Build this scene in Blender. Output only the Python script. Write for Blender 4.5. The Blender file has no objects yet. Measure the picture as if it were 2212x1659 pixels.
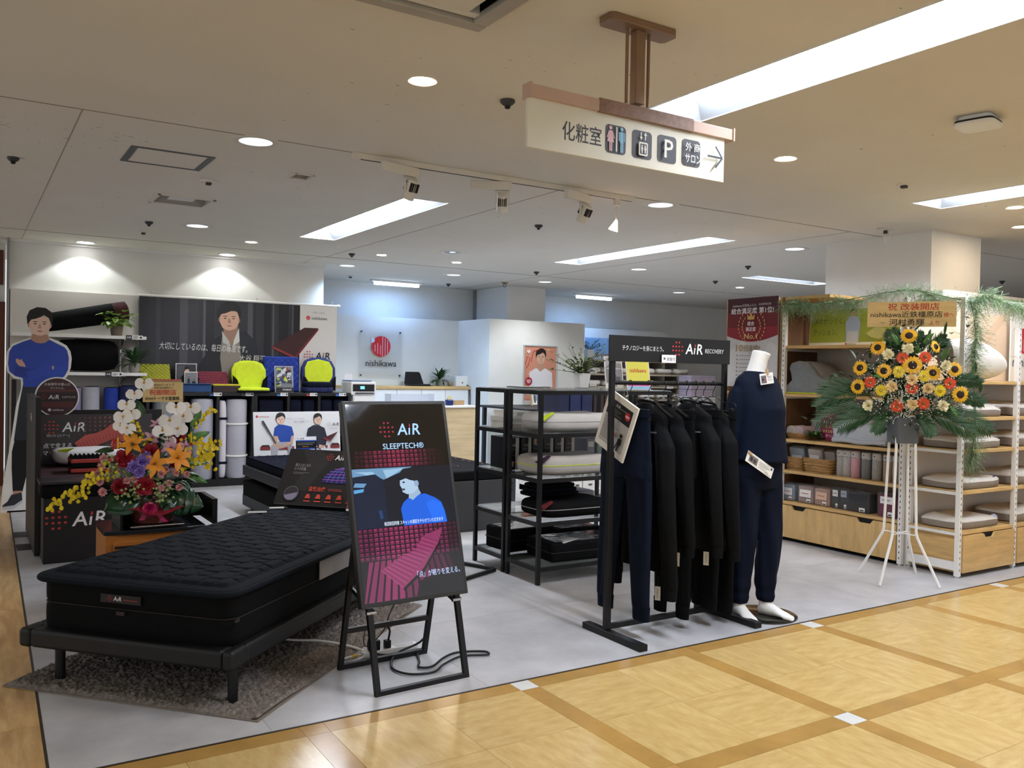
import bpy, bmesh, math, random
from mathutils import Matrix, Vector, noise
random.seed(7)
SC = bpy.context.scene
COL = SC.collection
R = math.radians
PI = math.pi

# ------------------------------------------------------------------ camera
cam_d = bpy.data.cameras.new('camera')
cam = bpy.data.objects.new('camera', cam_d)
COL.objects.link(cam)
cam_d.sensor_fit = 'HORIZONTAL'
cam_d.sensor_width = 36.0
cam_d.lens = 36.0 * 1875.16 / 2212.0
cam_d.clip_start = 0.05
cam_d.clip_end = 100.0
YAW, PITCH, ROLL = 0.562436, 0.0158265, 0.0197312
_f = Vector((math.sin(YAW) * math.cos(PITCH), math.cos(YAW) * math.cos(PITCH), -math.sin(PITCH)))
_r = Vector((math.cos(YAW), -math.sin(YAW), 0.0))
_u = _r.cross(_f)
_r2 = _r * math.cos(ROLL) + _u * math.sin(ROLL)
_u2 = -_r * math.sin(ROLL) + _u * math.cos(ROLL)
cam.matrix_world = Matrix(((_r2.x, _u2.x, -_f.x, 0.0), (_r2.y, _u2.y, -_f.y, 0.0), (_r2.z, _u2.z, -_f.z, 1.40), (0, 0, 0, 1)))
SC.camera = cam

# ------------------------------------------------------------------ world, exposure
W = bpy.data.worlds.new('world')
SC.world = W
W.use_nodes = True
W.node_tree.nodes['Background'].inputs[0].default_value = (0.97, 0.985, 1.0, 1)
W.node_tree.nodes['Background'].inputs[1].default_value = 0.28
SC.view_settings.view_transform = 'Standard'
SC.view_settings.look = 'None'
SC.view_settings.gamma = 1.0
SC.view_settings.use_curve_mapping = False
SC.view_settings.exposure = 1.45
SC.cycles.use_denoising = True
SC.cycles.max_bounces = 8
SC.cycles.diffuse_bounces = 4
SC.cycles.glossy_bounces = 4
SC.cycles.transparent_max_bounces = 12
SC.cycles.caustics_reflective = False
SC.cycles.caustics_refractive = False
SC.cycles.sample_clamp_indirect = 6.0

# lamp strengths (the lamps themselves are built with their fittings)
TUBE_W = 66.0          # W per 2.5 m fluorescent trough
DOWN_W = 34.0          # corridor downlight
WASH_W = 6.0          # wall washer
SPOT_W = 22.0          # track spot
BATTEN_W = 2.6
COOL = (0.93, 0.97, 1.0)
WARM = (1.0, 0.80, 0.56)
BLUE = (0.26, 0.50, 1.0)

# ------------------------------------------------------------------ colour and materials
def lin(c):
    if isinstance(c, str):
        c = c.lstrip('#')
        c = tuple(int(c[i:i + 2], 16) / 255 for i in (0, 2, 4))
    return tuple(v / 12.92 if v <= 0.04045 else ((v + 0.055) / 1.055) ** 2.4 for v in c)

_MATS = {}
def mat(name, col='#808080', rough=0.5, metal=0.0, spec=0.5, var=0.0, vscale=6.0, stretch=(1, 1, 1),
        bump=0.0, bscale=80.0, coat=0.0, emis=None, estr=0.0, trans=0.0, ior=1.45, alpha=1.0, sheen=0.0, rnd=0.0, mottle=None):
    if name in _MATS:
        return _MATS[name]
    m = bpy.data.materials.new(name)
    m.use_nodes = True
    nt = m.node_tree
    N, L = nt.nodes, nt.links
    b = N['Principled BSDF']
    c = lin(col)
    b.inputs['Base Color'].default_value = (*c, 1)
    b.inputs['Roughness'].default_value = rough
    b.inputs['Metallic'].default_value = metal
    b.inputs['Specular IOR Level'].default_value = spec
    b.inputs['IOR'].default_value = ior
    if coat:
        b.inputs['Coat Weight'].default_value = coat
        b.inputs['Coat Roughness'].default_value = 0.08
    if sheen:
        b.inputs['Sheen Weight'].default_value = sheen
    if trans:
        b.inputs['Transmission Weight'].default_value = trans
    if alpha < 1:
        b.inputs['Alpha'].default_value = alpha
    if emis is not None:
        b.inputs['Emission Color'].default_value = (*lin(emis), 1)
        b.inputs['Emission Strength'].default_value = estr
    tc = N.new('ShaderNodeTexCoord')
    mp = N.new('ShaderNodeMapping')
    mp.inputs['Scale'].default_value = stretch
    L.new(tc.outputs['Object'], mp.inputs['Vector'])
    last = None
    if var > 0 or mottle:
        nz = N.new('ShaderNodeTexNoise')
        nz.inputs['Scale'].default_value = vscale
        nz.inputs['Detail'].default_value = 4.0
        nz.inputs['Roughness'].default_value = 0.6
        if rnd:
            oi = N.new('ShaderNodeObjectInfo')
            cm = N.new('ShaderNodeVectorMath'); cm.operation = 'ADD'
            ml = N.new('ShaderNodeMath'); ml.operation = 'MULTIPLY'; ml.inputs[1].default_value = 37.0
            L.new(oi.outputs['Random'], ml.inputs[0])
            L.new(mp.outputs[0], cm.inputs[0]); L.new(ml.outputs[0], cm.inputs[1])
            L.new(cm.outputs[0], nz.inputs['Vector'])
        else:
            L.new(mp.outputs[0], nz.inputs['Vector'])
        rp = N.new('ShaderNodeValToRGB')
        d = [max(0, v * (1 - var)) for v in c]
        h = [min(1, v * (1 + var)) for v in c]
        if mottle:
            h = lin(mottle)
        rp.color_ramp.elements[0].position = 0.32
        rp.color_ramp.elements[1].position = 0.68
        rp.color_ramp.elements[0].color = (*d, 1)
        rp.color_ramp.elements[1].color = (*h, 1)
        L.new(nz.outputs['Fac'], rp.inputs[0])
        last = rp.outputs[0]
        if rnd:
            hs = N.new('ShaderNodeHueSaturation')
            mr = N.new('ShaderNodeMapRange')
            mr.inputs['To Min'].default_value = 1 - rnd; mr.inputs['To Max'].default_value = 1 + rnd
            L.new(oi.outputs['Random'], mr.inputs['Value'])
            L.new(mr.outputs[0], hs.inputs['Value'])
            L.new(last, hs.inputs['Color'])
            last = hs.outputs[0]
        L.new(last, b.inputs['Base Color'])
    if bump > 0:
        n2 = N.new('ShaderNodeTexNoise')
        n2.inputs['Scale'].default_value = bscale
        n2.inputs['Detail'].default_value = 3.0
        L.new(mp.outputs[0], n2.inputs['Vector'])
        bp = N.new('ShaderNodeBump')
        bp.inputs['Strength'].default_value = bump
        bp.inputs['Distance'].default_value = 0.004
        L.new(n2.outputs['Fac'], bp.inputs['Height'])
        L.new(bp.outputs[0], b.inputs['Normal'])
    _MATS[name] = m
    return m

def print_mat(name, rough=0.45, estr=0.0, spec=0.4, coat=0.0):
    """flat print or picture: colours come from the 'Col' attribute of the printed shapes"""
    if name in _MATS:
        return _MATS[name]
    m = bpy.data.materials.new(name)
    m.use_nodes = True
    N, L = m.node_tree.nodes, m.node_tree.links
    b = N['Principled BSDF']
    a = N.new('ShaderNodeVertexColor')
    a.layer_name = 'Col'
    L.new(a.outputs[0], b.inputs['Base Color'])
    b.inputs['Roughness'].default_value = rough
    b.inputs['Specular IOR Level'].default_value = spec
    if coat:
        b.inputs['Coat Weight'].default_value = coat
        b.inputs['Coat Roughness'].default_value = 0.04
    if estr:
        L.remove(b.inputs['Base Color'].links[0]); b.inputs['Base Color'].default_value = (.004, .004, .005, 1)
        L.new(a.outputs[0], b.inputs['Emission Color'])
        b.inputs['Emission Strength'].default_value = estr
    _MATS[name] = m
    return m

# ------------------------------------------------------------------ mesh building
class MB:
    def __init__(s):
        s.v = []; s.f = []; s.M = None
    def add(s, vs, fs):
        o = len(s.v)
        if s.M is not None:
            vs = [s.M @ Vector(p) for p in vs]
        s.v.extend([tuple(p) for p in vs])
        s.f.extend([tuple(i + o for i in f) for f in fs])
        return s
    def box(s, x0, x1, y0, y1, z0, z1):
        return s.add([(x0, y0, z0), (x1, y0, z0), (x1, y1, z0), (x0, y1, z0), (x0, y0, z1), (x1, y0, z1), (x1, y1, z1), (x0, y1, z1)],
                     [(0, 3, 2, 1), (4, 5, 6, 7), (0, 1, 5, 4), (1, 2, 6, 5), (2, 3, 7, 6), (3, 0, 4, 7)])
    def cbox(s, cx, cy, cz, sx, sy, sz):
        return s.box(cx - sx / 2, cx + sx / 2, cy - sy / 2, cy + sy / 2, cz - sz / 2, cz + sz / 2)
    def bar(s, p0, p1, w, h=None, up=(0, 0, 1)):
        """square bar from p0 to p1"""
        h = w if h is None else h
        p0 = Vector(p0); p1 = Vector(p1)
        d = (p1 - p0).normalized()
        u = Vector(up)
        if abs(d.dot(u)) > 0.97:
            u = Vector((0, 1, 0))
        sd = d.cross(u).normalized(); u = sd.cross(d).normalized()
        a = sd * w / 2; b = u * h / 2
        q = [p0 - a - b, p0 + a - b, p0 + a + b, p0 - a + b]
        q += [p + (p1 - p0) for p in q]
        return s.add(q, [(0, 1, 2, 3), (7, 6, 5, 4), (0, 4, 5, 1), (1, 5, 6, 2), (2, 6, 7, 3), (3, 7, 4, 0)])
    def tube(s, pts, r, n=8, closed=False, caps=True):
        pts = [Vector(p) for p in pts]
        k = len(pts)
        rs = r if isinstance(r, (list, tuple)) else [r] * k
        rings = []
        prev = None
        for i, p in enumerate(pts):
            if closed:
                t = pts[(i + 1) % k] - pts[i - 1]
            else:
                t = pts[min(i + 1, k - 1)] - pts[max(i - 1, 0)]
            if t.length < 1e-9:
                t = Vector((0, 0, 1))
            t.normalize()
            if prev is None:
                a = Vector((0, 0, 1)) if abs(t.z) < 0.9 else Vector((1, 0, 0))
                u = t.cross(a).normalized()
            else:
                u = prev - t * prev.dot(t)
                if u.length < 1e-6:
                    u = t.orthogonal()
                u.normalize()
            prev = u
            w = t.cross(u)
            rings.append([p + (u * math.cos(2 * PI * j / n) + w * math.sin(2 * PI * j / n)) * rs[i] for j in range(n)])
        return s.loft(rings, caps=caps and not closed, loop=closed)
    def cyl(s, p0, p1, r, n=16, r2=None, caps=True):
        return s.tube([p0, p1], [r, r if r2 is None else r2], n, caps=caps)
    def loft(s, rings, caps=True, loop=False):
        n = len(rings[0]); k = len(rings)
        vs = [p for rg in rings for p in rg]
        fs = []
        for i in range(k if loop else k - 1):
            a = i * n; b = ((i + 1) % k) * n
            for j in range(n):
                fs.append((a + j, a + (j + 1) % n, b + (j + 1) % n, b + j))
        if caps:
            fs.append(tuple(range(n - 1, -1, -1)))
            fs.append(tuple(range((k - 1) * n, k * n)))
        return s.add(vs, fs)
    def lathe(s, prof, n=24, c=(0, 0, 0), sx=1.0, sy=1.0, caps=True):
        rings = [[(c[0] + r * sx * math.cos(2 * PI * j / n), c[1] + r * sy * math.sin(2 * PI * j / n), c[2] + z) for j in range(n)] for r, z in prof]
        return s.loft(rings, caps=caps)
    def grid(s, fn, nu, nv):
        vs = [fn(i / nu, j / nv) for j in range(nv + 1) for i in range(nu + 1)]
        fs = [(j * (nu + 1) + i, j * (nu + 1) + i + 1, (j + 1) * (nu + 1) + i + 1, (j + 1) * (nu + 1) + i) for j in range(nv) for i in range(nu)]
        return s.add(vs, fs)
    def prism(s, poly, z0, z1):
        """polygon in xy extruded along z"""
        n = len(poly)
        vs = [(p[0], p[1], z0) for p in poly] + [(p[0], p[1], z1) for p in poly]
        fs = [tuple(range(n - 1, -1, -1)), tuple(range(n, 2 * n))] + [(i, (i + 1) % n, n + (i + 1) % n, n + i) for i in range(n)]
        return s.add(vs, fs)
    def ball(s, c, rx, ry=None, rz=None, n=12, m=8):
        ry = rx if ry is None else ry; rz = rx if rz is None else rz
        return s.lathe([(max(1e-4, math.sin(PI * i / m)), -math.cos(PI * i / m) * rz) for i in range(m + 1)], n, c, rx, ry)
    def soft(s, c, sx, sy, sz, e1=0.5, e2=0.35, n=24, m=10, droop=0.0, wob=0.0, seed=0):
        """cushion-like superellipsoid"""
        rings = []
        def pw(v, e):
            return math.copysign(abs(v) ** e, v)
        for i in range(m + 1):
            ph = -PI / 2 + PI * i / m
            rg = []
            for j in range(n):
                th = 2 * PI * j / n
                x = pw(max(1e-3, math.cos(ph)), e1) * pw(math.cos(th), e2) * sx / 2
                y = pw(max(1e-3, math.cos(ph)), e1) * pw(math.sin(th), e2) * sy / 2
                z = pw(math.sin(ph), e1) * sz / 2
                rr = max(abs(x) / (sx / 2), abs(y) / (sy / 2))
                z -= droop * rr * rr
                p = Vector((x, y, z))
                if wob:
                    p += Vector((0, 0, 1)) * wob * noise.noise(p * 5 + Vector((seed, seed, 0)))
                rg.append((c[0] + p.x, c[1] + p.y, c[2] + p.z))
            rings.append(rg)
        return s.loft(rings)
    def mesh(s, name):
        me = bpy.data.meshes.new(name)
        me.from_pydata(s.v, [], s.f)
        me.update()
        return me

def link(name, me, m=None, parent=None, smooth=False, bevel=0.0, sub=0, loc=None, rot=None, seg=2, flat=30):
    o = bpy.data.objects.new(name, me)
    COL.objects.link(o)
    if m is not None and not me.materials:
        me.materials.append(m)
    if parent is not None:
        o.parent = parent
    if loc is not None:
        o.location = loc
    if rot is not None:
        o.rotation_euler = rot
    if smooth:
        for p in me.polygons:
            p.use_smooth = True
        if not sub:
            me.set_sharp_from_angle(angle=R(50))
    if bevel:
        b = o.modifiers.new('bevel', 'BEVEL'); b.width = bevel; b.segments = seg; b.limit_method = 'ANGLE'; b.angle_limit = R(flat)
    if sub:
        d = o.modifiers.new('sub', 'SUBSURF'); d.levels = sub; d.render_levels = sub
    return o

def fused(name, mb, m, parent, voxel=0.009, it=6):
    """overlapping lofts melted into one continuous surface"""
    o = link(name, mb.mesh(name), m, parent)
    r = o.modifiers.new('remesh', 'REMESH'); r.mode = 'VOXEL'; r.voxel_size = voxel; r.use_smooth_shade = True
    q = o.modifiers.new('smooth', 'SMOOTH'); q.iterations = it; q.factor = 0.5
    return o

def part(name, mb, m, parent=None, **k):
    return link(name, mb.mesh(name), m, parent, **k)

def tag(o, label=None, cat=None, group=None, kind=None):
    if label: o['label'] = label
    if cat: o['category'] = cat
    if group: o['group'] = group
    if kind: o['kind'] = kind
    return o

def thing(name, label, cat, loc=(0, 0, 0), rot=(0, 0, 0), group=None):
    o = bpy.data.objects.new(name, None)
    o.empty_display_size = 0.05
    COL.objects.link(o)
    o.location = loc
    o.rotation_euler = rot
    return tag(o, label, cat, group)

def struct(name, mb, m, parent=None, **k):
    o = part(name, mb, m, parent, **k)
    if parent is None:
        o['kind'] = 'structure'
    return o

def dup(o, parent=None):
    c = o.copy()
    COL.objects.link(c)
    if parent is not None:
        c.parent = parent
    for ch in list(o.children):
        dup(ch, c)
    return c

FACE_CAM = (R(90), 0, 0)            # local x right, y up, z towards -Y
FACE_LEFT = (R(90), 0, R(-90))      # a face that looks towards -X

# ------------------------------------------------------------------ lettering and flat print
_TXT = {}
def glyphs(s, bold=0.0, res=2):
    k = (s, bold, res)
    if k not in _TXT:
        cu = bpy.data.curves.new('t', 'FONT')
        cu.body = s
        cu.resolution_u = res
        cu.fill_mode = 'FRONT'
        cu.offset = bold
        ob = bpy.data.objects.new('t', cu)
        me = bpy.data.meshes.new_from_object(ob)
        vs = [(v.co.x, v.co.y) for v in me.vertices]
        fs = [tuple(p.vertices) for p in me.polygons]
        bpy.data.objects.remove(ob); bpy.data.curves.remove(cu); bpy.data.meshes.remove(me)
        _TXT[k] = (vs, fs)
    return _TXT[k]

class Print:
    """flat coloured shapes stacked a fraction of a millimetre apart, in local x (right), y (up)"""
    def __init__(s, step=0.0004, z=0.0005):
        s.v = []; s.f = []; s.c = []; s.z = z; s.step = step
    def _add(s, pts, faces, col):
        o = len(s.v)
        c = lin(col)
        s.v.extend([(p[0], p[1], s.z) for p in pts])
        s.f.extend([tuple(i + o for i in f) for f in faces])
        s.c.extend([c] * len(faces))
        s.z += s.step
        return s
    def poly(s, pts, col):
        return s._add(pts, [tuple(range(len(pts)))], col)
    def rect(s, x0, x1, y0, y1, col):
        return s.poly([(x0, y0), (x1, y0), (x1, y1), (x0, y1)], col)
    def rrect(s, x0, x1, y0, y1, r, col, n=4):
        pts = []
        for cx, cy, a0 in ((x1 - r, y0 + r, -90), (x1 - r, y1 - r, 0), (x0 + r, y1 - r, 90), (x0 + r, y0 + r, 180)):
            for i in range(n + 1):
                a = R(a0 + 90 * i / n)
                pts.append((cx + r * math.cos(a), cy + r * math.sin(a)))
        return s.poly(pts, col)
    def disc(s, cx, cy, rx, col, ry=None, n=28):
        ry = rx if ry is None else ry
        return s.poly([(cx + rx * math.cos(2 * PI * i / n), cy + ry * math.sin(2 * PI * i / n)) for i in range(n)], col)
    def line(s, pts, w, col):
        """polyline with constant width"""
        P = [Vector((p[0], p[1])) for p in pts]
        lft = []; rgt = []
        for i, p in enumerate(P):
            t = (P[min(i + 1, len(P) - 1)] - P[max(i - 1, 0)])
            t.normalize()
            nrm = Vector((-t.y, t.x)) * w / 2
            lft.append(p + nrm); rgt.append(p - nrm)
        n = len(P)
        return s._add([tuple(p) for p in lft + rgt], [(i, n + i, n + i + 1, i + 1) for i in range(n - 1)], col)
    def many(s, rects, col):
        pts = []; fs = []
        for x0, x1, y0, y1 in rects:
            o = len(pts)
            pts += [(x0, y0), (x1, y0), (x1, y1), (x0, y1)]
            fs.append((o, o + 1, o + 2, o + 3))
        return s._add(pts, fs, col)
    def text(s, st, x, y, h, col, w=None, bold=0.0, align='l', shear=0.0, rot=0.0):
        """h is the em size; w squeezes the line to that width"""
        vs, fs = glyphs(st, bold)
        if not vs:
            return s
        x0 = min(v[0] for v in vs); x1 = max(v[0] for v in vs)
        sx = h if w is None else w / max(1e-6, x1 - x0)
        wd = (x1 - x0) * sx
        ox = {'l': 0, 'c': -wd / 2, 'r': -wd}[align]
        cr, sr = math.cos(rot), math.sin(rot)
        out = []
        for a, b in vs:
            px = (a - x0) * sx + ox + shear * b * h; py = b * h
            out.append((x + px * cr - py * sr, y + px * sr + py * cr))
        return s._add(out, fs, col)
    def blobs(s, items):
        for cx, cy, rx, ry, col in items:
            s.disc(cx, cy, rx, col, ry, 14)
        return s
    def air(s, x, y, h, white='#e8e8e8', red='#c0393f', dots=True):
        """dotted cross followed by the word AiR, cap height h, lower left of the word at x, y"""
        if dots:
            q = h * 0.155; g = h * 0.40
            x0 = x - g * 4 - h * 0.12; yc = y + h / 2
            rr = []
            for r_ in range(4):
                for c_ in range(4):
                    if (r_ in (0, 3)) and (c_ in (0, 3)):
                        continue
                    px = x0 + c_ * g; py = yc + (1.5 - r_) * g
                    rr.append((px, px + q * 1.25, py - q / 2, py + q / 2))
            s.many(rr, red)
        e = h / 0.686
        s.text('A', x, y, e, white, bold=0.012, shear=0.12)
        s.poly([(x + h * 1.12, y), (x + h * 1.27, y), (x + h * 1.35, y + h * 0.62), (x + h * 1.20, y + h * 0.62)], white)
        s.poly([(x + h * 1.22, y + h * 0.70), (x + h * 1.36, y + h * 0.70), (x + h * 1.40, y + h * 0.98), (x + h * 1.26, y + h * 0.98)], red)
        s.text('R', x + h * 1.52, y, e, white, bold=0.012, shear=0.12)
        return s
    def obj(s, name, m, parent, loc=None, rot=None):
        me = bpy.data.meshes.new(name)
        me.from_pydata(s.v, [], s.f)
        at = me.color_attributes.new('Col', 'FLOAT_COLOR', 'CORNER')
        i = 0
        buf = []
        for p, c in zip(me.polygons, s.c):
            buf.extend([c[0], c[1], c[2], 1.0] * p.loop_total)
        at.data.foreach_set('color', buf)
        me.update()
        return link(name, me, m, parent, loc=loc, rot=rot)

PRINT = print_mat('printed ink')
GLOSSPRINT = print_mat('glossy printed ink', rough=0.25)
# ------------------------------------------------------------------ common materials
WALL = mat('white painted wall', '#dcdbd5', 0.75, var=0.03, vscale=3, bump=0.05, bscale=200)
PANEL = mat('warm grey laminate panel', '#cfcac3', 0.6, var=0.03, vscale=2)
PILLARM = mat('pillar paint', '#e8e6e1', 0.8, var=0.03, vscale=2, bump=0.05, bscale=150)
BLACK = mat('matt black steel', '#0d0d0f', 0.42, spec=0.45, var=0.15, vscale=20)
BLACKLAM = mat('black laminate', '#121112', 0.5, var=0.12, vscale=8)
WHITEM = mat('white enamel', '#e6e5e1', 0.4, var=0.02, vscale=5)
CREAM = mat('cream plastic', '#d9d3c6', 0.5, var=0.03, vscale=5)
CHROME = mat('brushed chrome', '#c9c9cc', 0.22, metal=1.0, var=0.08, vscale=30)
DARKHOLE = mat('dark recess', '#0b0b0b', 0.8, var=0.2, vscale=5)
OAK = mat('light oak laminate', '#c9a56b', 0.5, var=0.16, vscale=5, stretch=(1, 1, 7), bump=0.03)
OAKY = mat('oak board', '#cda96f', 0.5, var=0.15, vscale=4, stretch=(6, 1, 6))
OAKX = mat('oak board lengthwise', '#cda96f', 0.5, var=0.15, vscale=4, stretch=(1, 6, 6))
PAPER = mat('white card', '#eceae4', 0.6, var=0.02, vscale=10)
CLEAR = mat('clear acrylic', '#f6fbff', 0.05, trans=1.0, ior=1.1, alpha=0.12)
GLASS = mat('pale glass', '#e6f2ee', 0.03, trans=0.9, ior=1.15, alpha=0.5)
GREYTILE = mat('grey concrete vinyl tile', '#aeadae', 0.33, spec=0.4, var=0.05, vscale=3.5, mottle='#c3c2c3', rnd=0.015)
TILE = mat('cream marbled tile', '#c7a667', 0.2, spec=0.5, var=0.05, vscale=9, stretch=(1, 3, 1), rnd=0.03, mottle='#d3b67a')
STRIP = mat('amber strip tile', '#b08a4c', 0.2, spec=0.5, var=0.12, vscale=5, rnd=0.05)
WHITETILE = mat('white inlay tile', '#d8d8d4', 0.2, spec=0.5, var=0.05, vscale=6)
PLANK = mat('honey oak plank', '#c69a60', 0.3, var=0.2, vscale=3, stretch=(8, 1.2, 1), rnd=0.08, mottle='#dcb880')
REDWOOD = mat('red brown wood', '#5a2c18', 0.45, var=0.2, vscale=4, stretch=(6, 6, 1))
JOINT = mat('floor joint', '#6b6660', 0.7, var=0.1)

def fissured(name, col):
    m = mat(name, col, 0.9, var=0.02, vscale=1.5)
    N, L = m.node_tree.nodes, m.node_tree.links
    b = N['Principled BSDF']
    tc = N.new('ShaderNodeTexCoord'); mp = N.new('ShaderNodeMapping')
    mp.inputs['Scale'].default_value = (14, 48, 1)
    L.new(tc.outputs['Object'], mp.inputs['Vector'])
    nz = N.new('ShaderNodeTexNoise'); nz.inputs['Scale'].default_value = 1.0; nz.inputs['Detail'].default_value = 2
    L.new(mp.outputs[0], nz.inputs['Vector'])
    n2 = N.new('ShaderNodeTexNoise'); n2.inputs['Scale'].default_value = 0.8
    L.new(tc.outputs['Object'], n2.inputs['Vector'])
    ad = N.new('ShaderNodeMath'); ad.operation = 'ADD'
    ml = N.new('ShaderNodeMath'); ml.operation = 'MULTIPLY'; ml.inputs[1].default_value = 0.35
    L.new(n2.outputs['Fac'], ml.inputs[0]); L.new(nz.outputs['Fac'], ad.inputs[0]); L.new(ml.outputs[0], ad.inputs[1])
    gt = N.new('ShaderNodeMath'); gt.operation = 'GREATER_THAN'; gt.inputs[1].default_value = 0.965
    L.new(ad.outputs[0], gt.inputs[0])
    mx = N.new('ShaderNodeMixRGB'); mx.inputs['Color2'].default_value = (*lin('#6a5d4c'), 1)
    src = b.inputs['Base Color'].links[0].from_socket
    L.new(src, mx.inputs['Color1']); L.new(gt.outputs[0], mx.inputs['Fac']); L.new(mx.outputs[0], b.inputs['Base Color'])
    return m
CEILM = fissured('rock wool ceiling board', '#dfd9cd')

# ------------------------------------------------------------------ floor
fl = MB().box(-3, 16, -3, 13, -0.08, -0.004)
floor = struct('floor', fl, JOINT)
G = 0.9655
gx0, gy0 = 1.972, 3.268
def quadmesh(name, w, d, t=0.006, gap=0.0007):
    return MB().box(-w / 2 + gap, w / 2 - gap, -d / 2 + gap, d / 2 - gap, -t, 0).mesh(name)
gme = quadmesh('floor_tile', G, G)
gme.materials.append(GREYTILE)
def left_edge(y):
    return 0.192 + 0.0183 * y
for i in range(-2, 11):
    for j in range(0, 10):
        xc = gx0 + (i + 0.5) * G; yc = gy0 + (j + 0.5) * G
        if xc + G / 2 < 0.3:
            continue
        if xc - G / 2 < 0.4:
            xa = left_edge(yc - G / 2); xb = left_edge(yc + G / 2); x1 = xc + G / 2
            o = part('floor_tile', MB().prism([(xa, yc - G / 2 + .0007), (x1 - .0007, yc - G / 2 + .0007), (x1 - .0007, yc + G / 2 - .0007), (xb, yc + G / 2 - .0007)], -0.006, 0), GREYTILE, floor)
            continue
        link('floor_tile', gme, None, floor, loc=(xc, yc, 0))
# dark border strip between the two floors
part('edge_strip', MB().box(0.2, 14, 3.258, 3.268, -0.005, 0.0006), mat('dark edge strip', '#3a332b', 0.5, var=0.1), floor)
part('edge_strip', MB().prism([(left_edge(3.2) - .006, 3.2), (left_edge(3.2) + .004, 3.2), (left_edge(12) + .004, 12), (left_edge(12) - .006, 12)], -0.005, 0.0007), mat('dark edge strip'), floor)
# marbled corridor tiles: strips on a 0.966 m grid, inlay squares on every other crossing
P = 0.966; sx0, sy0 = 2.118, 3.206; sw = 0.096
fw = (P - sw) / 2
tme = quadmesh('corridor_tile', fw, fw); tme.materials.append(TILE)
sme = quadmesh('strip_tile', P - sw, sw); sme.materials.append(STRIP)
wme = quadmesh('inlay_tile', sw, sw); wme.materials.append(WHITETILE)
cme = quadmesh('strip_crossing_tile', sw, sw); cme.materials.append(STRIP)
for i in range(-3, 10):
    for j in range(0, 4):
        x = sx0 + i * P; y = sy0 - j * P
        link('inlay_tile' if (i + j) % 2 == 0 else 'strip_tile', wme if (i + j) % 2 == 0 else cme, None, floor, loc=(x, y, 0))
        link('strip_tile', sme, None, floor, loc=(x + P / 2, y, 0))
        link('strip_tile', sme, None, floor, loc=(x, y - P / 2, 0), rot=(0, 0, PI / 2))
        for a in range(2):
            for b in range(2):
                link('corridor_tile', tme, None, floor, loc=(x + sw / 2 + fw * (a + .5), y - sw / 2 - fw * (b + .5), 0), rot=(0, 0, PI / 2 * ((a + b + i) % 2)))
# oak planks of the side aisle
pme = quadmesh('floor_plank', 0.30, 0.92); pme.materials.append(PLANK)
for i in range(5):
    for j in range(11):
        yc = 3.3 + j * 0.92 + (0.37 * i) % 0.92
        link('floor_plank', pme, None, floor, loc=(left_edge(yc) - 0.006 - 0.15 - 0.30 * i, yc, 0), rot=(0, 0, -0.0183))
# two dark inlay strips on the floor by the display bench
for y in (8.0, 7.45):
    part('dark_strip_tile', MB().box(0.335, 0.52, y - 0.14, y + 0.11, 0, 0.0012), mat('charcoal tile', '#2b2b2d', 0.45, var=0.1), floor)

# ------------------------------------------------------------------ ceiling with openings
TROUGHS = [(2.83, 3.19, 0.80, 3.29), (2.83, 3.19, 6.05, 8.54), (5.93, 6.29, 5.985, 8.51), (5.93, 6.29, 1.42, 3.89), (8.75, 10.2, 7.9, 8.2)]
VENTS = [(1.24, 1.675, 7.10, 7.52), (1.87, 2.005, 5.75, 5.92)]
CASS = [(0.92, 1.60, 2.16, 2.84)]
def holes_grid(mb, x0, x1, y0, y1, z, holes):
    xs = sorted({x0, x1} | {v for h in holes for v in h[:2]})
    ys = sorted({y0, y1} | {v for h in holes for v in h[2:]})
    for a, b in zip(xs, xs[1:]):
        for c, d in zip(ys, ys[1:]):
            mx, my = (a + b) / 2, (c + d) / 2
            if any(h[0] < mx < h[1] and h[2] < my < h[3] for h in holes):
                continue
            mb.add([(a, c, z), (a, d, z), (b, d, z), (b, c, z)], [(0, 1, 2, 3)])
    return mb
cl = holes_grid(MB(), -3, 16, -3, 13, 2.7, TROUGHS + VENTS + CASS)
ceiling = struct('ceiling', cl, CEILM)
part('ceiling_slab', MB().box(-3, 16, -3, 13, 2.95, 3.0), PANEL, ceiling)
for y in (4.99, 9.9):
    part('board_joint', MB().box(-3, 16, y - .002, y + .002, 2.697, 2.7), mat('board joint', '#8b8273', 0.8, var=0.05), ceiling)
for x in (0.5, 3.6, 6.7):
    part('board_joint', MB().box(x - .0015, x + .0015, 4.99, 12.4, 2.698, 2.7), mat('board joint'), ceiling)

# ------------------------------------------------------------------ walls
struct('wall_left', MB().box(0.39, 3.88, 10.73, 10.85, 0, 2.7), WALL)
struct('wall_left_return', MB().box(3.78, 3.88, 10.85, 12.45, 0, 2.7), WALL)
struct('trim_1', MB().box(0.39, 3.88, 10.70, 10.73, 2.672, 2.7), WHITEM)
struct('trim_2', MB().box(0.372, 0.39, 10.66, 10.86, 0, 2.7), mat('grey edge profile', '#8e8f90', 0.4, var=0.05))
struct('wall_back', MB().box(3.88, 15, 12.45, 12.55, 0, 2.7), WALL)
struct('wall_right', MB().box(14.9, 15, 2, 12.45, 0, 2.7), WALL)
struct('wall_partition_logo', MB().box(3.88, 6.65, 12.12, 12.2, 0, 2.165), WALL)
struct('wall_partition_return', MB().box(6.62, 6.70, 11.24, 12.12, 0, 2.165), WALL)
struct('wall_partition_front', MB().box(6.62, 8.39, 11.16, 11.24, 0, 2.165), WALL)
struct('wall_partition_back', MB().box(8.2, 11.0, 12.15, 12.23, 0, 2.165), WALL)
struct('trim_3', MB().box(7.06, 7.085, 12.38, 12.45, 2.1, 2.7), mat('grey edge profile'))
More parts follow.
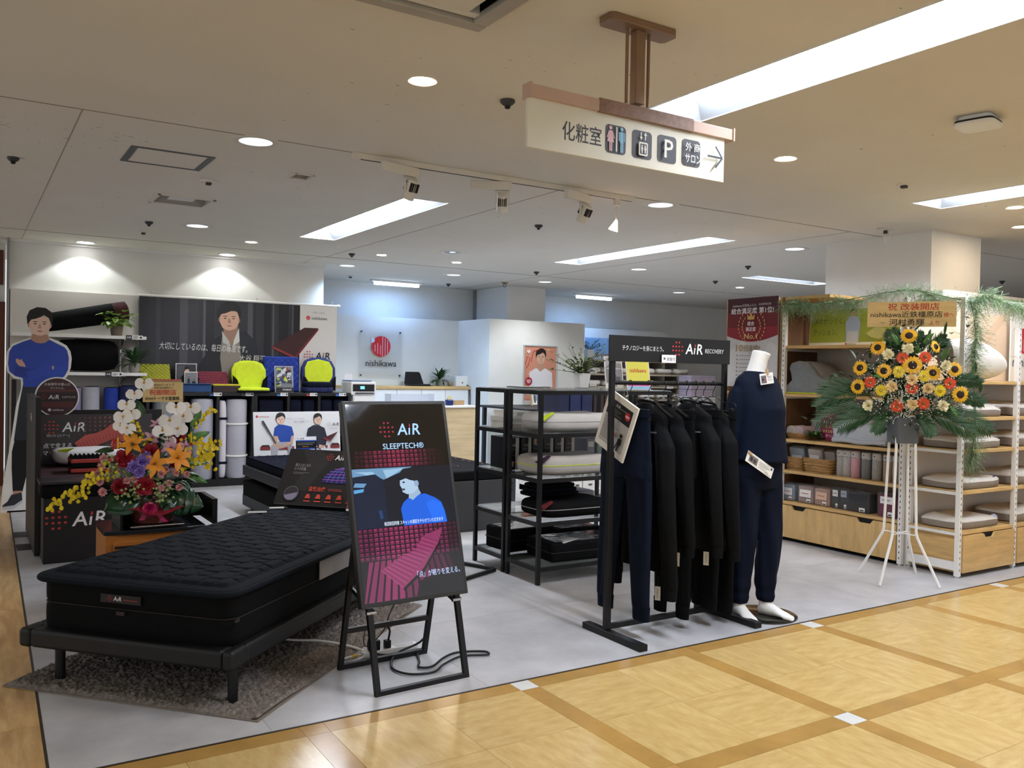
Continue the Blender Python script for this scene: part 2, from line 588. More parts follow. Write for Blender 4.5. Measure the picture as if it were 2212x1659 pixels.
pl = struct('wall_column_back', MB().box(7.09, 7.78, 11.4, 12.45, 0, 2.7), PILLARM)
pr = struct('wall_column_right', MB().box(7.15, 7.92, 4.5, 5.6, 0, 2.7), PILLARM)
# timber door and transom at the far left
struct('wall_left_aisle', MB().box(-2.5, 0.372, 11.3, 11.4, 0, 2.7), WALL)
dr = thing('door_1', None, None, (0, 0, 0)); dr['kind'] = 'structure'
part('door_leaf', MB().box(-0.7, 0.3, 11.22, 11.27, 0.02, 1.95), REDWOOD, dr, bevel=.004)
part('door_frame', MB().box(0.3, 0.372, 11.18, 11.3, 0, 2.05).box(-0.8, 0.3, 11.18, 11.3, 1.95, 2.05), REDWOOD, dr, bevel=.004)
for k in range(7):
    part('transom_slat', MB().box(-0.7, 0.3, 11.19, 11.24, 2.28 + k * 0.04, 2.31 + k * 0.04), mat('dark transom', '#20242c', 0.4, var=0.1), dr)
part('transom_frame', MB().box(0.3, 0.352, 11.17, 11.28, 2.24, 2.62).box(-0.7, 0.3, 11.24, 11.28, 2.24, 2.6), REDWOOD, dr)
# ------------------------------------------------------------------ ceiling fittings
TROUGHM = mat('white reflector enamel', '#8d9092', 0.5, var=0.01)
def glow(name, col, s):
    return mat(name, '#ffffff', 0.5, emis=col, estr=s)
TUBE_E = mat('fluorescent diffuser', '#ffffff', 0.5, emis='#e8f0ff', estr=TUBE_W / 2.7)
def trough(x0, x1, y0, y1, label):
    t = thing('ceiling_light', label, 'ceiling light', ((x0 + x1) / 2, (y0 + y1) / 2, 2.7), group='recessed fluorescent troughs')
    w = (x1 - x0) / 2; l = (y1 - y0) / 2; d = 0.10
    alongx = w > l
    iw, il = (w - 0.06, l - 0.095) if alongx else (w - 0.095, l - 0.06)
    m = MB()
    m.add([(-w, -l, 0), (w, -l, 0), (w, l, 0), (-w, l, 0), (-iw, -il, d), (iw, -il, d), (iw, il, d), (-iw, il, d)],
          [(0, 1, 5, 4), (1, 2, 6, 5), (2, 3, 7, 6), (3, 0, 4, 7)])
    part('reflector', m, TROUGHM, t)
    part('diffuser', MB().box(-iw, iw, -il, il, d - 0.004, d + 0.02), TUBE_E, t)
    f = MB()
    e = 0.012
    f.box(-w - e, w + e, -l - e, -l, -0.004, 0.004).box(-w - e, w + e, l, l + e, -0.004, 0.004).box(-w - e, -w, -l, l, -0.004, 0.004).box(w, w + e, -l, l, -0.004, 0.004)
    part('frame', f, WHITEM, t)
for h, lb in zip(TROUGHS, ['large lit ceiling trough at top right, running behind the hanging direction sign',
                           'lit ceiling trough over the bed area, below the left end of the spotlight track',
                           'long lit ceiling trough at the centre, right of the spotlight track',
                           'lit ceiling trough cut by the right picture edge, above the shelf pillar',
                           'small distant lit trough lying crosswise, left of the white pillar']):
    trough(*h, lb)

def batten(x, y, label):
    t = thing('batten_light', label, 'ceiling light', (x, y, 2.7), group='bluish batten lamps at the back wall')
    part('housing', MB().box(-.42, .42, -.05, .05, -0.03, 0), WHITEM, t, bevel=.006)
    part('diffuser', MB().box(-.36, .36, -.035, .035, -0.075, -0.03), mat('blue white diffuser', '#ffffff', 0.5, emis='#cfe2ff', estr=2.5), t, bevel=.01)
    ld = bpy.data.lights.new('batten lamp', 'AREA'); ld.shape = 'RECTANGLE'; ld.size = .7; ld.size_y = .12; ld.energy = BATTEN_W * 2.0; ld.color = BLUE
    lo = bpy.data.objects.new('lamp', ld); COL.objects.link(lo); lo.parent = t; lo.location = (0, -.02, -.08)
    return t
batten(5.45, 11.93, 'bluish batten lamp on the ceiling above the round red wall logo')
batten(8.98, 11.7, 'bluish batten lamp on the ceiling right of the back column')

LITE = mat('warm lamp lens', '#fff4e4', 0.4, emis='#ffe6c4', estr=DOWN_W * 2.6)
LITC = mat('neutral lamp lens', '#ffffff', 0.4, emis='#f4f6ff', estr=DOWN_W * 1.6)
SILVER = mat('spun aluminium reflector', '#b9bdc3', 0.18, metal=1.0, var=0.06, vscale=12)
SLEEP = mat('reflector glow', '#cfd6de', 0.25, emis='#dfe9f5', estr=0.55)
def downlight(x, y, kind, label):
    t = thing('downlight', label, 'downlight', (x, y, 2.7), group='ceiling downlights')
    if kind in ('lit', 'litc'):
        r = 0.052
        part('trim_ring', MB().lathe([(r, 0), (r + .014, -0.003), (r + .016, 0), (r, 0.001)], 24, caps=False), WHITEM, t, smooth=True)
        part('lens', MB().lathe([(.001, -.004), (r * .7, -.003), (r, 0.0)], 20, caps=True), LITE if kind == 'lit' else LITC, t, smooth=True)
    else:
        r = 0.095
        part('trim_ring', MB().lathe([(r, -.002), (r + .03, -0.006), (r + .05, -0.003), (r + .052, 0), (r, 0.001)], 28, caps=False), CREAM, t, smooth=True)
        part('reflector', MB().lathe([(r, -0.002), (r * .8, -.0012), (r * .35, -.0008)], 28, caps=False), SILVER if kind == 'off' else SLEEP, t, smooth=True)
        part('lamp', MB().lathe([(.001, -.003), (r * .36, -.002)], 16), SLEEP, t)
        if kind == 'added_fill':  # spot light added under unlit downlights to brighten the back of the shop
            ld = bpy.data.lights.new('dim lamp', 'SPOT'); ld.energy = 46 if x < 7 else 30; ld.color = (.50, .71, 1) if x < 7 else (.9, .95, 1); ld.spot_size = R(130); ld.spot_blend = .8; ld.shadow_soft_size = .08
            lo = bpy.data.objects.new('added_fill_light', ld); COL.objects.link(lo); lo.parent = t; lo.location = (0, 0, -.03)
    return t
for a in [(1.74, 3.57, 'lit', 'bright warm downlight nearest the camera, above the bed and left of the sign'),
          (4.15, 3.56, 'lit', 'bright warm downlight right of the hanging direction sign'),
          (6.68, 3.54, 'lit', 'bright downlight at the right edge under the cut-off trough, upper one'),
          (7.56, 3.96, 'lit', 'bright downlight at the right edge beside the pillar, lower one'),
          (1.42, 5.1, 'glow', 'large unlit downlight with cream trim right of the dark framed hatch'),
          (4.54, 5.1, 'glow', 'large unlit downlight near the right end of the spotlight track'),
          (1.84, 8.53, 'glow', 'unlit downlight right of the two sprinklers at far left'),
          (2.55, 9.27, 'lit', 'small warm downlight in front of the white wall at left'),
          (4.06, 9.32, 'lit', 'small warm downlight above the left end of the blue wall'),
          (5.06, 9.35, 'lit', 'small warm downlight right of centre before the blue wall'),
          (4.58, 8.56, 'off', 'unlit downlight beyond the end of the lit central trough'),
          (4.14, 10.59, 'added_fill', 'unlit downlight with added fill light just right of the corner of the white wall'),
          (5.70, 10.61, 'added_fill', 'unlit downlight with added fill light right of the batten lamp above the logo'),
          (7.16, 8.42, 'added_fill', 'unlit downlight with added fill light under the middle of the long trough'),
          (7.16, 10.51, 'added_fill', 'unlit downlight with added fill light in front of the back column'),
          (7.19, 6.02, 'lit2', 'warm glowing downlight left of the white pillar'),
          (9.76, 9.17, 'lit', 'tiny bright downlight above the dark red hanging poster'),
          (9.69, 10.4, 'added_fill', 'tiny unlit downlight with added fill light right of the second batten lamp')]:
    downlight(*a)
def washer(x, y, label):
    t = thing('wall_washer', label, 'downlight', (x, y, 2.7), group='wall washers over the white wall')
    part('trim_ring', MB().lathe([(.085, -.002), (.115, -0.006), (.12, 0), (.085, 0.001)], 28, caps=False), WHITEM, t, smooth=True)
    part('lens', MB().lathe([(.001, -.003), (.085, -.002)], 24), mat('washer lens', '#ffffff', 0.4, emis='#ffffff', estr=5.0), t)
    ld = bpy.data.lights.new('washer lamp', 'SPOT'); ld.energy = WASH_W; ld.color = (0.93, 1.0, 0.99); ld.spot_size = R(118); ld.spot_blend = 0.2; ld.shadow_soft_size = .02
    lo = bpy.data.objects.new('lamp', ld); COL.objects.link(lo); lo.parent = t; lo.location = (0, 0, -.02)
washer(1.10, 10.53, 'wall washer in the ceiling above the cardboard standee')
washer(2.62, 10.53, 'wall washer in the ceiling above the long dark banner')
# track with four spots
tr = thing('lighting_track', 'long cream lighting track on the ceiling carrying four spotlights', 'lighting track', (2.0, 4.99, 2.7))
part('rail', MB().box(0, 2.18, -.018, .018, -.035, 0), CREAM, tr, bevel=.003)
part('end_cap', MB().box(-.03, .02, -.02, .02, -.04, 0), CREAM, tr, bevel=.003)
part('rail_slot', MB().box(.02, 2.16, -.005, .005, -.037, -.034), DARKHOLE, tr)
def spot(x, yaw, tilt, label):
    t = thing('track_spotlight', label, 'spotlight', (x, 4.99, 2.665), (0, 0, yaw), group='spotlights on the ceiling track')
    part('driver_box', MB().box(-.22, .06, -.022, .022, -.062, -.002), CREAM, t, bevel=.004)
    part('bracket', MB().box(-.045, .045, -.008, .008, -.075, -.066).box(-.045, -.039, -.008, .008, -.15, -.066).box(.039, .045, -.008, .008, -.15, -.066), CREAM, t)
    hd = part('lamp_head', MB().lathe([(.02, .075), (.034, .07), (.037, .02), (.037, -.05), (.034, -.055)], 20), CREAM, t, smooth=True, loc=(0, 0, -.15), rot=(tilt, 0, 0))
    for k in range(5):
        part('cooling_slot', MB().box(-.03 + k * .013, -.024 + k * .013, .020, .0385, .0, .055), mat('slot shade', '#26241f', 0.8, var=.1), hd)
        part('cooling_slot', MB().box(-.03 + k * .013, -.024 + k * .013, -.0385, -.020, .0, .055), mat('slot shade'), hd)
    part('lens', MB().lathe([(.001, -.05), (.031, -.0555)], 18), mat('dull lens', '#d9d6cf', 0.2, emis='#fff6e8', estr=.5), hd)
    ld = bpy.data.lights.new('spot lamp', 'SPOT'); ld.energy = SPOT_W; ld.color = (1, .97, .92); ld.spot_size = R(50); ld.spot_blend = .6; ld.shadow_soft_size = .03
    lo = bpy.data.objects.new('lamp', ld); COL.objects.link(lo); lo.parent = hd; lo.location = (0, 0, -.065)
spot(2.36, R(15), R(25), 'leftmost spotlight on the ceiling track')
spot(3.04, R(-30), R(40), 'second spotlight on the ceiling track, tilted to the left')
spot(3.72, R(20), R(28), 'third spotlight on the ceiling track from the left')
sp = thing('track_spotlight', 'small glowing cone spotlight hanging near the right end of the track', 'spotlight', (4.02, 4.99, 2.665), group='spotlights on the ceiling track')
part('adapter', MB().box(-.02, .02, -.018, .018, -.05, 0), CREAM, sp, bevel=.003)
part('stem', MB().cyl((0, 0, -.05), (0, 0, -.16), .007), CREAM, sp)
part('cone_shade', MB().lathe([(.010, 0), (.016, -.02), (.036, -.075)], 18, caps=False), mat('glowing shade', '#ffe9d2', 0.5, emis='#ffc9a0', estr=3.0), sp, smooth=True, loc=(0, 0, -.155), rot=(R(15), R(12), 0))
part('bulb', MB().ball((0, 0, -.05), .024), mat('hot bulb', '#ffffff', 0.5, emis='#fff2e2', estr=60.0), sp, smooth=True, loc=(0, 0, -.155), rot=(R(15), R(12), 0))
# sprinklers and detectors
DEVM = mat('dark detector', '#3a3a3c', 0.5, var=0.2, vscale=30)
def sprinkler(x, y, label, s=1.0):
    t = thing('sprinkler', label, 'sprinkler', (x, y, 2.7), group='ceiling sprinkler heads')
    part('body', MB().lathe([(.036 * s, 0), (.036 * s, -.012 * s), (.026 * s, -.022 * s), (.012 * s, -.03 * s)], 14), DEVM, t, smooth=True)
    part('deflector', MB().lathe([(.014 * s, -.03 * s), (.014 * s, -.038 * s), (.008 * s, -.042 * s)], 12), BLACK, t)
for a in [(0.25, 6.44, 'dark sprinkler head at the left picture edge'), (1.42, 8.57, 'dark sprinkler head above the cardboard standee side, left of an unlit downlight'),
          (2.20, 3.58, 'dark sprinkler head left of the hanging direction sign'), (3.74, 9.43, 'dark sprinkler head just right of the white wall corner'),
          (4.32, 6.46, 'dark sprinkler head below the track, left of the central trough'), (6.34, 9.51, 'tiny sprinkler head above the back column'),
          (6.23, 11.76, 'tiny sprinkler head right of the batten lamp'), (8.84, 8.76, 'tiny sprinkler head left of the crosswise trough'),
          (11.52, 6.25, 'tiny sprinkler head at far right beyond the pillar'), (7.9, 7.3, 'sprinkler head under the right end of the long trough')]:
    sprinkler(*a)
def sensor(x, y, label, r=.05):
    t = thing('ceiling_sensor', label, 'sensor', (x, y, 2.7), group='round ceiling sensors')
    part('base', MB().lathe([(r, 0), (r, -.006), (r * .8, -.012)], 18), CREAM, t, smooth=True)
    part('sensing_head', MB().box(-.018, .018, -.018, .018, -.03, -.01), DEVM, t, bevel=.004)
for a in [(1.48, 9.24, 'cream sensor with dark head at left before the white wall'), (5.31, 3.55, 'small sensor left of the cut-off trough at right'),
          (4.64, 11.74, 'square sensor with dark head at the left end of the blue wall'), (1.45, 6.39, 'flat round sensor between hatch and vent', .06)]:
    sensor(*a)
# access hatch with dark frame, vents, cassette
t = thing('access_hatch', 'rectangular ceiling hatch with dark grey frame at upper left', 'hatch', (1.075, 5.86, 2.7))
part('panel', MB().box(-.22, .22, -.2, .2, -.003, 0), CEILM, t)
GF = mat('dark grey frame', '#5b5e63', 0.5, var=0.1)
part('frame', MB().box(-.245, -.205, -.225, .225, -.006, 0).box(.205, .245, -.225, .225, -.006, 0).box(-.205, .205, -.225, -.205, -.006, 0).box(-.205, .205, .205, .225, -.006, 0), GF, t)
t = thing('access_hatch', 'faint rectangular ceiling hatch above the wall corner', 'hatch', (3.75, 10.2, 2.7))
part('panel', MB().box(-.2, .2, -.27, .27, -.002, 0), CEILM, t)
part('frame', MB().box(-.21, -.2, -.28, .28, -.004, 0).box(.2, .21, -.28, .28, -.004, 0).box(-.2, .2, -.28, -.27, -.004, 0).box(-.2, .2, .27, .28, -.004, 0), CREAM, t)
def vent(h, label):
    x0, x1, y0, y1 = h
    t = thing('ceiling_vent', label, 'vent', ((x0 + x1) / 2, (y0 + y1) / 2, 2.7))
    w, l = (x1 - x0) / 2, (y1 - y0) / 2; e = min(.025, w * .15)
    part('frame', MB().box(-w, w, -l, -l + e, -.008, .004).box(-w, w, l - e, l, -.008, .004).box(-w, -w + e, -l, l, -.008, .004).box(w - e, w, -l, l, -.008, .004), CREAM, t, bevel=.002)
    m = MB(); d = .07
    m.add([(-w, -l, 0), (w, -l, 0), (w, l, 0), (-w, l, 0), (-w, -l, d), (w, -l, d), (w, l, d), (-w, l, d)], [(0, 1, 5, 4), (1, 2, 6, 5), (2, 3, 7, 6), (3, 0, 4, 7), (4, 5, 6, 7)])
    part('box', m, PANEL, t)
    part('baffle', MB().box(-w * .45, w * .45, -l * .5, l * .5, .02, .026), WHITEM, t)
vent(VENTS[0], 'open rectangular air vent in the ceiling at left')
vent(VENTS[1], 'small square air vent left of the spotlight track')
x0, x1, y0, y1 = CASS[0]
t = thing('air_conditioner', 'recessed square ceiling air conditioner cut by the top edge', 'air conditioner', ((x0 + x1) / 2, (y0 + y1) / 2, 2.7))
w = .34
part('flange', MB().box(-w - .03, w + .03, -w - .03, -w + .03, -.03, .0).box(-w - .03, w + .03, w - .03, w + .03, -.03, 0).box(-w - .03, -w + .03, -w + .03, w - .03, -.03, 0).box(w - .03, w + .03, -w + .03, w - .03, -.03, 0), mat('aged cream frame', '#a8a092', 0.5, var=0.06), t, bevel=.006)
part('panel', MB().box(-w + .08, w - .08, -w + .08, w - .08, -.02, -.005), CREAM, t, bevel=.006)
for s in (-w + .06, w - .06):
    part('air_guide', MB().box(-w + .03, w - .03, s - .02, s + .02, -.012, .03), WHITEM, t)
part('inner_box', MB().box(-w, w, -w, w, .08, .1).box(-w, -w + .01, -w, w, 0, .1).box(w - .01, w, -w, w, 0, .1).box(-w, w, -w, -w + .01, 0, .1).box(-w, w, w - .01, w, 0, .1), DARKHOLE, t)
# access point at upper right
t = thing('wireless_access_point', 'white rounded square device with dark band on the ceiling at right', 'access point', (4.24, 2.44, 2.7), (0, 0, R(12)))
part('base', MB().soft((0, 0, -.012), .15, .15, .026, .3, .35), WHITEM, t, smooth=True)
part('dark_band', MB().soft((0, 0, -.03), .185, .185, .016, .3, .35), BLACK, t, smooth=True)
part('cover', MB().soft((0, 0, -.042), .19, .19, .024, .4, .35), WHITEM, t, smooth=True)
# hook, wire mount
t = thing('ceiling_hook', 'brass ceiling hook with ring near the back column', 'hook', (6.76, 10.98, 2.7))
part('plate', MB().lathe([(.05, 0), (.05, -.01), (.02, -.02)], 14), mat('old brass', '#8d7a55', .4, metal=.7, var=.1), t)
part('ring', MB().tube([(.022 * math.cos(a), 0, -.045 + .022 * math.sin(a)) for a in [2 * PI * k / 14 for k in range(14)]], .005, 6, closed=True), DEVM, t, smooth=True)
t = thing('ceiling_mount', 'cream ceiling mount with loose white cable beside the pillar', 'mount', (6.81, 4.72, 2.7))
part('plate', MB().box(-.09, .09, -.03, .03, -.012, 0), CREAM, t, bevel=.004)
part('socket', MB().cyl((0, 0, -.012), (0, 0, -.04), .018), DEVM, t)
part('cable', MB().tube([(.0, 0, -.04), (-.02, 0, -.09), (0, 0, -.13), (.06, 0, -.09), (.08, 0, -.012)], .005, 6), WHITEM, t, smooth=True)
# hanging direction sign
SG = thing('hanging_sign', 'cream direction sign with restroom, lift, parking symbols and right arrow, hung from ceiling', 'sign', (2.115, 2.52, 2.7))
BRZ = mat('brown bronze paint', '#8a6d54', 0.38, metal=.3, var=0.08, vscale=8)
part('ceiling_plate', MB().prism([(-.16, -.03), (-.145, -.045), (.145, -.045), (.16, -.03), (.16, .03), (.145, .045), (-.145, .045), (-.16, .03)], -.028, 0), BRZ, SG, bevel=.003)
part('post', MB().box(-.022, .022, -.018, .018, -.30, -.028), BRZ, SG, bevel=.003)
for s in (-.052, .052):
    part('rod', MB().cyl((s, 0, -.30), (s, 0, -.028), .0065), BRZ, SG, smooth=True)
part('top_rail', MB().box(-.49, -.19, -.022, .022, -.36, -.317), mat('pinkish beige rail', '#c9a995', .45, var=.05), SG, bevel=.002)
part('top_rail', MB().box(.27, .485, -.022, .022, -.36, -.317), mat('pinkish beige rail'), SG, bevel=.002)
part('rail_sleeve', MB().box(-.19, .27, -.024, .024, -.362, -.312), mat('worn brown sleeve', '#8f7160', .55, var=.2, vscale=60), SG, bevel=.002)
for s in (-.488, .488):
    part('end_cap', MB().box(s - .004, s + .004, -.026, .026, -.364, -.312), mat('pinkish beige rail'), SG)
part('panel', MB().box(-.488, .453, -.007, .007, -.53, -.355), mat('cream sign panel', '#e6e2cf', .4, var=.02, emis='#dcd8c2', estr=.0), SG, bevel=.001)
p = Print()
DK = '#45454a'
p.text('化粧室', -.343, -.032, .072, DK, w=.175, bold=.008)
def signbox(x, y, s):
    p.rrect(x - s / 2, x + s / 2, y - s * .54, y + s * .54, s * .16, DK)
cy = -.002
signbox(-.103, cy, .096); signbox(.023, cy, .096); signbox(.147, cy + .002, .095); signbox(.272, cy + .006, .095)
for sx_, c_, dress in ((-.128, '#e3b9c0', True), (-.078, '#86bede', False)):
    p.disc(sx_, cy + .040, .0072, c_, n=16)
    if dress:
        p.poly([(sx_ - .006, cy + .030), (sx_ + .006, cy + .030), (sx_ + .016, cy - .012), (sx_ - .016, cy - .012)], c_)
        p.line([(sx_ - .007, cy + .028), (sx_ - .017, cy + .002)], .0045, c_); p.line([(sx_ + .007, cy + .028), (sx_ + .017, cy + .002)], .0045, c_)
    else:
        p.rect(sx_ - .0085, sx_ + .0085, cy - .01, cy + .030, c_)
        p.rect(sx_ - .0145, sx_ - .0105, cy - .004, cy + .028, c_); p.rect(sx_ + .0105, sx_ + .0145, cy - .004, cy + .028, c_)
    p.rect(sx_ - .0065, sx_ - .001, cy - .045, cy - .01, c_); p.rect(sx_ + .001, sx_ + .0065, cy - .045, cy - .01, c_)
p.rect(-.106, -.100, cy - .045, cy + .045, '#e8e6da')
WH = '#eae8dd'
ex = .023
p.line([(ex - .010, cy + .045), (ex - .010, cy + .022)], .0045, WH); p.poly([(ex - .018, cy + .028), (ex - .002, cy + .028), (ex - .010, cy + .016)], WH)
p.line([(ex + .010, cy + .017), (ex + .010, cy + .038)], .0045, WH); p.poly([(ex + .002, cy + .034), (ex + .018, cy + .034), (ex + .010, cy + .046)], WH)
p.rrect(ex - .022, ex + .022, cy - .042, cy + .008, .006, WH); p.rrect(ex - .016, ex + .016, cy - .036, cy + .002, .002, DK)
for q in (-.007, .007):
    p.disc(ex + q, cy - .006, .0035, WH, n=10); p.rect(ex + q - .0045, ex + q + .0045, cy - .022, cy - .010, WH); p.rect(ex + q - .003, ex + q + .003, cy - .033, cy - .022, WH)
p.text('P', .147, cy - .032, .098, WH, bold=.01, align='c')
p.text('外', .232, cy + .012, .036, WH, bold=.008); p.text('商', .276, cy + .012, .036, WH, bold=.008)
p.text('サロン', .231, cy - .033, .040, WH, w=.082, bold=.008)
p.line([(.348, cy + .006), (.428, cy + .006)], .008, DK)
p.line([(.390, cy + .048), (.428, cy + .006)], .008, DK); p.line([(.390, cy - .036), (.428, cy + .006)], .008, DK)
p.obj('pictograms', PRINT, SG, loc=(0, -.007, -.445), rot=FACE_CAM)
# ------------------------------------------------------------------ helpers for plants, posters, people on prints
LEAFD = mat('dark green leaf', '#2f5230', 0.45, var=0.3, vscale=25)
LEAFM = mat('mid green leaf', '#4d7a3a', 0.45, var=0.3, vscale=25)
LEAFL = mat('light green leaf', '#8fb355', 0.45, var=0.25, vscale=25)
LEAFG = mat('fern grey green', '#4f6b4c', 0.6, var=0.3, vscale=20)
def leaf(mb, base, d, L, w, curl=0.25, up=(0, 0, 1), n=4, fold=0.15):
    base = Vector(base); d = Vector(d).normalized(); u = Vector(up)
    sd = d.cross(u)
    if sd.length < 1e-3:
        sd = d.orthogonal()
    sd.normalize(); nn = sd.cross(d).normalized()
    vs = []; fs = []
    for i in range(n + 1):
        t = i / n
        c = base + d * (L * t) - nn * (curl * L * t * t)
        ww = w * (math.sin(PI * min(1, .08 + t * .92)) ** 0.8) * .5
        e = nn * (ww * fold)
        vs += [c - sd * ww + e, c, c + sd * ww + e]
    for i in range(n):
        a = i * 3
        fs += [(a, a + 1, a + 4, a + 3), (a + 1, a + 2, a + 5, a + 4)]
    mb.add(vs, fs)
def bushy(mb, c, n, L, w, spread=1.0, lift=0.5, curl=.4, seed=1, stem=0.0):
    rr = random.Random(seed)
    for i in range(n):
        a = rr.uniform(0, 2 * PI); e = rr.uniform(-.2, 1.0) * lift
        d = Vector((math.cos(a) * spread, math.sin(a) * spread, e + .15))
        b = Vector(c) + d * rr.uniform(0, stem)
        leaf(mb, b, d, L * rr.uniform(.6, 1.1), w * rr.uniform(.7, 1.1), curl * rr.uniform(.5, 1.4))
def twiggy(mb_l, mb_s, c, n, L, seed=2, lw=.02, up=1.0):
    rr = random.Random(seed)
    for i in range(n):
        a = 2 * PI * i / n + rr.uniform(-.3, .3); d = Vector((math.cos(a), math.sin(a), up * rr.uniform(.25, 1.5))).normalized()
        ln = L * rr.uniform(.55, 1.1)
        pts = [Vector(c) + d * ln * t + Vector((0, 0, -.12 * ln * t * t)) for t in (0, .33, .66, 1)]
        mb_s.tube(pts, [.0025, .002, .0015, .001], 5)
        for k in range(14):
            t = .15 + .85 * k / 13
            q = Vector(c) + d * ln * t + Vector((0, 0, -.12 * ln * t * t))
            sd = Vector((rr.uniform(-1, 1), rr.uniform(-1, 1), rr.uniform(-.2, 1)))
            leaf(mb_l, q, sd, lw * rr.uniform(.7, 1.3), lw * .75, .2, n=2)
def board(name, label, cat, loc, rot, w, h, t, m, bevel=0.0, group=None, body='board'):
    """flat thing lying in its local xy plane, lower left corner at its origin, face at z = 0"""
    o = thing(name, label, cat, loc, rot, group)
    part(body, MB().box(0, w, 0, h, -t, 0), m, o, bevel=bevel)
    return o
def bust(p, cx, y, s, hair='#191716', skin='#e8c2ab', coat='#1b1e27', shirt=None, shade='#a87f68', tee=False):
    """head and shoulders of a man, printed: chin height y, head height s"""
    p.poly([(cx - s * 1.25, y - s * 1.6), (cx - s * 1.1, y - s * .75), (cx - s * .6, y - s * .42), (cx + s * .6, y - s * .42), (cx + s * 1.1, y - s * .75), (cx + s * 1.25, y - s * 1.6)], coat)
    p.poly([(cx - s * .22, y - s * .5), (cx - s * .2, y + s * .15), (cx + s * .2, y + s * .15), (cx + s * .22, y - s * .5)], shade)
    if shirt:
        p.poly([(cx - s * .32, y - s * .35), (cx, y - s * .62), (cx + s * .32, y - s * .35), (cx + s * .28, y - s * 1.6), (cx - s * .28, y - s * 1.6)], shirt)
        p.poly([(cx - s * .18, y - s * .3), (cx, y - s * .58), (cx + s * .18, y - s * .3)], skin)
    if tee:
        p.poly([(cx - s * .22, y - s * .3), (cx - s * .1, y - s * .5), (cx + s * .1, y - s * .5), (cx + s * .22, y - s * .3)], skin)
    face(p, cx, y, s, hair, skin, shade)
def face(p, cx, y, s, hair='#191716', skin='#e8c2ab', shade='#a87f68'):
    p.disc(cx - s * .36, y + s * .42, s * .06, shade, s * .12, 12); p.disc(cx + s * .36, y + s * .42, s * .06, shade, s * .12, 12)
    p.poly([(cx - s * .37, y + s * .75), (cx - s * .36, y + s * .3), (cx - s * .25, y + s * .08), (cx - s * .08, y), (cx + s * .08, y), (cx + s * .25, y + s * .08), (cx + s * .36, y + s * .3), (cx + s * .37, y + s * .75)], skin)
    p.poly([(cx + s * q[0], y + s * q[1]) for q in ((-.43, .42), (-.46, .72), (-.36, .98), (-.1, 1.12), (.2, 1.10), (.40, .95), (.46, .70), (.42, .40), (.36, .56), (.31, .70), (.14, .82), (.04, .74), (-.14, .66), (-.30, .62), (-.36, .52))], hair)
    for e in (-1, 1):
        p.rect(cx + e * s * .16 - s * .075, cx + e * s * .16 + s * .075, y + s * .53, y + s * .555, hair)
        p.disc(cx + e * s * .16, y + s * .46, s * .05, '#2a211d', s * .022, 10)
    p.poly([(cx - s * .03, y + s * .45), (cx + s * .03, y + s * .45), (cx + s * .06, y + s * .28), (cx - s * .06, y + s * .28)], shade)
    p.disc(cx, y + s * .17, s * .1, '#a2685c', s * .022, 12)
def sun_logo(p, cx, cy, r, red='#c9252c', gap='#f0f0ee'):
    p.disc(cx, cy, r, red, n=36)
    for k, (dx, t, b) in enumerate([(-.62, .15, -.5), (-.34, .3, -.72), (-.06, .12, -.8), (.16, .98, -.96), (.42, .80, -.88), (.68, .62, -.66)]):
        p.rect(cx + dx * r - r * .022, cx + dx * r + r * .022, cy + b * r, cy + t * r, gap)
    p.poly([(cx - 1.02 * r, cy + .32 * r), (cx - .78 * r, cy + .36 * r), (cx - .66 * r, cy + .55 * r), (cx - .72 * r, cy + .8 * r), (cx - 1.0 * r, cy + .8 * r)], gap)

# ------------------------------------------------------------------ gondola on the white wall, its shelves and goods
t = thing('wall_gondola', 'pale wall panel with two white shelves on the white wall at left', 'shelving', (0, 0, 0))
part('back_panel', MB().box(0.40, 1.66, 10.66, 10.728, 0, 2.165), PANEL, t)
part('shelf', MB().box(0.40, 1.69, 10.25, 10.66, 1.655, 1.69), WHITEM, t, bevel=.004)
part('shelf', MB().box(0.40, 1.70, 10.25, 10.66, 1.255, 1.29), WHITEM, t, bevel=.004)
for z in (1.655, 1.255):
    for x in (0.7, 1.48):
        part('bracket', MB().prism([(0, 0), (0, -.12), (-.33, -.012), (-.33, 0)], -.004, .004), CHROME, t, loc=(x, 10.66, z), rot=(R(90), 0, R(90)))
part('upright', MB().box(1.475, 1.49, 10.64, 10.662, .8, 2.0), CHROME, t)
part('shelf_box', MB().box(0.42, 1.66, 10.3, 10.66, 0.0, 0.09).box(.42, .45, 10.3, 10.66, .09, 1.2), BLACKLAM, t)
for x, z in ((1.48, 1.69), (1.28, 1.285)):
    q = thing('price_rail_tag', 'small black and white price tag on the %s white wall shelf' % ('upper' if z > 1.5 else 'lower'), 'price tag', (x, 10.244, z - .035), FACE_CAM, 'price tags on the wall shelves')
    part('card', MB().box(0, .17, 0, .045, -.004, 0), PAPER, q)
    p = Print(); p.rect(0, .06, 0, .045, '#22242c'); p.text('AiR', .008, .012, .03, '#ffffff'); p.disc(.15, .022, .012, '#1b2a4a'); p.many([(.07, .12, .03, .034), (.07, .125, .02, .024), (.07, .11, .01, .014)], '#555555')
    p.obj('print', PRINT, q)
BLK = mat('black stretch fabric', '#0b0c0e', 0.8, spec=.15, var=0.25, vscale=9, bump=.25, bscale=40)
DNAVY = mat('deep navy fabric', '#0f1322', 0.8, spec=.15, var=0.2, vscale=9, bump=.2, bscale=60)
NAVY = mat('navy fabric', '#1a2450', 0.8, var=0.15, vscale=9, bump=.2, bscale=60)
BLUE_F = mat('royal blue foam', '#223a94', 0.85, var=0.12, vscale=12, bump=.2, bscale=90)
GREYROLL = mat('grey mattress fabric', '#a9a9b3', 0.85, var=0.06, vscale=8, bump=.2, bscale=120)
